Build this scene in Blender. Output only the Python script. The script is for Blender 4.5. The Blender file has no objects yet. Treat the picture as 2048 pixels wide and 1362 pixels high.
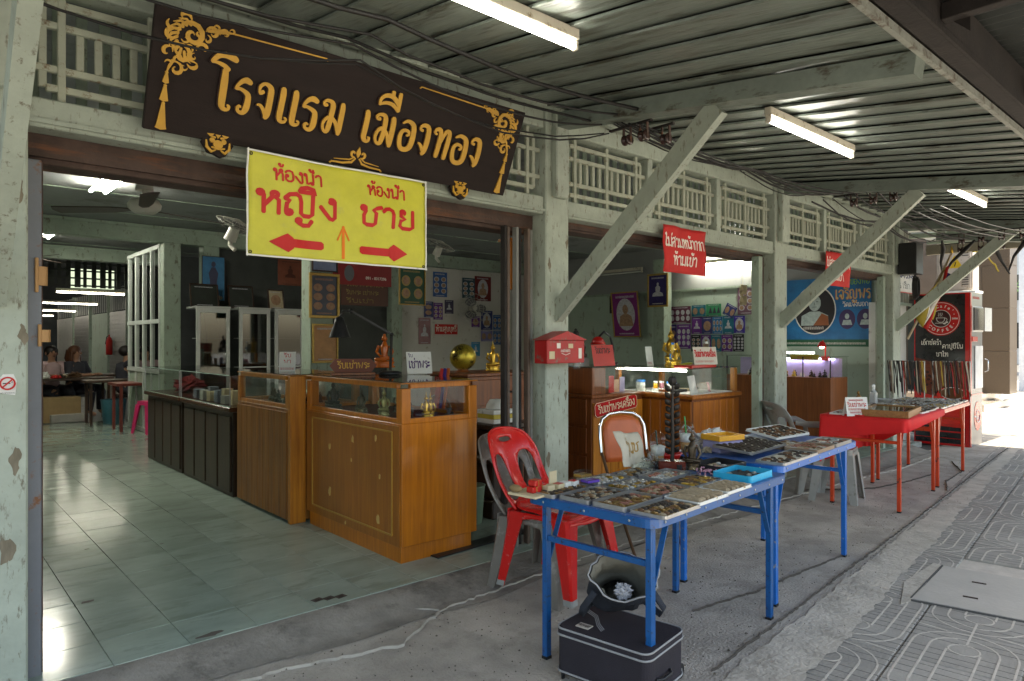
import bpy, bmesh, math, random
from mathutils import Vector, Matrix
R = math.radians
random.seed(7)
rnd = random.uniform
SC = bpy.context.scene
COL = SC.collection

# ------------------------------------------------------------- camera, sky, sun, exposure
cam = bpy.data.objects.new('camera', bpy.data.cameras.new('camera'))
COL.objects.link(cam)
cam.location = (0, 0, 1.42)
cam.rotation_euler = (R(90), 0, -R(41.7))
cam.data.lens = 24.05
cam.data.sensor_width = 36
cam.data.shift_y = 0.001
cam.data.clip_start = 0.05
cam.data.clip_end = 500
SC.camera = cam
SUN_EL, SUN_AZ = 75, 162          # degrees; azimuth of the sun measured clockwise from +Y
world = bpy.data.worlds.new('World')
SC.world = world
world.use_nodes = True
wn = world.node_tree
sky = wn.nodes.new('ShaderNodeTexSky')
sky.sky_type = 'NISHITA'
sky.sun_disc = False
sky.sun_elevation = R(SUN_EL)
sky.sun_rotation = R(SUN_AZ)
sky.dust_density = 3.0
sky.air_density = 1.2
wn.links.new(sky.outputs[0], wn.nodes['Background'].inputs[0])
wn.nodes['Background'].inputs[1].default_value = 0.14
sun = bpy.data.objects.new('sun', bpy.data.lights.new('sun', 'SUN'))
COL.objects.link(sun)
sun.data.energy = 3.6
sun.data.angle = R(0.5)
sun.data.color = (1, .95, .86)
_az, _el = R(SUN_AZ), R(SUN_EL)
_d = Vector((math.sin(_az) * math.cos(_el), math.cos(_az) * math.cos(_el), math.sin(_el)))
sun.rotation_euler = _d.to_track_quat('Z', 'Y').to_euler()
SC.view_settings.view_transform = 'Standard'
SC.view_settings.look = 'None'
SC.view_settings.gamma = 1
SC.view_settings.use_curve_mapping = False
SC.view_settings.exposure = 1.95
SC.view_settings.use_white_balance = True
SC.view_settings.white_balance_temperature = 7050
SC.view_settings.white_balance_tint = 8
SC.cycles.max_bounces = 8
SC.cycles.transparent_max_bounces = 16
SC.cycles.sample_clamp_indirect = 4

# ------------------------------------------------------------- helpers
class MB:
    """collects shapes into one mesh"""
    def __init__(s): s.v = []; s.f = []; s.m = []; s.sm = []; s.T = Matrix.Identity(4); s.mi = 0
    def add(s, vs, fs, smooth=False):
        n = len(s.v); T = s.T
        s.v += [tuple(T @ Vector(p)) for p in vs]
        s.f += [tuple(n + i for i in f) for f in fs]
        s.m += [s.mi] * len(fs); s.sm += [smooth] * len(fs)
        return s
    def box(s, x0, y0, z0, x1, y1, z1, b=0):
        if b <= 0:
            return s.add([(x0,y0,z0),(x1,y0,z0),(x1,y1,z0),(x0,y1,z0),(x0,y0,z1),(x1,y0,z1),(x1,y1,z1),(x0,y1,z1)],
                  [(0,3,2,1),(4,5,6,7),(0,1,5,4),(1,2,6,5),(2,3,7,6),(3,0,4,7)])
        b = min(b, (x1-x0)*.45, (y1-y0)*.45, (z1-z0)*.45)
        vs = []; X=(x0,x1); Y=(y0,y1); Z=(z0,z1); idx={}
        for i in (0,1):
            for j in (0,1):
                for k in (0,1):
                    sx=b*(1-2*i); sy=b*(1-2*j); sz=b*(1-2*k)
                    for a,(p) in enumerate(((X[i],Y[j]+sy,Z[k]+sz),(X[i]+sx,Y[j],Z[k]+sz),(X[i]+sx,Y[j]+sy,Z[k]))):
                        idx[i,j,k,a]=len(vs); vs.append(p)
        fs=[]
        def q(*l): fs.append(tuple(idx[t] for t in l))
        q((0,0,0,0),(0,0,1,0),(0,1,1,0),(0,1,0,0)); q((1,0,0,0),(1,1,0,0),(1,1,1,0),(1,0,1,0))
        q((0,0,0,1),(1,0,0,1),(1,0,1,1),(0,0,1,1)); q((0,1,0,1),(0,1,1,1),(1,1,1,1),(1,1,0,1))
        q((0,0,0,2),(0,1,0,2),(1,1,0,2),(1,0,0,2)); q((0,0,1,2),(1,0,1,2),(1,1,1,2),(0,1,1,2))
        for j in (0,1):
            for k in (0,1): q((0,j,k,1),(1,j,k,1),(1,j,k,2),(0,j,k,2))
        for i in (0,1):
            for k in (0,1): q((i,0,k,0),(i,1,k,0),(i,1,k,2),(i,0,k,2))
            for j in (0,1): q((i,j,0,0),(i,j,1,0),(i,j,1,1),(i,j,0,1))
        for i in (0,1):
            for j in (0,1):
                for k in (0,1): q((i,j,k,0),(i,j,k,1),(i,j,k,2))
        return s.add(vs, fs)
    def bar(s, p0, p1, w, h, up=(0,0,1)):
        p0, p1 = Vector(p0), Vector(p1); d = (p1-p0).normalized(); up = Vector(up)
        if abs(d.dot(up)) > .98: up = Vector((0,1,0))
        sx = d.cross(up).normalized()*w/2; sy = sx.cross(d).normalized()*h/2
        vs = [p+a*sx+c*sy for p in (p0,p1) for a,c in ((-1,-1),(1,-1),(1,1),(-1,1))]
        return s.add(vs, [(0,1,2,3),(7,6,5,4),(0,4,5,1),(1,5,6,2),(2,6,7,3),(3,7,4,0)])
    def cyl(s, p0, p1, r0, r1=None, n=12, cap=True):
        return s.tube([p0, p1], [r0, r0 if r1 is None else r1], n, cap)
    def tube(s, pts, r, n=8, cap=True, flat=None):
        pts = [Vector(p) for p in pts]; k = len(pts)
        rs = list(r) if hasattr(r, '__len__') else [r]*k
        vs = []; fs = []; ref = None
        for i, p in enumerate(pts):
            d = (pts[min(i+1,k-1)] - pts[max(i-1,0)])
            d = d.normalized() if d.length > 1e-9 else Vector((0,0,1))
            if ref is None: ref = Vector((0,0,1)) if abs(d.z) < .9 else Vector((1,0,0))
            a = d.cross(ref)
            if a.length < 1e-6: a = d.orthogonal()
            a.normalize(); c = a.cross(d).normalized(); ref = c
            for j in range(n):
                t = 2*math.pi*j/n
                vs.append(p + (a*math.cos(t) + c*math.sin(t)*(1 if flat is None else flat))*rs[i])
        for i in range(k-1):
            for j in range(n):
                fs.append((i*n+j, i*n+(j+1)%n, (i+1)*n+(j+1)%n, (i+1)*n+j))
        s.add(vs, fs, True)
        if cap:
            s.add([vs[j] for j in range(n)], [tuple(range(n-1,-1,-1))])
            s.add([vs[(k-1)*n+j] for j in range(n)], [tuple(range(n))])
        return s
    def lathe(s, prof, c=(0,0,0), n=16, sx=1, sy=1):
        vs = []; fs = []
        for r, z in prof:
            for j in range(n):
                t = 2*math.pi*j/n
                vs.append((c[0]+r*sx*math.cos(t), c[1]+r*sy*math.sin(t), c[2]+z))
        for i in range(len(prof)-1):
            for j in range(n):
                fs.append((i*n+j, i*n+(j+1)%n, (i+1)*n+(j+1)%n, (i+1)*n+j))
        return s.add(vs, fs, True)
    def ball(s, c, rx, ry=None, rz=None, n=10, m=6):
        ry = rx if ry is None else ry; rz = rx if rz is None else rz
        pr = [(math.sin(math.pi*i/m), -math.cos(math.pi*i/m)) for i in range(m+1)]
        vs = []; fs = []
        for a, z in pr:
            for j in range(n):
                t = 2*math.pi*j/n; vs.append((c[0]+rx*a*math.cos(t), c[1]+ry*a*math.sin(t), c[2]+rz*z))
        for i in range(m):
            for j in range(n): fs.append((i*n+j, i*n+(j+1)%n, (i+1)*n+(j+1)%n, (i+1)*n+j))
        return s.add(vs, fs, True)
    def prism(s, poly, z0, z1):
        """poly in xy, extruded in z"""
        n = len(poly)
        vs = [(x,y,z0) for x,y in poly]+[(x,y,z1) for x,y in poly]
        return s.add(vs, [tuple(range(n-1,-1,-1)), tuple(range(n,2*n))]+[(i,(i+1)%n,n+(i+1)%n,n+i) for i in range(n)])
    def disc(s, cx, cy, rx, ry, z0, z1, n=20):
        return s.prism([(cx+rx*math.cos(2*math.pi*i/n), cy+ry*math.sin(2*math.pi*i/n)) for i in range(n)], z0, z1)
    def ribbon(s, pts, w, z0, z1, ramp=.0004):
        """stroke of varying width lying in xy, thickness z0..z1"""
        P = [Vector((p[0],p[1])) for p in pts]; k = len(P)
        ws = list(w) if hasattr(w,'__len__') else [w]*k
        ins = (P[1]-P[0]).normalized()*ws[0]*.3; oute = (P[-1]-P[-2]).normalized()*ws[-1]*.3
        P = [P[0]-ins]+P+[P[-1]+oute]; ws = [ws[0]*.55]+ws+[ws[-1]*.55]; k += 2
        vs = []; fs = []
        for i in range(k):
            d = P[min(i+1,k-1)]-P[max(i-1,0)]
            d = d.normalized() if d.length > 1e-9 else Vector((1,0))
            nn = Vector((-d.y,d.x))*ws[i]/2; zz = z1+ramp*i
            a = P[i]+nn; b = P[i]-nn
            vs += [(a.x,a.y,z0),(a.x,a.y,zz),(b.x,b.y,zz),(b.x,b.y,z0)]
        for i in range(k-1):
            o = 4*i
            fs += [(o+1,o+2,o+6,o+5),(o,o+1,o+5,o+4),(o+2,o+3,o+7,o+6)]
        fs += [(0,3,2,1),(4*k-4,4*k-3,4*k-2,4*k-1)]
        return s.add(vs, fs)
    def build(s, name, mat, parent=None, loc=None, rot=None, kind=None, smooth=None, me=None):
        me = me or bpy.data.meshes.new(name)
        me.from_pydata(s.v, [], s.f)
        mats = mat if isinstance(mat, (list, tuple)) else [mat]
        for m in mats: me.materials.append(m)
        me.polygons.foreach_set('material_index', s.m)
        me.polygons.foreach_set('use_smooth', s.sm if smooth is None else [smooth]*len(s.f))
        me.update()
        return link(name, me, parent, loc, rot, kind)

def link(name, me, parent=None, loc=None, rot=None, kind=None):
    o = bpy.data.objects.new(name, me); COL.objects.link(o)
    if parent is not None: o.parent = parent
    if loc is not None: o.location = loc
    if rot is not None: o.rotation_euler = rot
    if kind: o['kind'] = kind
    return o
def tag(o, label, cat=None, group=None):
    o['label'] = label
    if cat: o['category'] = cat
    if group: o['group'] = group
    return o
def thing(name, label, cat, loc=(0,0,0), rz=0, group=None, rot=None):
    o = bpy.data.objects.new(name, None); COL.objects.link(o)
    o.empty_display_size = .1
    o.location = loc; o.rotation_euler = rot if rot is not None else (0,0,rz)
    return tag(o, label, cat, group)
def copy_tree(o, parent=None):
    c = o.copy(); COL.objects.link(c)
    if parent is not None: c.parent = parent
    for ch in [x for x in o.children]: copy_tree(ch, c)
    return c
def again(o, label, loc, rz=None, group=None):
    c = copy_tree(o); c.location = loc
    if rz is not None: c.rotation_euler = (0,0,rz) if not hasattr(rz,'__len__') else rz
    c['label'] = label
    if group: c['group'] = group
    return c

# ------------------------------------------------------------- materials
MATS = {}
def _lk(nt, a, b): nt.links.new(a, b)
def mat(name, col, rough=.6, metal=0, var=.12, scale=6, bump=0, bscale=40, dirt=None, stretch=(1,1,1), coat=0, emis=None, alpha=None, trans=0, rnd_obj=0):
    """base colour with two scales of mottling, optional worn/dirty patches: dirt=(colour, amount, scale[, stretch])"""
    if name in MATS: return MATS[name]
    m = bpy.data.materials.new(name); m.use_nodes = True; MATS[name] = m
    nt = m.node_tree; N = nt.nodes; bs = N['Principled BSDF']
    if metal < .3: bs.inputs['Specular IOR Level'].default_value = .4
    bs.inputs['Roughness'].default_value = rough; bs.inputs['Metallic'].default_value = metal
    if coat: bs.inputs['Coat Weight'].default_value = coat; bs.inputs['Coat Roughness'].default_value = .12
    if trans: bs.inputs['Transmission Weight'].default_value = trans
    tc = N.new('ShaderNodeTexCoord'); mp = N.new('ShaderNodeMapping'); mp.inputs['Scale'].default_value = stretch
    _lk(nt, tc.outputs['Object'], mp.inputs[0])
    no = N.new('ShaderNodeTexNoise'); no.inputs['Scale'].default_value = scale; no.inputs['Detail'].default_value = 7; no.inputs['Roughness'].default_value = .65
    _lk(nt, mp.outputs[0], no.inputs['Vector'])
    if rnd_obj:
        oj = N.new('ShaderNodeObjectInfo'); vm = N.new('ShaderNodeVectorMath'); vm.operation = 'MULTIPLY_ADD'
        vm.inputs[1].default_value = (37, 53, 11); _lk(nt, oj.outputs['Random'], vm.inputs[0]); _lk(nt, mp.outputs[0], vm.inputs[2]); _lk(nt, vm.outputs[0], no.inputs['Vector'])
    cr = N.new('ShaderNodeValToRGB'); cr.color_ramp.elements[0].position = .3; cr.color_ramp.elements[1].position = .7
    a = [max(0, c*(1-var)) for c in col]; b = [min(1, c*(1+var)) for c in col]
    cr.color_ramp.elements[0].color = (*a, 1); cr.color_ramp.elements[1].color = (*b, 1)
    _lk(nt, no.outputs[0], cr.inputs[0]); out = cr.outputs[0]
    if rnd_obj:
        oi = N.new('ShaderNodeObjectInfo'); hs = N.new('ShaderNodeHueSaturation'); mr = N.new('ShaderNodeMapRange')
        mr.inputs['To Min'].default_value = 1-rnd_obj; mr.inputs['To Max'].default_value = 1+rnd_obj
        _lk(nt, oi.outputs['Random'], mr.inputs[0]); _lk(nt, mr.outputs[0], hs.inputs['Value']); _lk(nt, out, hs.inputs['Color']); out = hs.outputs[0]
    if dirt:
        dc, amt, ds = dirt[:3]
        mp2 = N.new('ShaderNodeMapping'); mp2.inputs['Scale'].default_value = dirt[3] if len(dirt) > 3 else (1,1,1)
        _lk(nt, tc.outputs['Object'], mp2.inputs[0])
        n2 = N.new('ShaderNodeTexNoise'); n2.inputs['Scale'].default_value = ds; n2.inputs['Detail'].default_value = 9; n2.inputs['Roughness'].default_value = .7
        _lk(nt, mp2.outputs[0], n2.inputs['Vector'])
        if rnd_obj:
            v2 = N.new('ShaderNodeVectorMath'); v2.operation = 'MULTIPLY_ADD'; v2.inputs[1].default_value = (61, 17, 29)
            _lk(nt, oj.outputs['Random'], v2.inputs[0]); _lk(nt, mp2.outputs[0], v2.inputs[2]); _lk(nt, v2.outputs[0], n2.inputs['Vector'])
        c2 = N.new('ShaderNodeValToRGB'); c2.color_ramp.elements[0].position = .62-amt*.3; c2.color_ramp.elements[1].position = .70-amt*.22
        _lk(nt, n2.outputs[0], c2.inputs[0])
        mx = N.new('ShaderNodeMix'); mx.data_type = 'RGBA'
        _lk(nt, c2.outputs[0], mx.inputs['Factor']); _lk(nt, out, mx.inputs['A']); mx.inputs['B'].default_value = (*dc, 1)
        out = mx.outputs['Result']
    _lk(nt, out, bs.inputs['Base Color'])
    if bump:
        nb = N.new('ShaderNodeTexNoise'); nb.inputs['Scale'].default_value = bscale; nb.inputs['Detail'].default_value = 6
        _lk(nt, mp.outputs[0], nb.inputs['Vector'])
        bp = N.new('ShaderNodeBump'); bp.inputs['Strength'].default_value = bump; bp.inputs['Distance'].default_value = .01
        _lk(nt, nb.outputs[0], bp.inputs['Height']); _lk(nt, bp.outputs[0], bs.inputs['Normal'])
    if emis:
        bs.inputs['Emission Color'].default_value = (*emis[0], 1); bs.inputs['Emission Strength'].default_value = emis[1]
    if alpha is not None: bs.inputs['Alpha'].default_value = alpha
    return m
def wood(name, c1, c2, rough=.4, axis=2, scale=1, coat=0, bump=.15):
    if name in MATS: return MATS[name]
    st = [28*scale]*3; st[axis] = 1.3*scale
    m = mat(name, c1, rough, var=.05, coat=coat)
    nt = m.node_tree; N = nt.nodes; bs = N['Principled BSDF']
    tc = N.new('ShaderNodeTexCoord'); mp = N.new('ShaderNodeMapping'); mp.inputs['Scale'].default_value = st
    no = N.new('ShaderNodeTexNoise'); no.inputs['Scale'].default_value = 1.6; no.inputs['Detail'].default_value = 8; no.inputs['Roughness'].default_value = .62; no.inputs['Distortion'].default_value = .5
    _lk(nt, tc.outputs['Object'], mp.inputs[0]); _lk(nt, mp.outputs[0], no.inputs['Vector'])
    cr = N.new('ShaderNodeValToRGB'); cr.color_ramp.elements[0].position = .32; cr.color_ramp.elements[1].position = .68
    cr.color_ramp.elements[0].color = (*c2, 1); cr.color_ramp.elements[1].color = (*c1, 1)
    _lk(nt, no.outputs[0], cr.inputs[0])
    n2 = N.new('ShaderNodeTexNoise'); n2.inputs['Scale'].default_value = 2.5; _lk(nt, tc.outputs['Object'], n2.inputs['Vector'])
    mr = N.new('ShaderNodeMapRange'); mr.inputs['To Min'].default_value = .65; mr.inputs['To Max'].default_value = 1.3; _lk(nt, n2.outputs[0], mr.inputs[0])
    hs = N.new('ShaderNodeHueSaturation'); _lk(nt, cr.outputs[0], hs.inputs['Color']); _lk(nt, mr.outputs[0], hs.inputs['Value'])
    _lk(nt, hs.outputs[0], bs.inputs['Base Color'])
    bp = N.new('ShaderNodeBump'); bp.inputs['Strength'].default_value = bump; bp.inputs['Distance'].default_value = .004
    _lk(nt, no.outputs[0], bp.inputs['Height']); _lk(nt, bp.outputs[0], bs.inputs['Normal'])
    return m
def glassy(name, tint=(.9,.97,.93), rough=.02, fac=1.0):
    if name in MATS: return MATS[name]
    m = bpy.data.materials.new(name); m.use_nodes = True; MATS[name] = m
    nt = m.node_tree; N = nt.nodes; N.remove(N['Principled BSDF'])
    tr = N.new('ShaderNodeBsdfTransparent'); tr.inputs[0].default_value = (*tint, 1)
    gl = N.new('ShaderNodeBsdfGlossy'); gl.inputs['Roughness'].default_value = rough
    lw = N.new('ShaderNodeLayerWeight'); lw.inputs[0].default_value = .5
    pw = N.new('ShaderNodeMath'); pw.operation = 'POWER'; pw.inputs[1].default_value = 4; _lk(nt, lw.outputs['Facing'], pw.inputs[0])
    fr = N.new('ShaderNodeMath'); fr.operation = 'MULTIPLY_ADD'; fr.inputs[1].default_value = .7; fr.inputs[2].default_value = .05; _lk(nt, pw.outputs[0], fr.inputs[0])
    mu = N.new('ShaderNodeMath'); mu.operation = 'MULTIPLY'; mu.inputs[1].default_value = fac; mu.use_clamp = True
    mx = N.new('ShaderNodeMixShader'); _lk(nt, fr.outputs[0], mu.inputs[0]); _lk(nt, mu.outputs[0], mx.inputs[0])
    _lk(nt, tr.outputs[0], mx.inputs[1]); _lk(nt, gl.outputs[0], mx.inputs[2]); _lk(nt, mx.outputs[0], N['Material Output'].inputs[0])
    return m
def lamp_mat(name, col, strength):
    return mat(name, (.9,.9,.9), .4, var=0, emis=(col, strength))

GREEN = mat('weathered_green_paint', (.36,.40,.33), .55, var=.16, scale=5, bump=.35, bscale=30, dirt=((.17,.155,.11), .20, 22, (1.6,1.6,.5)), rnd_obj=.09)
GREEN2 = mat('dull_green_paint', (.27,.33,.26), .6, var=.14, scale=4, bump=.2, dirt=((.13,.13,.09), .18, 16, (1,1,.5)))
FRET = mat('cream_green_paint', (.38,.40,.31), .55, var=.12, scale=9, bump=.2, dirt=((.2,.15,.09), .18, 22))
BOARD = mat('ceiling_board_paint', (.165,.19,.165), .30, var=.2, scale=4, bump=.4, bscale=12, stretch=(3,.7,1), dirt=((.06,.06,.045), .33, 5, (4,.5,1)), rnd_obj=.14)
RUST = mat('rusty_steel', (.07,.042,.032), .75, var=.35, scale=8, bump=.4, dirt=((.14,.055,.025), .25, 6, (.3,1,3)))
DARKSTEEL = mat('dark_rusty_steel', (.018,.014,.012), .8, var=.4, scale=6, bump=.3)
WHITE = mat('white_paint', (.72,.72,.68), .6, var=.06, scale=4, dirt=((.35,.33,.28), .12, 6))
BLACK = mat('black_plastic', (.015,.015,.016), .4, var=.3)
CABLE = mat('black_cable', (.012,.011,.010), .6, var=.3, scale=3)
CHROME = mat('chrome', (.75,.75,.76), .12, metal=1, var=.05)
STEEL = mat('tray_steel', (.42,.43,.44), .33, metal=.85, var=.15, scale=14, bump=.15)
GLASS = glassy('clear_glass', (.98,.99,.985), fac=.8)
TUBE = lamp_mat('fluorescent_tube', (1.0,1.0,.95), 7.0)
FARTUBE = lamp_mat('hall_tube', (1.0,.96,.86), 10.0)
FIXT = mat('lamp_fixture_enamel', (.60,.55,.45), .45, var=.1, dirt=((.25,.18,.1), .2, 20))
# ------------------------------------------------------------- ground, pavement, floor
ASPH = mat('worn_concrete', (.41,.37,.315), .9, var=.28, scale=2.6, bump=1, bscale=70, dirt=((.31,.28,.235), .38, 3.2))
SAND = mat('sandy_mortar', (.46,.42,.355), .9, var=.18, scale=5, bump=.9, bscale=45, dirt=((.34,.31,.26), .38, 3.5))
ROAD = mat('sunlit_road', (.13,.125,.115), .9, var=.1, scale=1)
g = MB(); g.add([(-60,-60,-.03),(90,-60,-.03),(90,60,-.03),(-60,60,-.03)], [(0,1,2,3)])
g.build('ground', ROAD, kind='structure')
# rough forecourt concrete, a grid with slight unevenness
def uneven(name, m, x0, x1, ylo, yhi, nx, ny, z, amp, fz=None):
    import mathutils.noise as mn
    mb = MB(); vs = []; fs = []
    for i in range(nx+1):
        x = x0+(x1-x0)*i/nx
        for j in range(ny+1):
            a, b = ylo(x), yhi(x); y = a+(b-a)*j/ny
            zz = z + amp*mn.noise(Vector((x*1.3,y*1.3,z*50))) + amp*.5*mn.noise(Vector((x*5,y*5,3)))
            if fz: zz += fz(x, y)
            vs.append((x,y,zz))
    for i in range(nx):
        for j in range(ny):
            o = i*(ny+1)+j; fs.append((o,o+ny+1,o+ny+2,o+1))
    mb.add(vs, fs, True)
    return mb.build(name, m, kind='structure')
PL = lambda x: 1.30 + .0985*x           # edge between forecourt and mortar strip
PR = lambda x: 1.02 + .1165*x + .008*math.sin(x*9) + .008*math.sin(x*3.1) + .007*math.sin(x*31) + .005*math.sin(x*57)   # ragged edge of the patterned paving
uneven('pavement_forecourt', ASPH, -.6, 12.1, lambda x: PL(x)-.02, lambda x: 3.02+.05*math.sin(x*1.3), 160, 24, 0, .0018)
uneven('pavement_strip', SAND, -.6, 12.1, lambda x: PR(x)-.03, lambda x: PL(x)+.007*math.sin(x*14)+.005*math.sin(x*5)+.005*math.sin(x*41), 420, 8, .008, .0010)
uneven('pavement_end', SAND, 12.1, 30, lambda x: -6, lambda x: 9, 60, 30, .002, .004)
# sloping sill in front of the tiled floor
def sill_z(x, y): return max(0, min(1, (y-3.0)/.2))*.052
SILL = mat('dark_sill_concrete', (.25,.228,.195), .85, var=.3, scale=4, bump=.8, bscale=50, dirt=((.15,.135,.115), .3, 3))
uneven('pavement_sill', SILL, -.6, 9.9, lambda x: 2.93+.035*math.sin(x*2.1)+.02*math.sin(x*7), lambda x: 3.262, 180, 8, .004, .003, sill_z)
# pale broken mortar crack along the sill and two finer ones
cr = MB(); CRACKM = mat('pale_crack_mortar', (.42,.385,.33), .95, var=.2, bump=.8)
def crack(pts, w, seed, j=1.0):
    random.seed(seed); P = []; W = []
    for a, b in zip(pts, pts[1:]):
        n = max(2, int(math.dist(a,b)/.035))
        for k in range(n):
            t = k/n; P.append((a[0]+(b[0]-a[0])*t+rnd(-.01,.01)*j, a[1]+(b[1]-a[1])*t+rnd(-.014,.014)*j)); W.append(w*(rnd(.1,1.0) if rnd(0,1) > .25 else .05))
    cr.ribbon(P, W, .0, .0135, 0)
crack([(.1,2.93),(.8,2.90),(1.2,2.86),(1.75,2.72),(2.1,2.93),(2.6,2.97),(3.3,3.02),(4.4,3.03),(5.6,2.98),(7.2,2.9),(8.4,2.8),(9.7,2.85)], .014, 3)
crack([(2.1,2.93),(2.0,3.06),(2.03,3.2)], .005, 5)
DK = MB()
def crack2(pts, w, seed):
    global cr
    keep = cr; cr = DK; crack(pts, w, seed, .45); cr = keep
crack2([(2.6,1.62),(4.6,1.80),(6.6,1.98),(8.4,2.16),(11,2.41)], .0030, 8)
crack2([(3.1,2.05),(3.6,1.97),(4.2,1.95),(4.7,1.92)], .0018, 9)
crack2([(6.4,3.0),(7.0,2.6),(7.6,2.5),(8.4,2.45)], .003, 10)
crack2([(7.4,2.1),(7.9,2.25),(8.6,2.3),(9.3,2.6)], .003, 11)
cr.build('pavement_crack', CRACKM, kind='structure')
DK.build('pavement_joint', mat('dark_joint_dirt', (.07,.06,.05), 1), kind='structure')
# grit and small litter lying on the concrete
random.seed(99); q = MB()
for k in range(1500):
    x = .8+rnd(0,1)**1.6*9; y = PR(x)+rnd(0,1)*1.7; s = rnd(.0015,.0055)*(1 if rnd(0,1) < .93 else 1.8); a = rnd(0,3)
    if y > 2.95: continue
    c_, s_ = math.cos(a)*s, math.sin(a)*s
    q.add([(x-c_,y-s_,.006),(x+s_,y-c_*.8,.006),(x+c_,y+s_*.7,.006),(x-s_,y+c_,.006),(x,y,.008+s*.6)], [(0,1,4),(1,2,4),(2,3,4),(3,0,4)])
o = q.build('grit', mat('dark_grit', (.10,.085,.065), .9, var=.5, scale=20), kind='stuff')
# patterned paving: every slab its own object, grooves filled with sand
PAV = mat('grey_paver', (.30,.283,.248), .85, var=.13, scale=5, bump=.5, bscale=60, rnd_obj=.1, dirt=((.33,.31,.27), .2, 4))
GROOVE = mat('sand_filled_groove', (.50,.455,.39), .95, var=.15, scale=9, bump=.5)
DGROOVE = mat('dark_groove', (.09,.088,.082), .95)
PS = .46
def paver_mesh(flip):
    mb = MB(); h = PS/2-.004
    mb.box(-h,-h,-.03,h,h,0,.004)
    mb.mi = 1; sg = -1 if flip else 1; r0 = .062
    def arc(r, a0, a1, n, w):
        mb.ribbon([(r*math.cos(R(a0+(a1-a0)*i/n))*sg, r*math.sin(R(a0+(a1-a0)*i/n))*sg) for i in range(n+1)], w*.8, -.004, .0012, .00001)
    arc(r0, 0, 360, 16, .009)
    arc(.135, -90, 90, 12, .010); arc(.205, -90, 90, 14, .010)
    for v in (-.205,-.135,-.065,.065,.135,.205):
        mb.ribbon([(-.004*sg if abs(v) > .1 else -.03*sg, v*sg), (-h*sg, v*sg)], .009, -.004, .0016, 0)
    for v in (0,):
        mb.ribbon([(.075*sg, v), (h*sg, v)], .009, -.004, .0014, 0)
    mb.ribbon([(.2*sg,.1*sg),(.215*sg,.17*sg),(h*sg,h*sg)], .008, -.004, .0014, 0)
    mb.mi = 2
    for k in range(-3, 4):
        if k: mb.ribbon([(k*.062, -h), (k*.062, h)], .003, -.004, .0007, 0)
    me = bpy.data.meshes.new('paver'); mb.build('x', [PAV, GROOVE, DGROOVE], me=me)
    o = bpy.data.objects.get('x'); bpy.data.objects.remove(o)
    return me
pm = [paver_mesh(0), paver_mesh(1)]
pave = MB(); pave.add([(-.6,-1.6,-.012),(16.5,-1.6,-.012),(16.5,PR(16.5),-.012),(12.1,PR(12.1)+.02,-.012),(-.6,PR(0),-.012)], [(0,1,2,3,4)])
pave = pave.build('pavement', GROOVE, kind='structure')
PA = math.atan(.118)
ca, sa = math.cos(PA), math.sin(PA)
SLAB = [(4.14,1.344),(4.896,1.407),(5.02,.72),(4.30,.60)]
def in_slab(x, y): return 4.12 < x < 5.06 and .55 < y < 1.42+.09*(x-4.2)
cells = []
for i in range(-2, 38):
    for j in range(-6, 4):
        u = 2.74+i*PS; v = .86+j*PS
        x = u*ca - v*sa + .1; y = u*sa + v*ca - .32
        d = .6652*x+.7467*y; r = .7467*x-.6652*y
        if d < .9 or abs(r) > d*.80+.5 or y > PR(x)+.20 or x > 16: continue
        cells.append((d, x, y, i, j))
cells.sort()
loose = []
for k, (d, x, y, i, j) in enumerate(cells):
    if in_slab(x, y): continue
    # slabs that run under the ragged mortar edge simply dip below it
    o = link('paver', pm[(i+j) % 2], pave, (x, y, 0.0025+rnd(-.001,.001)), (0,0,PA))
sl = MB(); sl.prism(SLAB, -.02, .0085)
slab = sl.build('manhole_slab', mat('smooth_concrete', (.43,.40,.35), .85, var=.08, scale=3, bump=.3), None)
tag(slab, 'plain concrete manhole slab with two lifting slots in the patterned pavement', 'manhole cover')
for (sx, sy) in ((4.697,1.169),(4.397,1.135)):
    s_ = MB(); s_.box(-.035,-.012,0,.035,.012,.001); s_.build('lifting_slot', mat('dark_hole', (.03,.015,.01), .9), slab, (sx,sy,.0088), (0,0,-1.35))
e_ = MB(); e_.ribbon([(4.15,1.352),(4.90,1.418)], .007, .002, .0100, 0); e_.ribbon([(4.12,1.34),(4.28,.60)], .01, .002, .0103, 0); e_.build('edge_joint', MATS['dark_groove'], slab)
m_ = MB(); m_.prism([(4.02,1.36),(4.11,1.34),(4.9,1.42),(4.92,1.47),(4.4,1.47)], -.02, .0075); m_.build('mortar_bed', SAND, slab)

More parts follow.
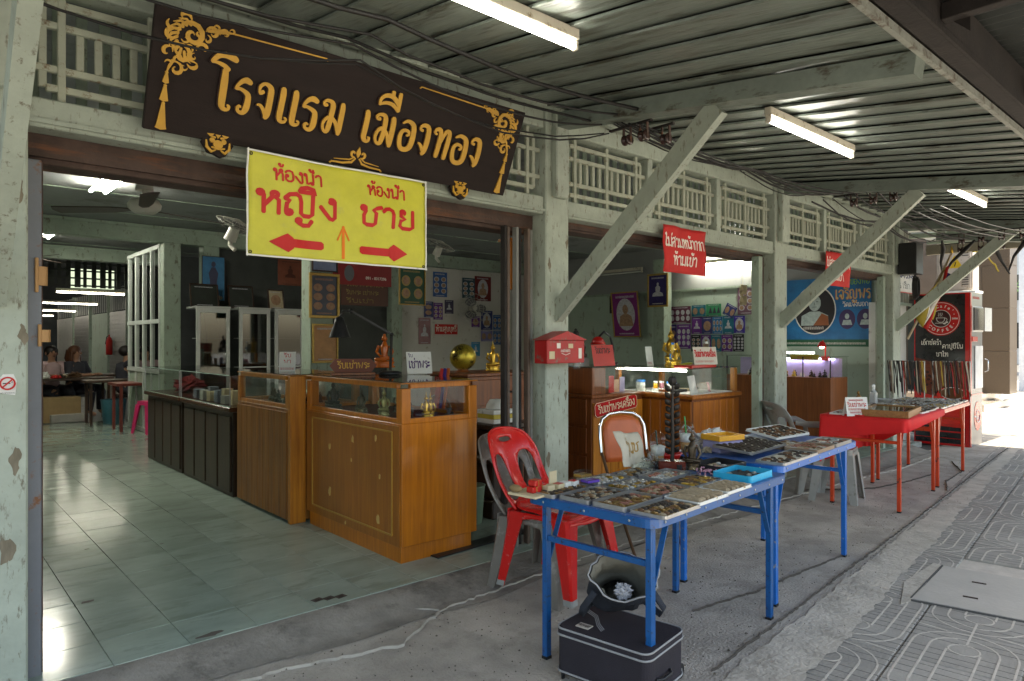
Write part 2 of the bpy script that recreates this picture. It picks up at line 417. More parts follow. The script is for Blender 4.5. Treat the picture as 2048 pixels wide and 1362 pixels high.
# tiled floor of the shop
TILE = mat('green_marble_tile', (.30,.37,.315), .15, var=.14, scale=3.2, rnd_obj=.06, bump=.10, bscale=5, stretch=(.8,1.6,1), dirt=((.23,.28,.235), .33, 3.6, (.7,2.0,1)))
TILE.node_tree.nodes['Principled BSDF'].inputs['Specular IOR Level'].default_value = .5
GROUT = mat('tile_grout', (.33,.35,.32), .8, dirt=((.09,.08,.06), .45, 2))
fl = MB(); fl.box(-.4,3.256,-.02,10.4,13.5,.051); floor = fl.build('floor', GROUT, kind='structure')
TS = .3065
tme = bpy.data.meshes.new('tile'); t_ = MB(); t_.box(0,0,-.006,TS-.0035,TS-.0035,.004,.0012); t_.build('x', TILE, me=tme); bpy.data.objects.remove(bpy.data.objects['x'])
cells = []
for i in range(-1, 33):
    for j in range(0, 34):
        x, y = .052+i*TS, 3.258+j*TS
        if x > 10 or y+TS > 13.5: continue
        cx, cy = x+.15, y+.15; d = .6652*cx+.7467*cy; r = .7467*cx-.6652*cy
        if abs(r) > d*.76+.3: continue
        vis = (cx < 2.4) or (cx < 3.4 and cy > 8.6) or cy < 3.9
        cells.append((0 if vis else 1, d, x, y))
cells.sort(); bt = MB()
for k, (_, d, x, y) in enumerate(cells):
    if k < 290: link('tile', tme, floor, (x, y, .056+rnd(-.0005,.0005)), (rnd(-.0015,.0015),rnd(-.0015,.0015),0))
    else: bt.box(x,y,.05,x+TS-.0035,y+TS-.0035,.060)
bt.build('tiles_farther_in', TILE, floor, kind='stuff')
# chipped spots, stains on the tiles
sp = MB()
random.seed(5)
for (x, y, s) in ((1.07,3.30,.07),(.72,4.15,.05),(1.75,3.40,0),(.9,5.2,.02),(1.3,5.0,.02)):
    if s:
        sp.prism([(x+s*math.cos(a)*rnd(.4,1.1), y+s*.35*math.sin(a)*rnd(.5,1.2)) for a in [k*.7 for k in range(9)]], .0600, .0612)
sp.build('floor_chip', mat('chip_dirt', (.10,.085,.07), .9), floor)
for k in range(3):
    q = MB(); q.box(-.028,-.022,0,.028,.022,.0012,0); q.ribbon([(.012*math.cos(a),.012*math.sin(a)) for a in (0,1,2,3,4,5,6)], .004, 0, .002)
    q.build('floor_bolt_plate', mat('rust_black', (.03,.02,.015), .6), floor, (1.63+k*.058, 3.37-k*.018, .0605), (0,0,.2))
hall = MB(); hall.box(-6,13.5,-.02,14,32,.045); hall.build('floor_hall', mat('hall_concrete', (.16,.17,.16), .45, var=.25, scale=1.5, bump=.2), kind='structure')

# ------------------------------------------------------------- the shophouse
bld = thing('shop_building', 'old green painted timber shophouse with open shopfronts under fretwork', 'building', (0,3.3,0))
YB = 3.3
def bpart(name, mb, m, parent=bld, loc=(0,0,0)): return mb.build(name, m, parent, loc)
CX = [(.14,.372),(3.248,3.473),(6.405,6.65),(9.5,9.75)]
for i, (a, b) in enumerate(CX):
    q = MB(); q.box(a,0,0,b,.22,3.04,.008); bpart('column', q, GREEN)
    q = MB(); q.box(a+.05,-.055,2.40,b-.05,-.001,2.97,.008); bpart('pilaster', q, GREEN)
for i in range(3):
    a, b = CX[i][1], CX[i+1][0]
    q = MB(); q.box(a+.001,.02,2.285,b-.001,.15,2.405,.006); q.box(a+.001,.008,2.30,b-.001,.021,2.318); bpart('lintel_beam', q, GREEN)
    q = MB(); q.box(a+.001,.02,2.87,b-.001,.15,3.03,.006); bpart('top_beam', q, GREEN)
    q = MB(); q.box(a+.002,.151,(2.165,2.225,2.22)[i],b-.002,.30,2.30,.004); q.box(a+.002,.13,(2.19,2.24,2.24)[i],b-.002,.15,2.284); bpart('shutter_header', q, RUST)
random.seed(17)
for (x, z, s, c) in ((.19,1.78,.06,0),(.25,1.66,.035,0),(.34,2.02,.03,1),(.355,1.45,.025,1),(.21,1.55,.03,1),(.33,.95,.03,1),(.30,.60,.04,1),(3.27,.62,.03,1),(3.44,1.05,.02,1),(3.28,1.95,.022,1),(3.45,2.10,.02,1),(6.43,1.2,.03,1),(6.6,.5,.03,1)):
    q = MB(); w_ = rnd(0,6); q.prism([(.6*s*(1+.35*math.sin(3*R(k*15)+w_)+rnd(-.15,.15))*math.cos(R(k*15)), 1.5*s*(1+.3*math.sin(2*R(k*15)+w_)+rnd(-.12,.12))*math.sin(R(k*15))) for k in range(24)], 0, .0012)
    o = q.build('peeled_paint_patch', [mat('bare_pink_plaster',(.22,.12,.09),.8,var=.3,scale=30), mat('bare_grey_wood',(.20,.17,.12),.85,var=.3,scale=40,stretch=(1,.2,1))][c], bld, (x,-.0005,z), (R(90),0,0))
# fretwork: panels of separate bars
BAR = {}
def bar_mesh(l, vert):
    k = (round(l,3), vert)
    if k not in BAR:
        me = bpy.data.meshes.new('bar'); q = MB(); w = .0145
        if vert: q.box(-w,-.012,0,w,.012,l,.003)
        else: q.box(0,-.0135,-w,l,.0135,w,.003)
        q.build('x', FRET, me=me); bpy.data.objects.remove(bpy.data.objects['x']); BAR[k] = me
    return BAR[k]
def fret(x0, x1):
    W = x1-x0; H = .46
    fp = link('fret_panel', None, bld, (x0,.07,2.408))
    def hb(u0, u1, v, y=0): link('bar', bar_mesh(u1-u0,0), fp, (u0,y,v))
    def vb(u, v0, v1, y=0): link('bar', bar_mesh(v1-v0,1), fp, (u,y,v0))
    hb(.002,W-.002,.135); hb(.002,W-.002,.315)
    hb(.065,W-.065,.055,-.004); hb(.065,W-.065,.405,-.004)
    vb(.055,.055,.405,.003); vb(W-.055,.055,.405,.003)
    for u in (.12,W/2,W-.12): vb(u,.001,.458,-.008)
    n = max(1, int((W-.24)/2/.066))
    for s in (0,1):
        for k in range(1, n):
            u = (.12 if s == 0 else W/2)+(W/2-.12)*k/n
            vb(u,.15,.30,.004)
def post(x):
    q = MB(); q.box(x-.03,.03,2.406,x+.03,.14,2.869,.004); bpart('fret_post', q, GREEN)
for i in range(3):
    a, b = CX[i][1], CX[i+1][0]; W = (b-a-.12)/3
    for k in range(3):
        x0 = a+k*(W+.06)
        if i == 0 and k == 1: 
            if k < 2: post(x0+W+.03)
            continue
        fret(x0, x0+W)
        if k < 2: post(x0+W+.03)
    n = int((b-a)/.088)
    for k in range(n):
        if i == 0 and .9 < a+k*.088 < 2.6: continue
        q = MB(); q.box(0,.145,2.41,.042,.157,2.865)
        if i == 0 and k == 0 or 'bslat' not in globals():
            bslat = bpart('back_slat', q, GREEN2, loc=(a+.02+k*.088,.06,0))
        else:
            link('back_slat', bslat.data, bld, (a+.02+k*.088,.06,0))
# interior columns and beams
for (x, y) in ((3.36,6.95),(3.36,10.45),(6.5,10.45),(9.6,6.95),(2.83,10.45),(.1,10.45),(.1,6.95)):
    q = MB(); w = .13 if (x, y) == (3.36,6.95) else .11
    q.box(x-w,y-.11-YB,.055,x+w,y+.11-YB,2.80,.006); bpart('column', q, GREEN2)
for (y, x0, x1) in ((10.34,-.5,10.3),(13.5,-.5,3.4)):
    q = MB(); q.box(x0,y-YB,2.80,x1,y+.22-YB,3.025,.006); q.box(x0,y-.03-YB,2.98,x1,y-.001-YB,3.02); bpart('ceiling_beam', q, GREEN2)
q = MB(); q.box(3.9,5.95-YB,2.78,9.84,6.12-YB,3.02,.006); bpart('ceiling_beam', q, GREEN2)
CEIL = mat('grey_ceiling', (.25,.26,.255), .7, var=.08, scale=1.5, dirt=((.15,.15,.14), .25, 1.2))
q = MB(); q.box(-.6,3.53,3.03,10.4,13.8,3.06); ceil = q.build('ceiling', CEIL, kind='structure')
for k in range(1, 9):
    q = MB(); q.box(-.6,3.6+k*1.2,3.022,10.3,3.63+k*1.2,3.029); q.build('ceiling_joint_strip', GREEN2, ceil)
WGREEN = mat('pale_green_wall', (.36,.44,.36), .7, var=.08, scale=2, dirt=((.22,.22,.17), .2, 5, (1,1,.6)))
WWHITE = mat('dirty_white_wall', (.52,.50,.46), .7, var=.07, scale=2, dirt=((.30,.26,.2), .14, 6))
WGREY = mat('grey_upper_wall', (.25,.255,.25), .7, var=.08, scale=2)
q = MB(); q.box(9.80,3.53,.05,9.95,10.7,2.27); q.build('wall_side', WGREEN, kind='structure')
q = MB(); q.box(9.83,3.53,2.271,9.95,10.7,3.03); q.build('wall_side_upper', WGREY, kind='structure')
q = MB(); q.box(9.78,3.75,2.262,9.80,10.5,2.30); q.build('wall_side_rail', GREEN2, kind='structure')
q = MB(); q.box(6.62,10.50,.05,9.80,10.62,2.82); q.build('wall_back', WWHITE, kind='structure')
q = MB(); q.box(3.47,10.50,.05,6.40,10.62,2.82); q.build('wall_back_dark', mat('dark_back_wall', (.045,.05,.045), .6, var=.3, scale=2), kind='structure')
q = MB(); q.box(-.6,3.53,.05,-.5,13.5,3.05); q.build('wall_left', WGREEN, kind='structure')
q = MB(); q.box(-1.2,3.30,3.045,10.4,3.50,4.6); q.build('wall_sun_block', GREEN2, kind='structure')  # added wall, fills the gap where sun leaked in above the awning
q = MB(); q.box(-8.2,3.2,4.6,14,32.2,4.7); q.build('roof_sun_block', DARKSTEEL, kind='structure')  # unseen cover added to keep a streak of sun off the floor
# hall behind
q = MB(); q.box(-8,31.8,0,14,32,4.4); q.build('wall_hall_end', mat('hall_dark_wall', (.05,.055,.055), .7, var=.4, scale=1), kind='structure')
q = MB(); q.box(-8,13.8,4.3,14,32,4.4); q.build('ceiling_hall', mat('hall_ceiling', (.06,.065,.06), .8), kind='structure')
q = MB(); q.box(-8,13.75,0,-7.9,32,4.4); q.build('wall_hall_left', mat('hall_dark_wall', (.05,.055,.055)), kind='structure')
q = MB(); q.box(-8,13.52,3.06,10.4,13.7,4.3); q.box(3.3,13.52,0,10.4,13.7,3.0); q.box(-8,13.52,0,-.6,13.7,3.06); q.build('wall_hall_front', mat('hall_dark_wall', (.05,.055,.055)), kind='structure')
q = MB(); q.box(10.3,3.5,3.07,10.5,13.8,4.4); q.build('wall_upper_floor', WGREY, kind='structure')

# ------------------------------------------------------------- awning of painted boards
aw = thing('awning', 'sloping board awning with green painted rafters over the forecourt', 'awning', (5,1.1,2.7))
def AZ(y): return 2.706+.128*(y-1.05)
BW = .24
sl_ = math.sqrt(1+.128**2)
bme = bpy.data.meshes.new('ceiling_board'); q = MB(); L = 2.24*sl_
q.box(-BW/2-.008,0,0,BW/2+.008,L,.014,.002); q.build('x', BOARD, me=bme); bpy.data.objects.remove(bpy.data.objects['x'])
ang = math.atan(.128)
for k in range(51):
    x = -1.0+k*BW
    link('ceiling_board', bme, aw, (x-5, 1.07-1.1, AZ(1.07)-2.7+rnd(-.002,.002)), (ang, R(-5.5)+rnd(-.01,.01), rnd(-.003,.003)))
q = MB(); q.add([(-1.2,1.03,AZ(1.03)+.045),(11.3,1.03,AZ(1.03)+.045),(11.3,3.5,AZ(3.5)+.045),(-1.2,3.5,AZ(3.5)+.045)],[(0,1,2,3)]); q.v=[(x-5,y-1.1,z-2.7) for x,y,z in q.v]
q.build('roof_sheet', DARKSTEEL, aw)
for x in (.27,3.36,6.53,9.62,11.15):
    q = MB(); q.bar((x-5,1.06-1.1,AZ(1.06)-.065-2.7),(x-5,3.29-1.1,AZ(3.29)-.065-2.7),.11,.10); q.build('rafter', mat('rafter_paint',(.17,.20,.17),.5,var=.2,scale=5,bump=.35,dirt=((.07,.06,.04),.24,12,(1,.4,1))), aw)
q = MB(); q.bar((-1.2-5,1.045-1.1,-.01),(11.25-5,1.045-1.1,-.01),.024,.036); q.build('fascia', mat('pale_fascia', (.24,.25,.215), .6, var=.2, scale=12, dirt=((.1,.08,.06), .35, 14)), aw)
q = MB(); q.box(-1.2-5,3.20-1.1,.265,11.2-5,3.245-1.1,.305); q.build('wall_batten', GREEN, aw)
for x in (.27,3.36,6.53,9.62):
    q = MB(); zb = 1.60; q.bar((x-5,3.32-1.1,zb-2.7),(x-5,2.06-1.1,AZ(2.06)-.12-2.7),.12,.06,up=(1,0,0))
    # longer face towards the street corner, thin arris below
    q.v = q.v; q.build('strut', GREEN, aw)
q = MB(); random.seed(11)
for k in range(5):
    x0 = 3.43+rnd(0,.05); y0 = 1.35+k*.12+rnd(0,.05)
q.prism([(3.43-5,1.62-1.1),(3.52-5,1.30-1.1),(3.50-5,1.9-1.1),(3.47-5,2.0-1.1)], .028, .031)
q.prism([(3.55-5,1.45-1.1),(3.66-5,1.40-1.1),(3.60-5,1.75-1.1)], .036, .039)
q.build('torn_board_hole', mat('dark_hole', (.03,.015,.01)), aw)
# outer steel awning over the street edge of the pavement
oa = thing('street_awning', 'dark rusty steel awning frame carrying corrugated sheet, beside the board awning', 'awning', (5,.9,2.7))
for (y, z, w, h) in ((.985,2.82,.085,.22),(.05,2.84,.06,.1),(-.50,2.80,.08,.14)):
    q = MB(); q.box(-7,y-w/2-.9,z-h/2-2.7,7.5,y+w/2-.9,z+h/2-2.7,.004); q.box(-7,y-w/2-.012-.9,z-h/2-2.7-.003,7.5,y-w/2-.9,z-h/2+.02-2.7); q.build('purlin', DARKSTEEL, oa)
for k in range(10):
    q = MB(); q.box(-.03,-1.36,.0,.03,.04,.07,.003); q.build('cross_beam', DARKSTEEL, oa, (-6+k*1.42,0,.06))
    q = MB(); q.prism([(0,0),(.16,0),(0,.16)], -.004, .004); q.build('gusset', DARKSTEEL, oa, (-6+k*1.42+.03,-.052,.16), (R(90),R(90),R(90)))
vs = []; fs = []; nx = 700
for i in range(nx+1):
    x = -7.2+14.9*i/nx; z = .262+.012*math.sin(x*2*math.pi/.085)
    vs += [(x,.16,z+.05),(x,-1.45,z+.0)]
for i in range(nx): fs.append((2*i,2*i+1,2*i+3,2*i+2))
q = MB(); q.add(vs, fs, True); q.build('corrugated_sheet', mat('dark_sheet', (.04,.045,.042), .5, metal=.3, var=.3), oa)
# tube lamps under the boards
def tube_lamp(label, x0, x1, y, z, lit=True, m=None, along='x', group=None, hang=.0):
    L = x1-x0; t = thing('tube_lamp', label, 'lamp', (x0,y,z), 0 if along == 'x' else R(90), group)
    q = MB(); q.box(0,-.022,0,L,.022,.05,.004); q.build('fixture', FIXT, t)
    q = MB(); q.box(0,-.016,-.045,.018,.016,0,.004); q.box(L-.018,-.016,-.045,L,.016,0,.004); q.build('lamp_holder', FIXT, t)
    q = MB(); q.cyl((.019,0,-.028),(L-.019,0,-.028),.0135 if lit else .012,n=12); q.build('tube', (m or TUBE) if lit else WHITE, t)
    return t
tube_lamp('lit tube lamp above the yellow banner, nearest of the three under the boards', 1.07,2.29,2.13,2.785)
tube_lamp('lit tube lamp under the boards just behind the first wooden strut', 3.85,5.06,2.03,2.77)
tube_lamp('small looking lit tube lamp under the boards behind the second wooden strut', 6.60,7.80,1.89,2.755)
# ------------------------------------------------------------- lettering
SIGN = [[(0.331,0.366,0.021),(0.315,0.374,0.029),(0.284,0.379,0.027),(0.257,0.371,0.022),(0.238,0.353,0.019),(0.227,0.338,0.01),(0.24,0.339,0.01),(0.257,0.339,0.015),(0.283,0.332,0.019),(0.301,0.32,0.019)],[(0.289,0.317,0.024),(0.29,0.271,0.031),(0.289,0.198,0.031),(0.29,0.165,0.028),(0.301,0.15,0.02),(0.318,0.151,0.014),(0.323,0.164,0.013),(0.315,0.169,0.01)],[(0.406,0.287,0.02),(0.388,0.295,0.027),(0.37,0.289,0.021),(0.354,0.272,0.016),(0.342,0.249,0.009),(0.361,0.253,0.014),(0.382,0.246,0.018),(0.399,0.233,0.024),(0.402,0.206,0.027),(0.397,0.171,0.029),(0.385,0.151,0.02),(0.366,0.153,0.015),(0.36,0.168,0.015),(0.368,0.178,0.012),(0.374,0.173,0.007)],[(0.466,0.264,0.018),(0.454,0.254,0.013),(0.448,0.267,0.011),(0.452,0.287,0.015),(0.471,0.301,0.015),(0.495,0.292,0.023),(0.502,0.271,0.028),(0.501,0.217,0.029),(0.497,0.17,0.03),(0.49,0.151,0.021)],[(0.447,0.201,0.009),(0.46,0.202,0.014),(0.476,0.187,0.017),(0.49,0.161,0.019)],[(0.559,0.3,0.023),(0.561,0.277,0.028),(0.559,0.223,0.028),(0.557,0.168,0.028),(0.567,0.15,0.019),(0.585,0.152,0.014),(0.591,0.165,0.011),(0.582,0.17,0.009)],[(0.621,0.3,0.023),(0.623,0.277,0.029),(0.621,0.222,0.029),(0.62,0.166,0.028),(0.629,0.149,0.02),(0.648,0.151,0.014),(0.654,0.164,0.011),(0.645,0.169,0.009)],[(0.733,0.279,0.021),(0.713,0.287,0.028),(0.693,0.282,0.022),(0.676,0.265,0.017),(0.665,0.241,0.009),(0.684,0.245,0.014),(0.708,0.238,0.019),(0.727,0.225,0.025),(0.73,0.197,0.029),(0.727,0.162,0.03),(0.714,0.142,0.021),(0.693,0.143,0.015),(0.686,0.159,0.015),(0.694,0.168,0.012),(0.702,0.163,0.008)],[(0.784,0.277,0.016),(0.772,0.271,0.009),(0.767,0.283,0.013),(0.778,0.296,0.014),(0.804,0.296,0.02),(0.816,0.277,0.027),(0.813,0.22,0.027),(0.809,0.173,0.026),(0.801,0.149,0.02),(0.784,0.156,0.014),(0.777,0.183,0.014),(0.79,0.211,0.016),(0.815,0.22,0.021),(0.842,0.201,0.019),(0.859,0.167,0.021),(0.866,0.15,0.019)],[(0.867,0.297,0.021),(0.869,0.273,0.027),(0.868,0.219,0.028),(0.867,0.169,0.027),(0.864,0.148,0.019)],[(1.008,0.295,0.022),(1.012,0.272,0.028),(1.011,0.215,0.029),(1.009,0.166,0.028),(1.021,0.147,0.021),(1.037,0.148,0.016),(1.042,0.163,0.014),(1.034,0.166,0.009)],[(1.085,0.273,0.019),(1.072,0.268,0.01),(1.065,0.281,0.014),(1.079,0.294,0.016),(1.107,0.294,0.022),(1.118,0.271,0.027),(1.119,0.217,0.027),(1.114,0.172,0.027),(1.106,0.149,0.021),(1.085,0.152,0.015),(1.075,0.182,0.016),(1.088,0.217,0.019),(1.113,0.226,0.021),(1.142,0.198,0.021),(1.159,0.162,0.025),(1.166,0.146,0.021)],[(1.164,0.291,0.025),(1.168,0.262,0.03),(1.167,0.213,0.031),(1.166,0.163,0.028),(1.165,0.144,0.02)],[(1.066,0.343,0.014),(1.067,0.369,0.017),(1.089,0.392,0.02),(1.127,0.397,0.024),(1.156,0.38,0.025),(1.176,0.358,0.017)],[(1.067,0.345,0.011),(1.102,0.359,0.017),(1.142,0.356,0.02),(1.178,0.331,0.017)],[(1.132,0.42,0.021),(1.134,0.393,0.021)],[(1.176,0.419,0.021),(1.176,0.38,0.024),(1.179,0.333,0.018)],[(1.226,0.281,0.011),(1.253,0.296,0.018),(1.284,0.286,0.026),(1.297,0.264,0.03),(1.3,0.209,0.032),(1.293,0.167,0.031),(1.271,0.147,0.025),(1.238,0.149,0.025),(1.223,0.179,0.026),(1.222,0.224,0.023),(1.24,0.245,0.017),(1.266,0.243,0.017),(1.271,0.228,0.016),(1.26,0.22,0.011)],[(1.355,0.266,0.017),(1.338,0.27,0.012),(1.345,0.289,0.017),(1.368,0.296,0.022),(1.391,0.281,0.029),(1.396,0.218,0.031),(1.389,0.165,0.03),(1.377,0.142,0.021)],[(1.342,0.196,0.01),(1.357,0.189,0.017),(1.377,0.163,0.022)],[(1.45,0.265,0.012),(1.436,0.272,0.015),(1.442,0.289,0.018),(1.463,0.293,0.025),(1.476,0.27,0.027),(1.476,0.202,0.029),(1.471,0.145,0.025)],[(1.48,0.203,0.011),(1.492,0.247,0.017),(1.507,0.286,0.022),(1.525,0.292,0.025),(1.534,0.271,0.028),(1.531,0.202,0.029),(1.526,0.143,0.025)],[(1.581,0.273,0.012),(1.61,0.287,0.019),(1.644,0.278,0.027),(1.659,0.255,0.032),(1.663,0.2,0.033),(1.657,0.157,0.032),(1.634,0.136,0.026),(1.598,0.139,0.026),(1.581,0.169,0.027),(1.579,0.214,0.024),(1.597,0.236,0.018),(1.625,0.233,0.018),(1.631,0.218,0.016),(1.62,0.211,0.012)],[(1.717,0.26,0.017),(1.699,0.264,0.012),(1.707,0.284,0.018),(1.73,0.291,0.023),(1.755,0.275,0.03),(1.762,0.213,0.032),(1.756,0.16,0.031),(1.745,0.138,0.021)],[(1.706,0.191,0.01),(1.722,0.184,0.018),(1.744,0.158,0.022)]]
def C(cx, cy, r, a0, a1, n=9):
    return [(cx+r*math.cos(R(a0+(a1-a0)*i/n)), cy+r*math.sin(R(a0+(a1-a0)*i/n))) for i in range(n+1)]
_h = C(.14,.87,.085,-20,340)
GL = {
'ก': (.78,[[(.12,0),(.12,.58),(.03,.72),(.17,.92),(.38,.98),(.58,.9),(.66,.7),(.66,0)]]),
'ข': (.72,[C(.15,.87,.085,-20,340)+[(.22,.7),(.17,.5),(.19,.1),(.3,.02),(.48,.02),(.6,.12),(.6,1)]]),
'ค': (.78,[[(.12,0),(.1,.55),(.2,.88),(.4,.98),(.58,.88),(.66,.65),(.66,0)],[(.12,.05),(.2,.3)]+C(.32,.45,.09,200,560)]),
'ง': (.66,[C(.44,.87,.085,200,540)+[(.54,.87),(.55,.1),(.47,.01),(.38,.03),(.05,.55)]]),
'จ': (.72,[[(.06,.76),(.18,.93),(.38,.98),(.55,.88),(.6,.65),(.6,.1),(.5,.0),(.42,.04),(.36,.3)]+C(.27,.37,.085,0,330)]),
'ช': (.82,[C(.15,.87,.085,-20,340)+[(.24,.74),(.17,.5),(.19,.1),(.3,.02),(.5,.02),(.6,.12),(.6,.65),(.5,.78),(.62,.9),(.8,.98)]]),
'ซ': (.82,[C(.15,.85,.085,-20,340)+[(.3,.96),(.26,.7),(.18,.5),(.19,.1),(.3,.02),(.5,.02),(.6,.12),(.6,.65),(.5,.78),(.62,.9),(.8,.98)]]),
'ญ': (1.12,[[(.06,.74),(.2,.93),(.4,.98),(.52,.88),(.56,.65),(.56,.12),(.66,.02),(.82,.02),(.93,.12),(.93,1)],[(.06,.74),(.2,.64),(.12,.52),(.1,.2)]+C(.19,.12,.085,170,510),C(.5,-.22,.07,0,360)+[(.52,-.34),(.65,-.42),(.82,-.4),(.92,-.18)]]),
'ด': (.78,[[(.66,0),(.66,.62),(.56,.9),(.38,.98),(.18,.88),(.1,.6),(.1,.3),(.16,.04),(.22,.04),(.26,.3)]+C(.35,.4,.085,200,530)]),
'ต': (.78,[[(.66,0),(.66,.62),(.58,.9),(.46,.97),(.38,.84),(.3,.97),(.16,.88),(.1,.6),(.1,.3),(.16,.04),(.22,.04),(.26,.3)]+C(.35,.4,.085,200,530)]),
'ท': (.8,[_h+[(.24,.8),(.24,0)],[(.24,.3),(.46,.86),(.58,.97),(.67,.85),(.68,.7),(.68,0)]]),
'น': (.84,[_h+[(.23,.8),(.23,.03),(.3,.05),(.5,.2)],[(.7,1),(.7,.25)]+C(.6,.12,.09,40,-320)]),
'บ': (.8,[_h+[(.23,.8),(.23,.12),(.33,.02),(.55,.02),(.67,.12),(.67,1)]]),
'ป': (.8,[_h+[(.23,.8),(.23,.12),(.33,.02),(.55,.02),(.67,.12),(.67,1.32)]]),
'พ': (.92,[_h+[(.23,.8),(.28,.02),(.47,.6),(.66,.02),(.8,1)]]),
'ม': (.84,[_h+[(.24,.8),(.24,.2)]+C(.16,.11,.085,40,-320),[(.25,.12),(.5,.1),(.7,.02)],[(.7,1),(.7,0)]]),
'ย': (.76,[C(.22,.88,.085,-60,270)+[(.12,.82),(.12,.68),(.32,.52),(.14,.42),(.11,.15),(.22,.02),(.5,.02),(.63,.12),(.63,1)]]),
'ร': (.6,[[(.5,.9),(.4,.97),(.2,.93),(.08,.72),(.25,.68),(.44,.58),(.49,.4),(.49,.15)]+C(.4,.1,.085,20,-330)]),
'ว': (.66,[[(.06,.76),(.16,.93),(.34,.98),(.5,.88),(.55,.65),(.55,.15)]+C(.46,.1,.085,20,-330)]),
'ส': (.8,[[(.06,.78),(.18,.93),(.38,.98),(.56,.9),(.66,.65),(.66,0)],[(.55,.9),(.76,1.12)],[(.12,0),(.12,.34)]+C(.21,.42,.085,200,-160)+[(.35,.52),(.5,.6),(.64,.5)]]),
'ห': (.8,[_h+[(.24,.8),(.24,0)],[(.24,.3),(.42,.6),(.5,.74)]+C(.56,.85,.1,240,-100)+[(.68,.6),(.68,0)]]),
'อ': (.74,[[(.08,.78),(.2,.93),(.38,.98),(.56,.9),(.63,.6),(.6,.2),(.46,.02),(.24,.02),(.1,.18),(.1,.42)]+C(.19,.5,.085,190,-150)]),
'ะ': (.42,[C(.12,.75,.075,0,340)+[(.2,.68),(.34,.84)],C(.12,.3,.075,0,340)+[(.2,.23),(.34,.39)]]),
'า': (.56,[[(.04,.78),(.14,.93),(.28,.98),(.4,.88),(.43,.7),(.43,0)]]),
'เ': (.4,[[(.12,1),(.12,.15)]+C(.21,.11,.085,180,520)]),
'แ': (.72,[[(.12,1),(.12,.15)]+C(.21,.11,.085,180,520),[(.44,1),(.44,.15)]+C(.53,.11,.085,180,520)]),
'โ': (.46,[[(.46,1.32),(.34,1.42),(.16,1.42),(.02,1.25),(.18,1.22),(.24,1.1),(.18,.95),(.18,.15)]+C(.27,.11,.085,180,520)]),
'ไ': (.46,[C(.06,1.28,.07,180,-120)+[(.16,1.42),(.22,1.3),(.2,.15)]+C(.29,.11,.085,180,520)]),
' ': (.4,[]), "'": (.2,[[(.1,1.2),(.08,1)]]), '-': (.45,[[(.06,.45),(.36,.45)]]),
}
MK = {'ั': ([C(-.52,1.22,.07,0,360)+[(-.44,1.13),(-.25,1.13),(-.08,1.3)]],0), 'ิ': ([[(-.62,1.12),(-.55,1.28),(-.35,1.36),(-.15,1.28),(-.08,1.12),(-.62,1.12)]],0),
'ี': ([[(-.62,1.12),(-.55,1.28),(-.35,1.36),(-.15,1.28),(-.08,1.12),(-.62,1.12)],[(-.1,1.14),(-.1,1.46)]],0), 'ื': ([[(-.62,1.12),(-.55,1.28),(-.35,1.36),(-.15,1.28),(-.08,1.12),(-.62,1.12)],[(-.1,1.14),(-.1,1.46)],[(-.26,1.3),(-.26,1.46)]],0),
'่': ([[(-.16,1.18),(-.16,1.4)]],1), '้': ([C(-.34,1.38,.05,0,360)+[(-.3,1.22),(-.14,1.24),(-.08,1.42)]],1), '็': ([C(-.42,1.2,.05,0,360)+[(-.5,1.32),(-.35,1.42),(-.25,1.32),(-.15,1.42),(-.08,1.5)]],1),
'์': ([C(-.2,1.26,.06,0,360)+[(-.14,1.34),(-.02,1.46)]],1), 'ุ': ([[(-.26,-.14),(-.14,-.14),(-.12,-.38)]],2), 'ู': ([[(-.42,-.14),(-.34,-.14),(-.32,-.34),(-.12,-.34),(-.12,-.14)]],2)}
def thai_width(s): return sum(.56 if c == 'ำ' else GL[c][0] for c in s if c == 'ำ' or c in GL)
def thai(mb, s, x, y, h, w, z0=0, z1=.0012, width=None, slant=0):
    """strokes of one line of Thai text, x,y = left end of the base line"""
    sx = h if width is None else width/thai_width(s)
    cx = x; up = 0; n = 0
    def put(st, ox, dy=0):
        nonlocal n
        mb.ribbon([(ox+(p[0]+slant*p[1])*sx, y+(p[1]+dy)*h) for p in st], w, z0, z1+n*.00012, .00001); n = (n+1) % 5
    for c in s:
        if c in MK:
            sts, k = MK[c]; dy = .36 if (k == 1 and up) else 0
            for st in sts: put(st, cx, dy)
            if k == 0: up = 1
        elif c == 'ำ':
            put(C(-.12,1.22,.07,0,360), cx)
            for st in GL['า'][1]: put(st, cx)
            cx += .56*sx; up = 0
        else:
            for st in GL[c][1]: put(st, cx)
            cx += GL[c][0]*sx; up = 0
    return mb
def latin(s, x, y, h, m, parent, z=.001, ext=.0008, align='CENTER', bold=0, spacing=1, width=None, rot=0, name='lettering'):
    cu = bpy.data.curves.new('lettering', 'FONT'); cu.body = s; cu.size = h; cu.extrude = ext; cu.align_x = align; cu.offset = bold; cu.space_character = spacing; cu.resolution_u = 3
    o = bpy.data.objects.new('lettering', cu); COL.objects.link(o)
    bpy.context.view_layer.update(); dg = bpy.context.evaluated_depsgraph_get()
    me = bpy.data.meshes.new_from_object(o.evaluated_get(dg)); bpy.data.objects.remove(o)
    me.materials.clear(); me.materials.append(m)
    if width:
        xs = [v.co.x for v in me.vertices]; k = width/max(1e-6, max(xs)-min(xs))
        for v in me.vertices: v.co.x *= k
    return link(name, me, parent, (x, y, z), (0, 0, rot))
def scribble(mb, x0, x1, y, h, w, z0=0, z1=.001, seed=0):
    """a line of small print too small to read"""
    random.seed(seed); x = x0
    while x < x1-h*.3:
        mb.ribbon([(x,y),(x,y+h*rnd(.8,1)),(x+h*.4,y+h*rnd(.7,1)),(x+h*.45,y)], w, z0, z1, .00001); x += h*rnd(.6,.85)
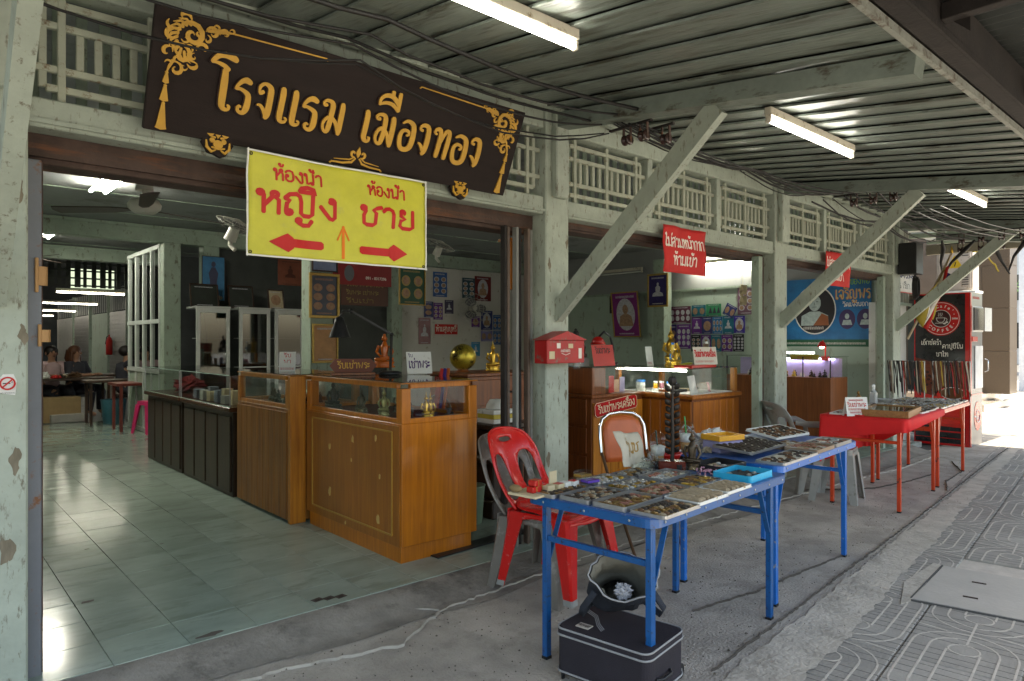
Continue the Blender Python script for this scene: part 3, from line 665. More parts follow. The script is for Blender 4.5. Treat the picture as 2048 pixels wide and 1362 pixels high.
def face(name, label, cat, loc, rz, tilt=90, group=None):
    """flat thing hung up: local x along it, local y up, local z towards the viewer"""
    return thing(name, label, cat, loc, group=group, rot=(R(tilt),0,R(rz)))

GOLD = mat('sign_gold_paint', (.56,.30,.03), .5, var=.1, scale=20)
DKBROWN = mat('sign_brown_board', (.016,.009,.007), .85, var=.2, scale=5, stretch=(1,8,1), bump=.15)
SG = thing('hotel_sign', 'long dark brown board with raised golden Thai lettering and gold scroll corners', 'sign', (.785,3.262,2.345), rot=(R(113.8),0,0))
q = MB(); q.box(-.01,-.005,-.03,2.05,.512,0,.003); q.build('board', DKBROWN, SG)
for st in SIGN:
    # dark backing a little proud of the board and the gilded face on top of it
    P = [(p[0],p[1]) for p in st]; W = [p[2] for p in st]
    sub = []; sw = []
    for i in range(len(P)-1):       # smooth the stroke
        for t in (0,.33,.66):
            p0=P[max(i-1,0)];p1=P[i];p2=P[i+1];p3=P[min(i+2,len(P)-1)]
            f=lambda a,b,c,d: .5*((2*b)+(-a+c)*t+(2*a-5*b+4*c-d)*t*t+(-a+3*b-3*c+d)*t**3)
            sub.append((f(p0[0],p1[0],p2[0],p3[0]),f(p0[1],p1[1],p2[1],p3[1]))); sw.append(W[i]+(W[i+1]-W[i])*t)
    sub.append(P[-1]); sw.append(W[-1])
    q = MB(); q.ribbon([(a-.003,b-.002) for a,b in sub], [w+.004 for w in sw], .0, .012, .00001); q.mi = 1; q.ribbon(sub, sw, .0121, .019, .00004)
    q.build('letter_stroke', [mat('letter_edge_brown', (.03,.012,.008), .6), GOLD], SG)
def curl(mb, cx, cy, r, a0, turn, w, mir=1, z=.006):
    n = 12; P = []; W = []
    for i in range(n+1):
        t = i/n; rr = r*(1-.75*t); a = R(a0+turn*t); P.append((cx+mir*rr*math.cos(a), cy+rr*math.sin(a))); W.append(w*(.35+1.2*math.sin(math.pi*min(1,t*1.1))))
    mb.ribbon(P, W, 0, z, .0001)
for mir, ox in ((1,0),(-1,2.04)):
    q = MB(); X = lambda u: ox+mir*u
    for (cx,cy,r,a0,tn,w) in ((.14,.42,.062,200,-400,.014),(.14,.42,.032,0,-330,.012),(.105,.335,.045,150,-380,.012),(.09,.27,.03,120,-360,.010),(.06,.40,.03,90,200,.012),(.22,.45,.028,180,-330,.010),(.19,.375,.03,200,-250,.010),(.10,.48,.03,0,190,.012),(.05,.33,.026,60,220,.010),(.16,.31,.03,200,170,.010),(.27,.46,.022,200,-300,.008),(.165,.435,.018,40,-300,.007),(.115,.40,.018,200,300,.007),(.075,.365,.02,90,-300,.008),(.13,.365,.02,-60,280,.007),(.20,.42,.018,90,-280,.007),(.235,.475,.014,180,-300,.006),(.055,.44,.022,120,200,.009),(.09,.305,.02,0,300,.007),(.06,.285,.016,180,-300,.006),(.12,.285,.016,0,-280,.006),(.155,.335,.016,90,300,.006),(.30,.478,.012,180,-300,.005)):
        curl(q, X(cx), cy, r, a0, tn, w, mir, .006+.0007*random.random())
    for k in range(11):
        a = R(100+k*16); r = .078
        q.ribbon([(X(.14+r*.75*math.cos(a)), .40+r*.75*math.sin(a)),(X(.14+r*1.05*math.cos(a+.2)), .40+r*1.05*math.sin(a+.2)),(X(.14+r*1.25*math.cos(a+.5)), .40+r*1.2*math.sin(a+.5))], [.012,.012,.003], 0, .0055, .0001)
    q.ribbon([(X(.20),.455),(X(.26),.468),(X(.3),.472)], [.012,.02,.006], 0, .007)
    q.ribbon([(X(.29),.472),(X(.745),.484),(X(.752),.476)], [.007,.006,.008], 0, .006)
    q.ribbon([(X(.075),.30),(X(.062),.27),(X(.056),.25)], [.014,.01,.005], 0, .006)
    q.build('scroll_corner', GOLD, SG)
    q = MB()
    for (v1, v0, w0, w1) in ((.247,.205,.008,.026),(.192,.130,.010,.036),(.118,.010,.012,.046)):
        P = [(X(.056)-w0/2,v1),(X(.056)+w0/2,v1),(X(.056)+w1*.42,v0+.012),(X(.056)+w1/2,v0),(X(.056),v0-.006),(X(.056)-w1/2,v0),(X(.056)-w1*.42,v0+.012)]
        q.prism(P[::-1] if False else P, 0, .008); q.disc(X(.056), v1, .007, .006, .0, .0095, 8)
    q.build('tassel', GOLD, SG)
q = MB()
for mir in (1,-1):
    X = lambda u: 1.008+mir*u
    q.ribbon([(X(.012),.045),(X(.03),.022),(X(.08),.012),(X(.142),.010),(X(.150),.002)], [.008,.011,.010,.008,.009], 0, .006)
    q.ribbon([(X(.02),.05),(X(.045),.034),(X(.13),.026)], [.006,.007,.003], 0, .0065)
    curl(q, X(.026), .068, .019, 240, 300, .009, mir, .007)
q.prism([(1.008,.108),(.994,.075),(1.008,.048),(1.022,.075)], 0, .008)
q.build('crest', GOLD, SG)
def lotus(u, lab):
    t = face('carved_rosette', lab, 'ornament', (.785+u,3.27,2.345), 0)
    q = MB(); q.prism([(.065*math.cos(a)*(1+.1*math.cos(6*a)), -.012+.058*math.sin(a)*(1+.12*math.cos(5*a))) for a in [R(k*15) for k in range(24)]], -.01, .012); q.build('backing', DKBROWN, t)
    q = MB()
    for k in (-1,1):
        q.ribbon([(k*.05,.03),(k*.035,.022),(k*.02,.03)], [.006,.018,.01], .012, .019); q.ribbon([(k*.052,-.005),(k*.05,-.035),(k*.03,-.055),(k*.012,-.045)], [.006,.013,.012,.006], .012, .0192)
        q.disc(k*.026,-.002,.012,.012,.012,.0194,10); q.ribbon([(k*.03,.016),(k*.012,.012)], .008, .012, .019)
    q.prism([(0,.052),(-.015,.03),(0,.008),(.015,.03)], .012, .0196); q.disc(0,-.018,.022,.02,.012,.0198,12); q.ribbon([(-.028,-.034),(0,-.04),(.028,-.034)], .007, .0121, .0204)
    q.build('gilded_face', GOLD, t)
lotus(.30, 'small gilded lotus carving under the left end of the hotel signboard')
lotus(1.70, 'small gilded lotus carving under the right end of the hotel signboard')

# vinyl banners: rippled sheets with printed text following the sheet
def cloth(name, label, loc, rz, w, h, m, wob=.012, nx=18, ny=12, cat='banner', seed=1, edge=None, group=None, skew=(0,0)):
    import mathutils.noise as mn
    t = face(name, label, cat, loc, rz, group=group)
    def zf(x, y): return wob*(mn.noise(Vector((x*4,y*5,seed)))+.45*mn.noise(Vector((x*11,y*9,seed+5)))) + .3*wob
    q = MB(); vs = [(w*i/nx, h*j/ny, zf(w*i/nx, h*j/ny)) for i in range(nx+1) for j in range(ny+1)]
    q.add(vs, [(i*(ny+1)+j,(i+1)*(ny+1)+j,(i+1)*(ny+1)+j+1,i*(ny+1)+j+1) for i in range(nx) for j in range(ny)], True)
    o = q.build('sheet', m, t); md = o.modifiers.new('thick', 'SOLIDIFY'); md.thickness = .0015; md.offset = -1
    return t, zf
def printed(t, zf, mb, m, name='print', lift=.0012):
    mb.v = [(x, y, z+zf(x,y)+lift) for x,y,z in mb.v]
    return mb.build(name, m, t)
RED_INK = mat('red_print', (.52,.012,.012), .5, var=.08); YEL = mat('yellow_vinyl', (.56,.53,.05), .45, var=.10, scale=7, bump=.5, bscale=9, dirt=((.48,.45,.08),.2,5))
bn, zf = cloth('toilet_banner', 'yellow vinyl banner with red Thai toilet directions and arrows, hung under the dark sign', (1.193,3.20,1.822), 0, 1.005, .495, YEL, .021, 30, 18)
q = MB()
def tx(s, x, y, h, w, width): thai(q, s, x, y, h, w, 0, .0006, width)
tx('ห้องน้ำ', .125, .372, .055, .0105, .255)
tx('หญิง', .042, .212, .105, .0215, .42)
tx('ห้องน้ำ', .632, .372, .052, .0098, .235)
tx('ชาย', .585, .212, .10, .021, .345)
for pts in ([(.112,.078),(.20,.128),(.20,.100),(.375,.100),(.375,.052),(.20,.052),(.20,.020)],[(.872,.078),(.79,.124),(.79,.098),(.60,.098),(.60,.052),(.79,.052),(.79,.02)]):
    sg = -1 if pts[0][0] < .5 else 1; tip = pts[0][0]; tail = .375 if sg < 0 else .60; neck = .20 if sg < 0 else .79
    q.ribbon([(tail+(neck-tail)*k/8, .076) for k in range(9)], .042, .0, .0012, 0)
    q.ribbon([(neck+(tip-neck)*k/8, .076) for k in range(9)], [.092*(1-k/8.3) for k in range(9)], .0, .0016, 0)
printed(bn, zf, q, RED_INK, 'lettering', .0022)
q = MB(); q.ribbon([(.495,.025),(.493,.185)], [.017,.014], 0, .0007); q.ribbon([(.462,.115),(.493,.185)], .008, 0, .0011); q.ribbon([(.493,.185),(.527,.118)], .008, 0, .0015)
printed(bn, zf, q, mat('orange_pen', (.75,.18,.01), .6), 'up_arrow')
q = MB()
for a, b in (((0,.004),(1.005,.004)),((0,.491),(1.005,.491)),((.003,0),(.003,.495)),((1.002,0),(1.002,.495))):
    q.ribbon([(a[0]+(b[0]-a[0])*k/12, a[1]+(b[1]-a[1])*k/12) for k in range(13)], .008, 0, .0009)
printed(bn, zf, q, WHITE, 'white_hem')
for (x, y) in ((.018,.018),(.987,.018),(.018,.475),(.987,.475)):
    q = MB(); q.lathe([(.0035,.002),(.0085,.002),(.0085,0)], (x,y,zf(x,y)+.001), 10); q.build('eyelet', mat('eyelet_brass', (.06,.05,.03), .4, metal=.6), bn)
RCL = mat('red_cloth', (.50,.02,.018), .75, var=.12, scale=5, bump=.3)
WPR = mat('white_print', (.75,.70,.62), .6)
def mask_sign(lab, loc, w, h, seed, l2=True):
    t, zf = cloth('red_cloth_sign', lab, loc, 0, w, h, RCL, .03, 14, 12, seed=seed, group='red cloth signs hanging from the beam')
    q = MB(); thai(q, 'ไม่สวมหน้ากาก', .03, h*.56, .075, .011, 0, .0006, w-.05); thai(q, 'ห้ามเข้า', w*.22, h*.18, .075, .012, 0, .0006, w*.55)
    printed(t, zf, q, WPR, 'lettering', .0015)
mask_sign('red cloth sign with white Thai writing hanging beside the first strut', (4.50,3.26,1.975), .60, .375, 3)
mask_sign('red cloth sign half hidden behind the second strut', (7.42,3.26,2.03), .60, .37, 8)

# ------------------------------------------------------------- counters and display cases
ORW = wood('orange_teak_veneer', (.54,.172,.008), (.36,.105,.006), .32, coat=.25, bump=.05)
ORW2 = wood('amber_pine', (.55,.21,.02), (.32,.10,.012), .35, coat=.2)
REDW = wood('red_brown_wood', (.26,.075,.016), (.13,.035,.010), .35, coat=.2)
DKW = wood('dark_stained_wood', (.055,.028,.014), (.022,.012,.008), .4, coat=.15)
VEN = wood('teak_front_panel', (.38,.135,.014), (.26,.08,.010), .38, coat=.2, bump=.05)
TOPG = mat('glass_top_edge', (.25,.33,.28), .08, coat=.5)
def frame_case(t, x0, y0, x1, y1, zb, zt, m, mull=.05, top=True):
    """wooden posts and rails round glass panes, in thing space"""
    for (a, b) in ((x0,y0),(x1-mull,y0),(x0,y1-mull),(x1-mull,y1-mull)):
        q = MB(); q.box(a,b,zb,a+mull,b+mull,zt-.04,.003); q.build('corner_post', m, t)
    for nm, z0, z1 in (('bottom_rail',zb,zb+.03),('top_rail',zt-.04,zt-.012)):
        for (a0,b0,a1,b1) in ((x0+mull,y0+.004,x1-mull,y0+.034),(x0+mull,y1-.034,x1-mull,y1-.004),(x0+.004,y0+mull,x0+.034,y1-mull),(x1-.034,y0+mull,x1-.004,y1-mull)):
            q = MB(); zz0 = z0+(.0 if nm == 'bottom_rail' else .0); q.box(a0+.0005,b0+.0005,zz0,a1-.0005,b1-.0005,z1,.002); q.build(nm, m, t)
    for (a0,b0,a1,b1) in ((x0+mull,y0+.016,x1-mull,y0+.020),(x0+.016,y0+mull,x0+.020,y1-mull),(x1-.020,y0+mull,x1-.016,y1-mull)):
        q = MB(); q.box(a0,b0,zb+.03,a1,b1,zt-.04); q.build('glass_pane', GLASS, t)
    q = MB(); q.box(x0-.005,y0-.005,zt-.012,x1+.005,y1+.005,zt-.005,.002); q.build('top_frame', m, t)
    q = MB(); q.box(x0+.02,y0+.02,zt-.0045,x1-.02,y1-.02,zt+.002,.001); q.build('glass_top', glassy('table_glass', (.86,.90,.88), .04, 1.3), t)
c1 = thing('display_counter', 'glossy orange veneered display counter with glass case, nearest the forecourt', 'counter', (2.27,3.555,.06))
q = MB(); q.box(0,0,.10,.585,1.31,.855,.004); q.build('cabinet', ORW, c1)
q = MB(); q.box(.006,.02,0,.55,1.27,.099); q.build('plinth', ORW, c1)
q = MB(); q.box(-.006,.02,.10,-.0005,1.30,.84,.001); q.build('side_panel', VEN, c1)
MOLD = mat('gilt_moulding', (.40,.22,.04), .4, var=.1)
for a, b in (((-.008,.10,.16),(-.008,.10,.80)),((-.008,1.2,.16),(-.008,1.2,.80)),((-.008,.10,.16),(-.008,1.2,.16)),((-.008,.10,.80),(-.008,1.2,.80))):
    q = MB(); q.bar(a, b, .010, .010); q.build('moulding', MOLD, c1)
PEEL = mat('peeled_veneer_patch', (.55,.36,.12), .8)
random.seed(21)
for (y, z, s) in ((.27,.22,.028),(.93,.30,.026),(.93,.62,.02),(.6,.70,.02),(.30,.74,.018),(.25,.50,.014),(.62,.56,.012),(.7,.12,.01)):
    q = MB(); q.prism([(s*rnd(.5,1)*math.cos(R(k*45)), 1.5*s*rnd(.5,1)*math.sin(R(k*45))) for k in range(8)], 0, .0015); q.build('veneer_patch', PEEL, c1, (-.006,y,z), (R(90),0,R(-90)))
frame_case(c1, 0,0,.585,1.31,.855,1.11,ORW,.065)
q = MB(); q.box(.035,.035,.8555,.55,1.275,.862); q.build('case_floor_cloth', mat('dark_red_felt', (.15,.012,.012), .9), c1)
c2 = thing('display_counter', 'amber pine display counter with dark carvings, between the orange counter and the black one', 'counter', (2.15,4.885,.06))
q = MB(); q.box(0,.0,.02,.60,1.07,.855,.004); q.build('cabinet', wood('worn_pine', (.32,.125,.02), (.15,.055,.012), .45), c2)
q = MB(); q.box(-.004,-.004,0,.12,.04,1.10,.004); q.build('front_post', ORW2, c2)
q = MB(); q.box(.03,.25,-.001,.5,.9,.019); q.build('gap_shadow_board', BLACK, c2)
for k in range(9):
    q = MB(); q.box(-.010,.055+k*.112,.03,-.0005,.055+k*.112+.106,.83,.002); q.build('plank', wood('worn_pine', (.32,.125,.02), (.15,.055,.012)), c2)
frame_case(c2, 0,.045,.60,1.07,.855,1.11,ORW2,.05)
for nm, yy, L, lab in (('display_counter',6.05,1.42,'black panelled counter with frameless glass case holding stacked boxes, beside the pine counter'),('display_counter',7.50,1.35,'farthest black panelled counter with glass case, ending beside the pink stool')):
    c3 = thing(nm, lab, 'counter', (2.12,yy,.06))
    q = MB(); q.box(.03,.02,0,.62,L-.01,.74,.004); q.build('cabinet', DKW, c3)
    q = MB(); q.box(-.01,0,.745,.64,L+.0,.785,.006); q.build('ledge', wood('ledge_wood', (.10,.04,.018), (.05,.02,.01), .25), c3)
    for k in range(4):
        q = MB(); w = (L-.1)/4; q.box(.012,.05+k*w,.04,.0295,.05+k*w+w-.035,.70,.004); q.build('door_panel', DKW, c3)
    for (a0,b0,a1,b1) in ((.0,.01,.004,L-.01),(.004,.01,.60,.014),(.0,L-.014,.60,L-.010),(.596,.014,.60,L-.014)):
        q = MB(); q.box(a0,b0,.787,a1,b1,1.06); q.build('glass_pane', GLASS, c3)
    q = MB(); q.box(-.006,.004,1.0605,.61,L-.004,1.068,.001); q.build('glass_top', glassy('table_glass'), c3)
    q = MB()
    for yv in (.01, L-.012): q.box(-.002,yv-.003,.787,.006,yv+.005,1.06)
    q.build('edge_trim', STEEL, c3)
    q = MB(); q.box(-.007,.0,1.0605,-.0062,L,1.0685); q.box(-.004,.004,.787,-.0005,L-.004,.795); q.build('glass_edge', mat('pale_glass_edge', (.45,.60,.52), .2, coat=.5), c3)
# right hand shop: drawers, small case, long lit case, far counter
c4 = thing('drawer_cabinet', 'brown wooden drawer cabinet standing behind the folding gate', 'cabinet', (3.55,4.55,.06))
q = MB(); q.box(0,0,0,.85,.55,1.06,.005); q.build('carcass', REDW, c4)
for k in range(4):
    q = MB(); q.box(.04,-.016,.06+k*.25,.81,-.001,.06+k*.25+.22,.004); dr = q.build('drawer', REDW, c4)
    q = MB(); q.tube([(.36,-.017,.17+k*.25),(.38,-.035,.165+k*.25),(.47,-.035,.165+k*.25),(.49,-.017,.17+k*.25)], .007, 6); q.build('handle', BLACK, dr)
q = MB(); q.box(-.02,-.03,1.061,.87,.57,1.09,.006); q.build('top', REDW, c4)
c5 = thing('display_counter', 'wooden counter with small glass case of notes and a red Thai sign on its front', 'counter', (4.66,4.15,.06))
q = MB(); q.box(0,0,0,.74,.75,.84,.004); q.build('cabinet', REDW, c5)
for k in range(6):
    q = MB(); q.box(.012+k*.121,-.014,.01,.012+k*.121+.116,-.0005,.80,.003); q.build('plank', ORW2, c5)
for k in range(3):
    q = MB(); q.box(-.014,.05,.08+k*.26,-.0005,.70,.08+k*.26+.23,.004); q.build('drawer', REDW, c5)
q = MB(); q.box(-.02,-.03,.841,.76,.77,.875,.008); q.build('ledge', REDW, c5)
q = MB(); q.box(0,.0,.876,.20,.60,1.12,.004); q.box(.0,-.012,.876,.03,-.0005,1.12); q.build('case_back', REDW, c5)
for (a0,b0,a1,b1) in ((.03,-.01,.74,-.006),(.736,-.006,.74,.5)):
    q = MB(); q.box(a0,b0,.876,a1,b1,1.115); q.build('glass_pane', GLASS, c5)
q = MB(); q.box(-.01,-.015,1.121,.75,.6,1.129,.001); q.build('glass_top', glassy('table_glass'), c5)
sg5 = face('red_plaque', 'red enamel plaque with cream Thai lettering fixed to the plank counter', 'sign', (4.68,4.128,.72), 0)
sg5.rotation_euler = (R(90),R(-6),0)
q = MB(); q.prism([(.03,0),(.59,0),(.62,.03),(.62,.11),(.59,.14),(.03,.14),(0,.11),(0,.03)], 0, .006); q.build('plate', mat('red_enamel', (.42,.012,.015), .25, coat=.4), sg5)
q = MB(); thai(q, 'รับเช่าพระเครื่อง', .05, .035, .062, .0085, .006, .0072, .53)
for a, b in (((.03,.006),(.59,.006)),((.03,.134),(.59,.134)),((.006,.03),(.006,.11)),((.614,.03),(.614,.11)),((.006,.03),(.03,.006)),((.614,.03),(.59,.006)),((.006,.11),(.03,.134)),((.614,.11),(.59,.134))): q.ribbon([a,b], .005, .006, .0068)
q.build('lettering', mat('cream_print', (.62,.52,.36), .5), sg5)
c6 = thing('display_counter', 'corner counter of orange planks under a lit glass case full of papers and jars', 'counter', (5.46,3.62,.06))
q = MB(); q.box(.0,.0,0,.80,.92,.82,.004); q.build('cabinet', REDW, c6)
for k in range(8):
    q = MB(); q.box(-.014,.004+k*.115,.01,-.0005,.004+k*.115+.110,.80,.003); q.build('plank', wood('plank_orange', (.48,.155,.014), (.28,.075,.01), .35, coat=.2), c6)
for k in range(7):
    q = MB(); q.box(.004+k*.114,-.014,.01,.004+k*.114+.109,-.0005,.80,.003); q.build('plank', wood('plank_orange', (.48,.155,.014), (.28,.075,.01)), c6)
q = MB(); q.box(-.035,-.035,.821,.83,.94,.862,.01); q.build('ledge', wood('plank_orange', (.48,.155,.014), (.28,.075,.01)), c6)
for (a, b) in ((.74,.0),(.74,.87),(.0,.87)):
    q = MB(); q.box(a,b,.863,a+.05,b+.05,1.10,.003); q.build('corner_post', ORW2, c6)
for (a0,b0,a1,b1) in ((.0,.0,.004,.87),(.004,.0,.74,.004),(.784,.05,.788,.87)):
    q = MB(); q.box(a0,b0,.863,a1,b1,1.10); q.build('glass_pane', GLASS, c6)
q = MB(); q.box(-.01,-.01,1.101,.80,.93,1.109,.001); q.build('glass_top', glassy('table_glass'), c6)
q = MB(); q.box(.02,.02,.8625,.73,.86,.868); q.build('case_floor', WHITE, c6)
q = MB(); q.cyl((.05,.1,1.085),(.05,.8,1.085),.012,n=10); q.build('case_tube', lamp_mat('case_lamp', (.95,1,.95), 9), c6)
c7 = thing('display_counter', 'reddish plywood counter with a long violet-lit glass case below the blue banner', 'counter', (8.70,3.75,.06))
q = MB(); q.box(0,0,0,.5,1.45,.90,.004); q.build('cabinet', wood('plywood_red', (.30,.095,.025), (.19,.055,.015), .35, coat=.2), c7)
for k in range(5):
    q = MB(); q.box(-.005,k*.29+.001,.03,-.0005,k*.29+.288,.895,.001); q.build('front_panel', MATS['plywood_red'], c7)
for (a0,b0,a1,b1) in ((.0,.0,.004,1.45),(.004,.0,.5,.004)):
    q = MB(); q.box(a0,b0,.902,a1,b1,1.16); q.build('glass_pane', GLASS, c7)
for y in (.0,.35,1.44):
    q = MB(); q.box(-.004,y,.902,.006,y+.012,1.16); q.build('edge_trim', BLACK, c7)
q = MB(); q.box(-.01,-.01,1.161,.52,1.46,1.17,.001); q.build('glass_top', glassy('table_glass'), c7)
q = MB(); q.box(.35,.01,.901,.36,1.44,1.14); q.build('case_back', mat('violet_white_back', (.55,.5,.8), .6), c7)
q = MB(); q.cyl((.32,.1,1.13),(.32,.95,1.13),.010,n=10); q.build('case_tube', lamp_mat('violet_lamp', (.72,.66,1.0), 6), c7)
q = MB(); q.cyl((.30,.35,1.21),(.30,1.05,1.21),.012,n=10); q.build('shelf_tube', lamp_mat('case_lamp', (.95,1,.95), 9), c7)
# ------------------------------------------------------------- folding tables on the forecourt
BLUE = mat('blue_enamel', (.004,.085,.27), .3, var=.15, scale=12, coat=.35, dirt=((.035,.02,.015), .14, 38))
BLUE2 = mat('bright_blue_enamel', (.006,.13,.47), .3, var=.1, scale=12, coat=.35, dirt=((.3,.3,.3), .08, 30))
REDP = mat('orange_red_enamel', (.60,.055,.012), .35, var=.1, coat=.3, dirt=((.1,.03,.02), .10, 25))
TOPW = mat('worn_blue_top', (.02,.09,.30), .4, var=.2, scale=10, dirt=((.25,.27,.3), .15, 20))
def rrect(x0, y0, x1, y1, r, n=5):
    P = []
    for cx, cy, a in ((x1-r,y1-r,0),(x0+r,y1-r,90),(x0+r,y0+r,180),(x1-r,y0+r,270)):
        P += [(cx+r*math.cos(R(a+90*k/n)), cy+r*math.sin(R(a+90*k/n))) for k in range(n+1)]
    return P
def folding_table(lab, x, y, rz, L, W, H, m, mtop, group, feet=True):
    t = thing('folding_table', lab, 'table', (x,y,0), R(rz), group)
    q = MB(); q.prism(rrect(0,0,L,W,.06), H-.038, H-.004); q.build('apron', m, t)
    q = MB(); q.prism(rrect(.004,.004,L-.004,W-.004,.057), H-.0038, H); q.build('table_top', mtop, t)
    for sx in (.06, L-.10):
        for sy in (.05, W-.08):
            q = MB(); q.box(sx,sy,.012,sx+.032,sy+.028,H-.039,.002); lg = q.build('leg', m, t)
            q = MB(); q.box(sx-.001,sy-.001,0,sx+.033,sy+.029,.0118); q.build('rubber_foot', BLACK, lg)
        q = MB(); q.box(sx+.006,.079,H-.21,sx+.026,W-.081,H-.185,.002); q.build('crossbar', m, t)
        d = 1 if sx < L/2 else -1
        for sy in (.066, W-.066):
            bx = sx+(.033 if d > 0 else -.001)
            q = MB(); q.bar((bx+.0*d,sy+.022*(1 if sy < W/2 else -1)*0,H-.29),(bx+.11*d,sy,H-.041),.006,.024,up=(0,1,0)); q.build('brace', m, t)
    q = MB()
    for k in range(8):
        q.ball((L*(k+.5)/8,-.0015,H-.02),.006,.003,.006,8,4)
    for k in range(3): q.ball((-.0015,W*(k+.5)/3,H-.02),.003,.006,.006,8,4)
    q.build('rivet', STEEL, t, kind='stuff')
    return t
folding_table('nearest blue steel folding table, crowded with metal amulet trays', 2.13,1.58,4.5,1.275,.67,.74,BLUE,TOPW,'blue folding tables')
folding_table('second blue folding table, brighter blue, half bare with loose trays', 3.43,1.735,5.5,1.31,.67,.765,BLUE2,TOPW,'blue folding tables')
folding_table('red folding table under the red cloth, nearer of the two red ones', 6.10,2.03,4.5,1.30,.66,.775,REDP,REDP,'red folding tables')
folding_table('red folding table beside the drinks machine, beyond the cloth covered one', 7.46,2.15,4.5,1.30,.66,.765,REDP,REDP,'red folding tables')
def loc_on(x, y, rz, u, v): return (x+u*math.cos(R(rz))-v*math.sin(R(rz)), y+u*math.sin(R(rz))+v*math.cos(R(rz)))
T1 = lambda u, v: loc_on(2.13,1.58,4.5,u,v)
T2 = lambda u, v: loc_on(3.43,1.735,5.5,u,v)
T3 = lambda u, v: loc_on(6.10,2.03,4.5,u,v)
T4 = lambda u, v: loc_on(7.46,2.15,4.5,u,v)
# red cloth with hanging folds
def drape():
    import mathutils.noise as mn
    q = MB(); L, W = 1.30, .66
    top = rrect(-.02,-.02,L+.0,W+.02,.05,4); n = len(top)
    rings = []; cx, cy = L/2, W/2
    rings.append([(cx+(a-cx)*.5, cy+(b-cy)*.5, .779) for a, b in top]); rings.append([(a, b, .779) for a, b in top])
    for k in range(1, 7):
        ring = []
        for i, (a, b) in enumerate(top):
            back = b > W*.6; right = a > L*.9
            dr = (.09 if not back else .42) ; 
            if a > L*.5 and not back: dr = .05+.0*a
            if a < .02: dr = .10+.10*max(0, 1-abs(b-W)/.3)
            f = k/6; wv = .018*math.sin(i*1.9)*f + .01*mn.noise(Vector((i*.7,f*2,1)))
            dx, dy = (a-cx), (b-cy); l = math.hypot(dx, dy)
            ring.append((a+dx/l*(.006+wv), b+dy/l*(.006+wv), .779-.004-dr*f))
        rings.append(ring)
    vs = [p for r_ in rings for p in r_]; fs = [tuple(range(n))]
    for k in range(len(rings)-1):
        for i in range(n): fs.append((k*n+i,(k+1)*n+i,(k+1)*n+(i+1)%n,k*n+(i+1)%n))
    q.add(vs, fs, True)
    o = q.build('tablecloth', mat('bright_red_cloth', (.62,.012,.014), .75, var=.08, bump=.2, bscale=20), None, (6.10,2.03,0), (0,0,R(4.5)))
    return tag(o, 'bright red cloth draped over the nearer red table, hanging low at the back', 'tablecloth')
drape()

# ------------------------------------------------------------- moulded plastic chairs
from mathutils.geometry import delaunay_2d_cdt
def inside(p, poly):
    x, y = p; c = False; j = len(poly)-1
    for i in range(len(poly)):
        xi, yi = poly[i]; xj, yj = poly[j]
        if (yi > y) != (yj > y) and x < (xj-xi)*(y-yi)/(yj-yi)+xi: c = not c
        j = i
    return c
def plate(outline, holes, step, fn):
    P = [Vector(p) for p in outline]; E = [(i,(i+1) % len(outline)) for i in range(len(outline))]
    for h in holes:
        o = len(P); P += [Vector(p) for p in h]; E += [(o+i, o+(i+1) % len(h)) for i in range(len(h))]
    xs = [p[0] for p in outline]; ys = [p[1] for p in outline]
    x = min(xs)+step/2
    while x < max(xs):
        y = min(ys)+step/2
        while y < max(ys):
            if inside((x,y), outline) and not any(inside((x,y), h) for h in holes) and min((Vector((x,y))-p).length for p in P[:]) > step*.45: P.append(Vector((x,y)))
            y += step
        x += step
    vs, es, fs, *_ = delaunay_2d_cdt(P, E, [], 0, 1e-5)
    F = []
    for f in fs:
        c = (sum(vs[i].x for i in f)/len(f), sum(vs[i].y for i in f)/len(f))
        if inside(c, outline) and not any(inside(c, h) for h in holes): F.append(tuple(f))
    return [fn(v.x, v.y) for v in vs], F
def spline(pts, n=6, closed=True):
    out = []; k = len(pts)
    for i in range(k):
        p0,p1,p2,p3 = (pts[(i+j-1) % k] for j in range(4))
        for s in range(n):
            t = s/n
            out.append(tuple(.5*((2*b)+(-a+c)*t+(2*a-5*b+4*c-d)*t*t+(-a+3*b-3*c+d)*t**3) for a,b,c,d in zip(p0,p1,p2,p3)))
    return out
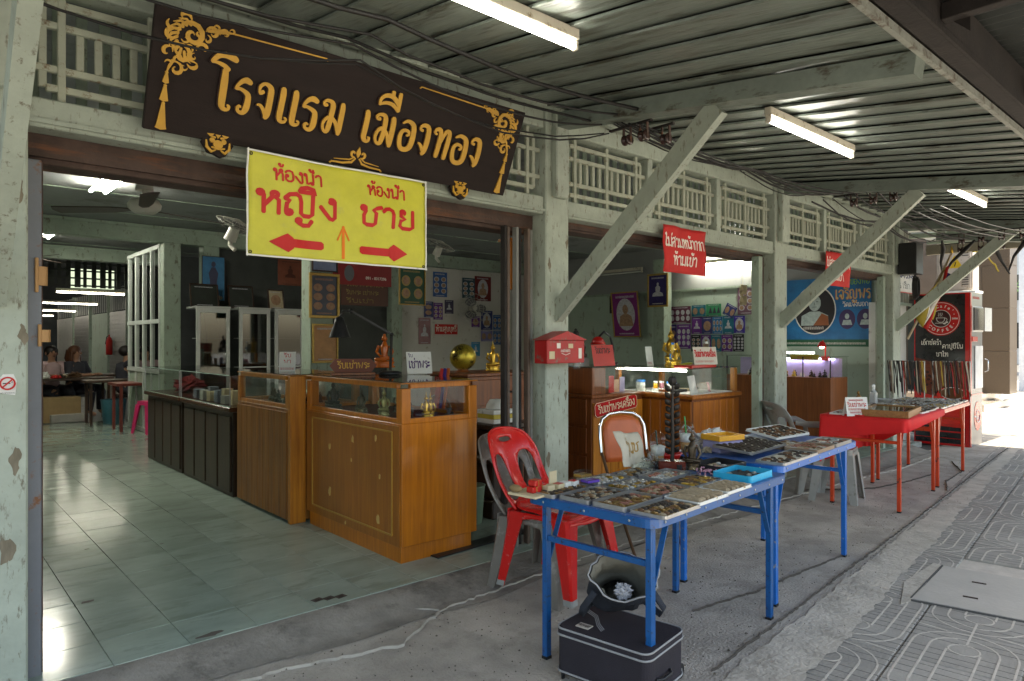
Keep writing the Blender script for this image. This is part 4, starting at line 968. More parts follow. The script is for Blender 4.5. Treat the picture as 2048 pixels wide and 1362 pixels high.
def plastic_chair(lab, m, loc, rz, group, worn=None, arms=False):
    """seat front towards local -y"""
    t = thing('plastic_chair', lab, 'chair', loc, R(rz), group)
    def seatf(x, y):
        z = .435 + .012*math.cos(y*5) - .018*(1-min(1,(x/.2)**2)) - .045*max(0,(abs(x)-.185)/.04)**1.5
        if y < -.17: z -= .04*((-.17-y)/.05)**1.6
        if y > .14: z += .05*((y-.14)/.07)**1.5
        return (x, y, z)
    so = spline([(-.215,-.20),(-.10,-.222),(.10,-.222),(.215,-.20),(.205,.0),(.175,.17),(.0,.20),(-.175,.17),(-.205,.0)], 5)
    slots = [[(a-.004,b-.03),(a+.004,b-.03),(a+.004,b+.03),(a-.004,b+.03)] for a,b in ((-.05,.02),(0,.03),(.05,.02),(-.025,-.06),(.025,-.06))]
    def thick(o, th=.006):
        md = o.modifiers.new('wall', 'SOLIDIFY'); md.thickness = th; md.offset = 0
        return o
    q = MB(); v, f = plate(so, slots, .03, seatf); q.add(v, f, True); thick(q.build('seat', m, t))
    # backrest: u across, v up along the reclined surface
    def backf(u, v):
        cur = .055*(1-(u/.22)**2)
        return (u*(1-.06*v), .17+.26*v+cur-.02+.02*math.sin(v*5), .43+.43*v*.98)
    bo = spline([(-.15,-.02),(-.205,.08),(-.222,.45),(-.215,.72),(-.16,.93),(0,.99),(.16,.93),(.215,.72),(.222,.45),(.205,.08),(.15,-.02)], 5)
    hh = [spline([(-.05,.86),(0,.87),(.05,.86),(.055,.82),(.0,.80),(-.055,.82)], 3)]
    for s in (-1, 1):
        hh.append(spline([(s*.055,.12),(s*.05,.40),(s*.075,.60),(s*.12,.665),(s*.165,.64),(s*.185,.50),(s*.18,.25),(s*.155,.09)][::s], 4))
    bo = [(a, b) for a, b in bo]
    q = MB(); v, f = plate(bo, hh, .035, backf); q.add(v, f, True); thick(q.build('backrest', m, t), .009)
    # rolled rim round the back and the seat, then tapered legs
    q = MB(); q.tube([Vector(backf(*p)) for p in bo[2:-6]], .008, 6); q.build('back_rim', m, t)
    for sx, sy, bx, by in ((-1,-1,.255,-.25),(1,-1,.255,-.25),(-1,1,.225,.245),(1,1,.225,.245)):
        top = Vector((sx*.19, sy*.16-.01, .425)); bot = Vector((sx*bx, by, .0))
        q = MB(); w0, w1 = .095, .045
        def ring(c, w, dz):
            # open channel: L section facing outwards
            k = w
            return [c+Vector((sx*k*.35,-sy*k*.75,0)), c+Vector((sx*k*.42,sy*k*.25,0)), c+Vector((sx*k*.25,sy*k*.45,0)), c+Vector((-sx*k*.75,sy*k*.38,0)), c+Vector((-sx*k*.72,sy*k*.26,0)), c+Vector((sx*k*.16,sy*k*.2,0)), c+Vector((sx*k*.22,-sy*k*.72,0))]
        rows = []
        for k, tt in enumerate((0,.08,.3,.65,1)):
            c = top.lerp(bot, tt); rows += ring(c, w0+(w1-w0)*tt**.8*(1 if tt else .9), 0)
        n = 7; fs = []
        for k in range(4):
            for j in range(n): fs.append((k*n+j, k*n+(j+1)%n, (k+1)*n+(j+1)%n, (k+1)*n+j))
        fs.append(tuple(range(n))); fs.append(tuple(range(4*n,5*n))[::-1])
        q.add(rows, fs, False); lg = q.build('leg', m, t)
        if worn:
            q = MB(); c = top.lerp(bot, .93); e = top.lerp(bot, 1.0); r0 = [p+Vector((sx*.002,sy*.002,0)) for p in ring(c, w1*1.05, 0)]; r1 = [p+Vector((sx*.002,sy*.002,0)) for p in ring(e, w1*1.05, 0)]
            q.add(r0+r1, [(j,(j+1)%n,n+(j+1)%n,n+j) for j in range(n)]+[tuple(range(n,2*n))]); q.build('leg_tip', worn, lg)
    # arched aprons between the legs
    for sy in (-1, 1):
        q = MB(); P = [(-.215+.43*k/10, sy*.2-.01*0, .425-.07*(abs(k-5)/5)**2.2) for k in range(11)]
        vs = []; 
        for (x, y, z) in P: vs += [(x,y,.433),(x,y+sy*.006,z-.022)]
        q.add(vs, [(2*i,2*i+1,2*i+3,2*i+2) for i in range(10)], True); thick(q.build('apron', m, t))
    for sx in (-1, 1):
        q = MB(); vs = []
        for k in range(11):
            y = -.19+.36*k/10; vs += [(sx*.212,y,.425),(sx*.216,y,.40-.05*(abs(k-5)/5)**2.2)]
        q.add(vs, [(2*i,2*i+1,2*i+3,2*i+2) for i in range(10)], True); thick(q.build('side_apron', m, t))
    if arms:
        for sx in (-1, 1):
            q = MB(); q.tube([(sx*.23,-.16,.42),(sx*.25,-.15,.6),(sx*.255,-.05,.64),(sx*.25,.15,.65),(sx*.2,.26,.66)], [.03,.028,.03,.03,.02], 8, flat=.35); q.build('armrest', m, t)
    return t
RPL = mat('red_plastic', (.62,.012,.010), .22, var=.06, coat=.4, dirt=((.55,.2,.18), .06, 30))
GPL = mat('grey_brown_plastic', (.20,.18,.155), .3, var=.12, coat=.2, dirt=((.36,.34,.31), .2, 8))
GPL2 = mat('silver_grey_plastic', (.30,.30,.28), .3, var=.1, coat=.2, dirt=((.16,.15,.13), .15, 8))
plastic_chair('worn grey-brown plastic chair stacked under the red chair', GPL, (2.80,2.83,0), 10, None)
plastic_chair('glossy red plastic chair stacked over a grey one behind the nearest blue table', RPL, (2.80,2.74,.045), 10, None, worn=GPL2)
plastic_chair('grey plastic armchair beside the pillar, between the blue and red tables', GPL2, (6.55,3.05,0), 60, None, arms=True)
def stool(lab, m, loc, rz, h=.45, name='plastic_stool'):
    t = thing(name, lab, 'stool', loc, R(rz))
    q = MB(); q.prism(rrect(-.15,-.15,.15,.15,.04), h-.02, h); q.prism(rrect(-.155,-.155,.155,.155,.045), h-.06, h-.0205); q.build('seat', m, t)
    for sx in (-1,1):
        for sy in (-1,1):
            q = MB(); q.add([(sx*.155,sy*.155,h-.05),(sx*.155,sy*.06,h-.05),(sx*.06,sy*.155,h-.05),(sx*.20,sy*.20,0),(sx*.20,sy*.145,0),(sx*.145,sy*.20,0),(sx*.14,sy*.14,h-.05),(sx*.18,sy*.18,0)],[(0,1,4,3),(0,3,5,2),(1,6,7,4),(2,5,7,6),(3,4,7,5)]); q.build('leg', m, t)
    return t
stool('grey plastic stool standing between the second blue table and the red cloth table', GPL2, (6.30,2.66,0), 12, .47)
stool('bright pink plastic stool at the far end of the black counters', mat('pink_plastic', (.60,.02,.13), .3, coat=.3), (2.78,11.2,.06), 20, .48)

# folding metal chair with orange vinyl back
fc = thing('folding_chair', 'folding steel chair with chrome arch and orange vinyl back, behind the nearest blue table', 'chair', (3.86,2.98,0), R(-20))
BRL = mat('brown_enamel_tube', (.09,.045,.02), .4, var=.2)
for s in (-1, 1):
    q = MB(); q.tube([(s*.19,-.24,0),(s*.19,.10,.45),(s*.19,.21,.62)], .011, 8); q.build('leg', BRL, fc)
    q = MB(); q.tube([(s*.165,.25,0),(s*.165,-.14,.44)], .011, 8); q.build('leg', BRL, fc)
P = [(-.19,.21,.62)]+[(-.19+.03*(1-math.cos(R(a)))*1, .21+.05*a/90, .62+.22*a/90) for a in (30,60,90)]
P = [(-.19,.21,.60),(-.19,.235,.72),(-.185,.25,.80),(-.16,.262,.855),(-.10,.27,.89),(0,.272,.90),(.10,.27,.89),(.16,.262,.855),(.185,.25,.80),(.19,.235,.72),(.19,.21,.60)]
q = MB(); q.tube(P, .012, 10); q.build('back_frame', CHROME, fc)
q = MB(); vs = []; V = []
for i in range(9):
    for j in range(9):
        x = -.16+.32*i/8; v = j/8; ed = min(i,8-i,j,8-j)
        xx = x*(1-.22*max(0,v-.7)/.3*1.2); V.append((xx, .205+.06*v-.02*math.cos(x*9)*(.3 if ed else 0), .55+.325*v-.03*(abs(x)/.16)**4*(v > .9)))
q.add(V, [(i*9+j,i*9+j+1,(i+1)*9+j+1,(i+1)*9+j) for i in range(8) for j in range(8)], True)
o = q.build('backrest', mat('orange_vinyl', (.50,.115,.03), .4, var=.1, bump=.1, coat=.1), fc); md = o.modifiers.new('pad', 'SOLIDIFY'); md.thickness = .025; md.offset = 0
q = MB(); q.prism(rrect(-.18,-.20,.18,.17,.05), .435, .475); q.build('seat', mat('orange_vinyl', (.50,.115,.03)), fc)

# ------------------------------------------------------------- trays and amulets
LIN = mat('yellow_felt', (.42,.30,.13), .95, var=.1, bump=.2); LIN2 = mat('dark_felt', (.05,.05,.045), .95); LIN3 = mat('white_foam', (.55,.52,.42), .9)
AM = [mat('amulet_dark', (.045,.035,.028), .5, var=.3, scale=60), mat('amulet_brown', (.15,.075,.035), .5, var=.3, scale=60), mat('amulet_bronze', (.30,.19,.07), .35, metal=.7, var=.3, scale=60),
      mat('amulet_clay', (.36,.28,.18), .8, var=.3, scale=60), mat('amulet_silver', (.42,.42,.40), .3, metal=.8, var=.2, scale=60), mat('amulet_cased', (.45,.45,.42), .12, var=.3, scale=60, coat=.6), mat('amulet_rose', (.30,.13,.09), .6, var=.3, scale=60), mat('amulet_gold', (.5,.33,.06), .3, metal=.8, var=.2)]
AMSHAPE = []
def am_mesh(kind):
    q = MB()
    if kind == 0: P = [(.010*math.cos(R(a)), .0135*math.sin(R(a))) for a in range(0,360,40)]
    elif kind == 1: P = [(-.009,-.013),(.009,-.013),(.009,.007),(.0,.015),(-.009,.007)]
    elif kind == 2: P = [(-.0085,-.0125),(.0085,-.0125),(.0075,.0125),(-.0075,.0125)]
    elif kind == 3: P = [(.012*math.cos(R(a)), .012*math.sin(R(a))) for a in range(0,360,45)]
    elif kind == 4: P = [(-.006,-.022),(.006,-.022),(.0065,.018),(0,.024),(-.0065,.018)]
    else: P = [(0,-.015),(.010,-.002),(.005,.012),(-.005,.012),(-.010,-.002)]
    n = len(P); vs = [(x,y,0) for x,y in P]+[(x*.95,y*.95,.0055) for x,y in P]+[(x*.45,y*.5,.0085) for x,y in P]
    fs = [(i,(i+1)%n,n+(i+1)%n,n+i) for i in range(n)]+[(n+i,n+(i+1)%n,2*n+(i+1)%n,2*n+i) for i in range(n)]+[tuple(range(2*n,3*n))]
    q.add(vs, fs); return q
AMME = {}
def amesh(kind, mi):
    if (kind, mi) not in AMME:
        me = bpy.data.meshes.new('amulet'); am_mesh(kind).build('x', AM[mi], me=me); bpy.data.objects.remove(bpy.data.objects['x']); AMME[kind, mi] = me
    return AMME[kind, mi]
NAM = 0
STF = {}
SHN = ['oval','arched','square','round','long','pointed']; CLN = ['dark','brown','bronze','clay','silver','cased','reddish','golden']
def tray(lab, x, y, z, rz, L, W, h=.022, m=None, lin=None, pal=(0,1,2), kinds=(0,1,3), nx=8, ny=4, where='', jit=.004, fill=1, tilt=0, cat='tray', name='amulet_tray', single=True, s=1.0, group='trays of amulets laid out on the tables'):
    global NAM
    m = m or STEEL; lin = lin or LIN; h *= .62 if h < .04 else .8; s *= (1.12 if s < 1.3 else .96); jit = min(jit, .0055)
    t = thing(name, lab, cat, (x,y,z), group=group, rot=(R(tilt),0,R(rz)))
    w = .0035
    q = MB(); q.box(0,0,0,L,W,.002,.0); q.build('tray_base', m, t)
    q = MB(); P = rrect(0,0,L,W,.012,2); I = rrect(w,w,L-w,W-w,.010,2); n = len(P)
    q.add([(a,b,.0021) for a,b in P]+[(a,b,h) for a,b in P]+[(a,b,h) for a,b in I]+[(a,b,.0021) for a,b in I], [f for i in range(n) for f in ((i,(i+1)%n,n+(i+1)%n,n+i),(n+i,n+(i+1)%n,2*n+(i+1)%n,2*n+i),(2*n+i,2*n+(i+1)%n,3*n+(i+1)%n,3*n+i))])
    q.build('rim', m, t)
    q = MB(); q.box(w+.003,w+.003,.0021,L-w-.003,W-w-.003,.0078); q.build('lining', lin, t)
    random.seed(int(x*1000+y*100)); M = Matrix.Translation((x,y,z)) @ Matrix.Rotation(R(rz),4,'Z') @ Matrix.Rotation(R(tilt),4,'X')
    for i in range(nx):
        for j in range(ny):
            if rnd(0,1) > fill: continue
            k = random.choice(kinds); c = random.choice(pal); a = rnd(-.35,.35)+(1.57 if jit > .006 and rnd(0,1) < .3 else 0)
            px = .018+(L-.036)*(i+.5)/nx+rnd(-jit,jit); py = .016+(W-.032)*(j+.5)/ny+rnd(-jit,jit)
            N = M @ Matrix.Translation((px,py,.0080)) @ Matrix.Rotation(a,4,'Z') @ Matrix.Scale(s,4)
            if single and NAM < 296:
                o = link('amulet', amesh(k, c), None); o.matrix_world = N
                o['label'] = 'small %s %s amulet lying in %s' % (CLN[c], SHN[k], where); o['category'] = 'amulet'; o['group'] = 'amulets in %s' % where; NAM += 1
            else:
                qq = STF.setdefault(c, MB()); qq.T = N; b = am_mesh(k); qq.add(b.v, b.f)
    return t
Z1 = .7405
def t1(lab, u, v, L, W, where, **k):
    x, y = T1(u, v); return tray(lab, x, y, k.pop('z', Z1), 4.5+k.pop('a', 0), L, W, where=where, **k)
t1('steel tray of mixed amulets on the near corner of the blue table', .03,-.03,.275,.165,'the steel tray on the table corner', pal=(0,1,3,2,0), nx=8, ny=4, jit=.009)
t1('deep steel tray stacked second from the table corner, amulets on yellow felt', .02,.145,.285,.168,'the second steel tray from the corner', h=.034, pal=(0,1,2,3,6), kinds=(0,1,4,5), nx=8, ny=4, jit=.009)
t1('steel tray third from the corner with rows of small dark amulets', .02,.325,.285,.165,'the third steel tray from the corner', h=.03, lin=LIN2, pal=(0,1,3,4), nx=9, ny=5, jit=.006)
t1('steel tray at the back corner beside the red ring boxes', .0,.50,.28,.165,'the steel tray beside the red boxes', h=.028, pal=(0,1,2,0), nx=9, ny=4, jit=.006)
t1('pale card tray of long clay tablets on the street edge of the table', .325,-.015,.26,.175,'the pale card tray of clay tablets', m=WHITE, lin=LIN, pal=(3,3,3), kinds=(2,4), nx=6, ny=3, s=1.9, jit=.003)
t1('steel tray heaped with reddish brown amulets behind the clay tablets', .325,.175,.255,.15,'the tray of reddish amulets', pal=(6,1,6,3,0), kinds=(0,1,5), nx=9, ny=5, jit=.009)
t1('steel tray of silver and gold pendants in the middle of the blue table', .325,.335,.27,.155,'the middle tray of silver pendants', lin=LIN2, pal=(4,7,4,2,5), nx=8, ny=4, jit=.008)
t1('steel tray of cased amulets beside the stacked clear boxes', .32,.50,.26,.15,'the back tray of cased amulets', pal=(5,4,5,7), kinds=(0,1,2), nx=6, ny=3, s=1.35, jit=.007)
t1('white card tray of long pale tablets next to the turquoise box', .60,-.005,.24,.15,'the white card tray by the turquoise box', m=WHITE, lin=LIN3, pal=(3,3), kinds=(2,4), nx=5, ny=3, s=1.7)
t1('steel tray of small dark figures behind the pale card trays', .60,.16,.27,.155,'the tray of small dark figures', lin=LIN2, pal=(0,1,2,7), kinds=(1,4,5), nx=9, ny=4, jit=.006)
t1('deep steel tray of coins and red labels in front of the carved tree', .61,.33,.27,.15,'the deep tray in front of the tree carving', h=.034, pal=(5,4,6,3), kinds=(3,0,2), nx=7, ny=3, s=1.2, jit=.007)
t1('shallow tray of dull medals behind the coin tray', .60,.50,.24,.13,'the shallow tray behind the coins', lin=LIN2, pal=(2,0,4), nx=7, ny=3, jit=.007)
tq = t1('turquoise open box holding a round blue dish of amulets', .90,.03,.255,.20,'the turquoise box', h=.042, m=mat('turquoise_card', (.01,.38,.62), .5), lin=LIN2, pal=(0,4), nx=6, ny=4, fill=.35)
t1('black card box with faint white print, at the far corner of the blue table', 1.02,.245,.25,.19,'the black card box', h=.045, m=BLACK, lin=LIN2, pal=(3,5,6), nx=5, ny=3, fill=.7, s=1.3, a=-6)
t1('black open box with white flap holding a green bundle', .93,.42,.27,.16,'the black box with the green bundle', h=.045, m=BLACK, lin=LIN2, pal=(0,1), nx=5, ny=3, fill=.15, a=4)
Z2 = .7655
def t2(lab, u, v, L, W, where, **k):
    x, y = T2(u, v); return tray(lab, x, y, k.pop('z', Z2), 5.5+k.pop('a', 0), L, W, where=where, **k)
t2('steel tray with sparse dark amulets on the near end of the second blue table', .03,-.01,.50,.165,'the long tray at the near end of the second table', lin=LIN3, pal=(0,0,1), kinds=(4,5), nx=9, ny=3, fill=.8, jit=.006)
t2('long foam tray of dark leaf shaped pieces propped up on the second blue table', .10,.20,.50,.24,'the propped foam tray', lin=LIN3, m=STEEL, pal=(0,0), kinds=(0,4), nx=10, ny=5, tilt=5, z=.79, jit=.002, s=1.15)
t2('white foam tray of dark seeds propped at the back of the second blue table', .78,.33,.42,.23,'the white foam tray at the back', lin=LIN3, m=WHITE, pal=(0,1), kinds=(0,4), nx=8, ny=4, tilt=9, z=.79, jit=.002, a=-8, s=1.15)
t2('cardboard tray of packets beside the middle of the second blue table', .55,.0,.30,.20,'the cardboard tray of packets', m=mat('brown_card', (.30,.22,.15), .8), lin=LIN2, pal=(1,3,6,5), kinds=(2,4), nx=6, ny=4, s=1.6, h=.035, jit=.01)
t2('grey card tray of mixed pieces at the far end of the second blue table', .88,.0,.30,.19,'the card tray at the far end', m=mat('grey_card', (.33,.30,.26), .8), lin=LIN2, pal=(0,4,5,6), kinds=(0,2,4), nx=7, ny=4, s=1.3, h=.035, jit=.01)
t2('flat tray of tools and small bags between the foam trays', .56,.22,.32,.10,'the flat tray of tools', m=mat('brown_card', (.30,.22,.15)), lin=LIN, pal=(1,5,3), kinds=(4,2), nx=6, ny=2, s=1.7, jit=.012)
NEAR = False
def grid_trays(T, rz, z, us, vs, L, W, base, pals):
    k = 0
    for i, u in enumerate(us):
        for j, v in enumerate(vs):
            x, y = T(u, v); k += 1
            tray('%s tray of small amulets, %s on %s' % (random.choice(['steel','worn steel','grey']), ['in the street side row','in the middle row','in the back row'][j], base), x, y, z+rnd(0,.004), rz+rnd(-4,4), L, W, pal=random.choice(pals), kinds=(0,1,2,3), nx=6, ny=4, where='', single=False, jit=.006, s=1.1, lin=random.choice([LIN2,LIN3,LIN]), m=random.choice([STEEL,STEEL,WHITE]), group='small trays covering %s' % base)
grid_trays(T3, 4.5, .7805, (.62,.86,1.08), (.02,.23,.43), .215, .185, 'the cloth covered red table', [(4,5,0),(5,3,4),(0,1,4)])
grid_trays(T4, 4.5, .7665, (.02,.27,.52,.77,1.02), (.01,.23,.44), .225, .195, 'the farther red table', [(4,5,0),(5,3,4),(0,1,4),(7,4,5)])
x, y = T3(.05,.44)
tray('white card tray of leaflets at the back of the red cloth', x, y, .781, 8, .34,.17, pal=(5,4,6), kinds=(2,3), nx=6, ny=3, where='', single=False, s=1.6, jit=.012, m=WHITE, lin=LIN3)
x, y = T3(.02,.33)
tray('red shallow box on the red cloth beside the price card', x, y, .781, 5, .28,.16, pal=(6,5), kinds=(2,), nx=5, ny=2, where='', single=False, s=1.5, m=mat('red_card', (.5,.02,.015), .5), lin=RCL)
# shallow wooden showcase with glass lid
x, y = T3(.10,.0)
wb = thing('glazed_showcase', 'shallow wooden showcase with glass lid lying on the red cloth', 'showcase', (x,y,.7815), R(9))
TAN = wood('tan_frame_wood', (.36,.19,.06), (.24,.11,.035), .5, axis=0)
for (a,b,c,d) in ((0,0,.62,.022),(0,.358,.62,.38),(0,.0225,.022,.3575),(.598,.0225,.62,.3575)):
    q = MB(); q.box(a,b,0,c,d,.058,.002); q.build('frame_side', TAN, wb)
q = MB(); q.box(.0225,.0225,.002,.5975,.3575,.012); q.build('backing', LIN2, wb)
q = MB(); q.box(.0225,.0225,.048,.5975,.3575,.051); q.build('glass_lid', GLASS, wb)
q = MB(); random.seed(3)
for i in range(9):
    for j in range(4): q.T = Matrix.Translation((.06+i*.06+rnd(-.01,.01),.07+j*.07,.0125)); b = am_mesh(random.choice((0,1,4))); q.add(b.v, b.f)
q.build('medal_rows', AM[4], wb, kind='stuff')
for c, qq in STF.items():
    o = qq.build('small_amulets', AM[c], None, kind='stuff'); tag(o, 'scattered %s amulets filling the trays on the farther tables' % CLN[c], 'amulets')

# ------------------------------------------------------------- smaller goods on the first two tables
def put(T, u, v, z): x, y = T(u, v); return (x, y, z)
CRM = mat('cream_card', (.62,.52,.33), .7); REDB = mat('red_lacquer_card', (.5,.012,.01), .35, coat=.3)
for k, (u, v, z, a) in enumerate(((-.02,.60,0,3),(.035,.62,0,-4),(-.005,.60,.027,8))):
    t = thing('ring_box', 'small red box %s of the pile at the table corner' % ['at the bottom front','at the bottom back','on top'][k], 'box', put(T1,u,v,Z1+z+.0125), R(a), 'small red boxes tied with yellow bands')
    q = MB(); q.box(0,0,0,.052,.042,.026,.003); q.build('box_body', REDB, t); q = MB(); q.box(.022,-.001,-.0005,.026,.043,.0268); q.build('rubber_band', MOLD, t)
t = thing('thin_board', 'thin yellowed board sticking out past the corner of the blue table', 'board', put(T1,-.06,.55,Z1+.0005), R(7)); q = MB(); q.box(0,0,0,.24,.16,.011,.002); q.build('board', CRM, t)
q = MB(); q.ball((.02,.13,.028),.02,.036,.017,10,6); q.build('cloth_roll', mat('burlap', (.25,.17,.08), .9, bump=.5), t)
t = thing('upright_card', 'cream card standing upright among the small boxes', 'card', put(T1,.12,.625,Z1), R(5)); q = MB(); q.box(0,0,0,.052,.006,.085,.001); q.build('card', CRM, t)
for k, (u, v, c, lab) in enumerate(((.06,.58,CRM,'pile of cream card boxes next to the red boxes'),(.12,.57,CRM,'second pile of cream boxes with a red lid'),(.17,.57,WHITE,'white box pile at the back of the table'),(.22,.56,WHITE,'flat clear lidded box with red lining'))):
    t = thing('card_box', lab, 'box', put(T1,u,v,Z1), R(5+k*3)); q = MB(); q.box(0,0,0,.05,.045,.018,.002); q.box(.001,.002,.0185,.049,.046,.034,.002); q.build('box_body', c, t)
    if k % 2: q = MB(); q.box(.006,.006,.0345,.044,.04,.036); q.build('red_lid', REDB, t)
CLR = glassy('clear_plastic', (.93,.95,.95), .08, .9)
for k, (u, v, z, lab) in enumerate(((.30,.60,0,'clear plastic case with red tray near the grey pillar side'),(.375,.62,.0,'clear plastic case beside the red lined one'),(.33,.605,.03,'clear flat case lying on top of two others'),(.27,.52,.0,'clear case with violet label on the blue table'))):
    t = thing('clear_case', lab, 'case', put(T1,u,v,Z1+z+(.024 if k == 3 else 0)), R(8-k*5), 'clear plastic cases')
    q = MB(); q.box(0,0,0,.072,.055,.012,.002); q.build('case_base', [REDB, WHITE, MOLD, mat('violet_card', (.12,.05,.4))][k], t); q = MB(); q.box(.001,.001,.0125,.071,.054,.029); q.build('clear_lid', CLR, t)
# iced coffee cups
def cup(lab, u, v, T, z, straw, lvl):
    t = thing('plastic_cup', lab, 'cup', put(T,u,v,z), 0, 'plastic cups of iced coffee')
    q = MB(); q.lathe([(.001,.0),(.029,.0),(.030,.004),(.045,.125),(.047,.128),(.0455,.128)], n=20); q.build('cup_wall', CLR, t)
    q = MB(); q.lathe([(.0,.003),(.028,.003),(.028+.015*lvl/.12,lvl),(0,lvl)], n=16); q.build('coffee', mat('milky_coffee', (.42,.24,.10), .3), t)
    q = MB(); q.lathe([(.0,lvl+.001),(.028+.0145*lvl/.12,lvl+.001),(.042,.105),(.02,.112),(0,.108)], n=14); q.build('ice', mat('crushed_ice', (.70,.70,.66), .3, var=.2, scale=50, bump=.8), t)
    q = MB(); q.lathe([(.049,.126),(.050,.134),(.045,.137),(.043,.150),(.036,.168),(.022,.180),(.010,.183)], n=18); q.build('dome_lid', CLR, t)
    q = MB(); q.tube([(.01,.0,.02),(-.004,.01,.21 if straw else .19)], .004, 8); q.build('straw', mat('green_straw' if straw else 'dark_straw', (.05,.4,.12) if straw else (.02,.08,.07), .4), t)
cup('domed plastic cup of iced coffee beside the folded cloth bag', 1.02,.615,T1,Z1,0,.055)
cup('plastic cup of pale iced drink with bright green straw behind the tree carving', .10,.60,T2,Z2,1,.06)
# carved bo tree on a lacquered base
bt_ = thing('carved_tree', 'dark metal tree carving with upright leaves on a red lacquer base', 'ornament', put(T1,.96,.49,Z1), R(-56))
q = MB(); q.box(-.07,-.05,0,.07,.05,.05,.006); q.build('base', mat('lacquer_red_wood', (.11,.018,.010), .2, coat=.5), bt_)
DBR = mat('dark_bronze', (.03,.024,.02), .45, metal=.4, var=.3)
q = MB(); q.tube([(0,0,.05),(.003,0,.15),(0,0,.30),(.002,0,.45)], [.011,.010,.009,.006], 8); q.build('trunk', DBR, bt_)
lf = bpy.data.meshes.new('leaf'); q = MB()
V = [(0,0,0),(.012,.003,.012),(.017,.0,.028),(.009,-.001,.046),(0,.0,.056),(-.009,-.001,.046),(-.017,0,.028),(-.012,.003,.012),(0,.006,.028)]
q.add(V, [(8,i,i+1) for i in range(7)]+[(8,7,0)], True); q.build('x', DBR, me=lf); bpy.data.objects.remove(bpy.data.objects['x'])
for i in range(10):
    for s in (-1, 1):
        z = .08+i*.037
        o = link('leaf', lf, bt_, (s*.010, 0, z+(.01 if s > 0 else 0)), (rnd(-.2,.2), s*R(38), rnd(-.3,.3)), None); md = o.modifiers.new('w','SOLIDIFY'); md.thickness = .003; o.scale = (.85,1,.80)
for k, a in enumerate((-12,0,13)):
    o = link('leaf', lf, bt_, (0,0,.44), (0,R(a),0)); md = o.modifiers.new('w','SOLIDIFY'); md.thickness = .003
def figure(name, lab, loc, rz, h, m, base=None, slim=1, spire=True, group=None, standing=False, cat='statuette'):
    """small seated votive figure: plinth, folded legs, torso, arms, head with topknot"""
    t = thing(name, lab, cat, loc, R(rz), group); s = h
    q = MB(); q.lathe([(.0,0),(.30*s*slim,0),(.31*s*slim,.03*s),(.24*s*slim,.07*s),(.29*s*slim,.12*s),(.27*s*slim,.16*s),(0,.16*s)], n=14, sy=.72); q.build('pedestal', base or m, t)
    q = MB()
    if standing:
        q.tube([(0,0,.16*s),(0,0,.4*s),(0,0,.62*s),(0,0,.72*s),(0,0,.8*s)], [.13*s,.12*s,.13*s,.10*s,.05*s], 10)
        q.tube([(-.10*s,0,.70*s),(-.14*s,-.02*s,.55*s),(-.05*s,-.09*s,.50*s)], [.035*s,.03*s,.02*s], 6); q.tube([(.10*s,0,.70*s),(.14*s,-.02*s,.55*s),(.05*s,-.09*s,.50*s)], [.035*s,.03*s,.02*s], 6)
    else:
        q.tube([(-.24*s*slim,-.02*s,.21*s),(-.12*s,-.12*s,.20*s),(.08*s,-.13*s,.21*s)], [.05*s,.06*s,.04*s], 8); q.tube([(.24*s*slim,-.02*s,.21*s),(.12*s,-.11*s,.24*s),(-.08*s,-.12*s,.25*s)], [.05*s,.055*s,.035*s], 8)
        q.tube([(0,.03*s,.18*s),(0,.03*s,.34*s),(0,.02*s,.52*s),(0,.02*s,.60*s),(0,.02*s,.68*s)], [.15*s,.11*s,.145*s,.10*s,.045*s], 12, flat=.75)
        q.tube([(-.14*s,.02*s,.56*s),(-.20*s,0,.40*s),(-.08*s,-.12*s,.29*s)], [.045*s,.038*s,.028*s], 8); q.tube([(.14*s,.02*s,.56*s),(.21*s,-.01*s,.40*s),(.17*s,-.12*s,.27*s)], [.045*s,.038*s,.028*s], 8)
    q.ball((0,.0,.745*s),.068*s,.07*s,.085*s,12,8); q.ball((0,-.068*s,.735*s),.012*s,.014*s,.018*s,6,4)
    for k in (-1,1): q.ball((k*.068*s,.0,.73*s),.012*s,.012*s,.035*s,6,4)
    q.ball((0,.01*s,.83*s),.038*s,.038*s,.035*s,8,5)
    if spire: q.tube([(0,.01*s,.85*s),(0,.01*s,.92*s),(0,.01*s,1.0*s)], [.02*s,.012*s,.002*s], 8)
    q.build('figure', m, t)
    return t
BRZ = mat('old_bronze', (.07,.05,.03), .35, metal=.6, var=.3, dirt=((.35,.2,.06), .2, 12))
figure('seated_statuette', 'slim dark bronze statuette on the blue table before the iced drinks', put(T1,1.04,.42,Z1), -75, .22, BRZ, slim=.8)
# red bowl, clear tub, beads, crumpled bags
t = thing('red_basin', 'red plastic basin behind the tree carving', 'basin', put(T1,1.10,.60,Z1)); q = MB(); q.lathe([(0,.002),(.05,.002),(.07,.05),(.078,.062),(.074,.062),(.064,.048),(.046,.008),(0,.008)], n=20); q.build('basin', REDB, t)
t = thing('clear_tub', 'round clear plastic tub beside the steel trays', 'tub', put(T1,.88,.33,Z1)); q = MB(); q.lathe([(0,.002),(.036,.002),(.044,.036),(.047,.038),(.043,.037),(.035,.005)], n=20); q.build('tub', CLR, t)
bd = thing('bead_strings', 'pile of pink beads strung together beside the turquoise box', 'beads', put(T1,1.0,.30,Z1))
q = MB(); random.seed(4)
for k in range(56):
    a = k*.62; r = .028+.02*math.sin(k*.17); q.ball((r*1.9*math.cos(a), r*math.sin(a), .006+(k//20)*.009), .0058, n=6, m=4)
q.build('beads', mat('pink_glass_bead', (.55,.26,.33), .2, coat=.5), bd, kind='stuff')
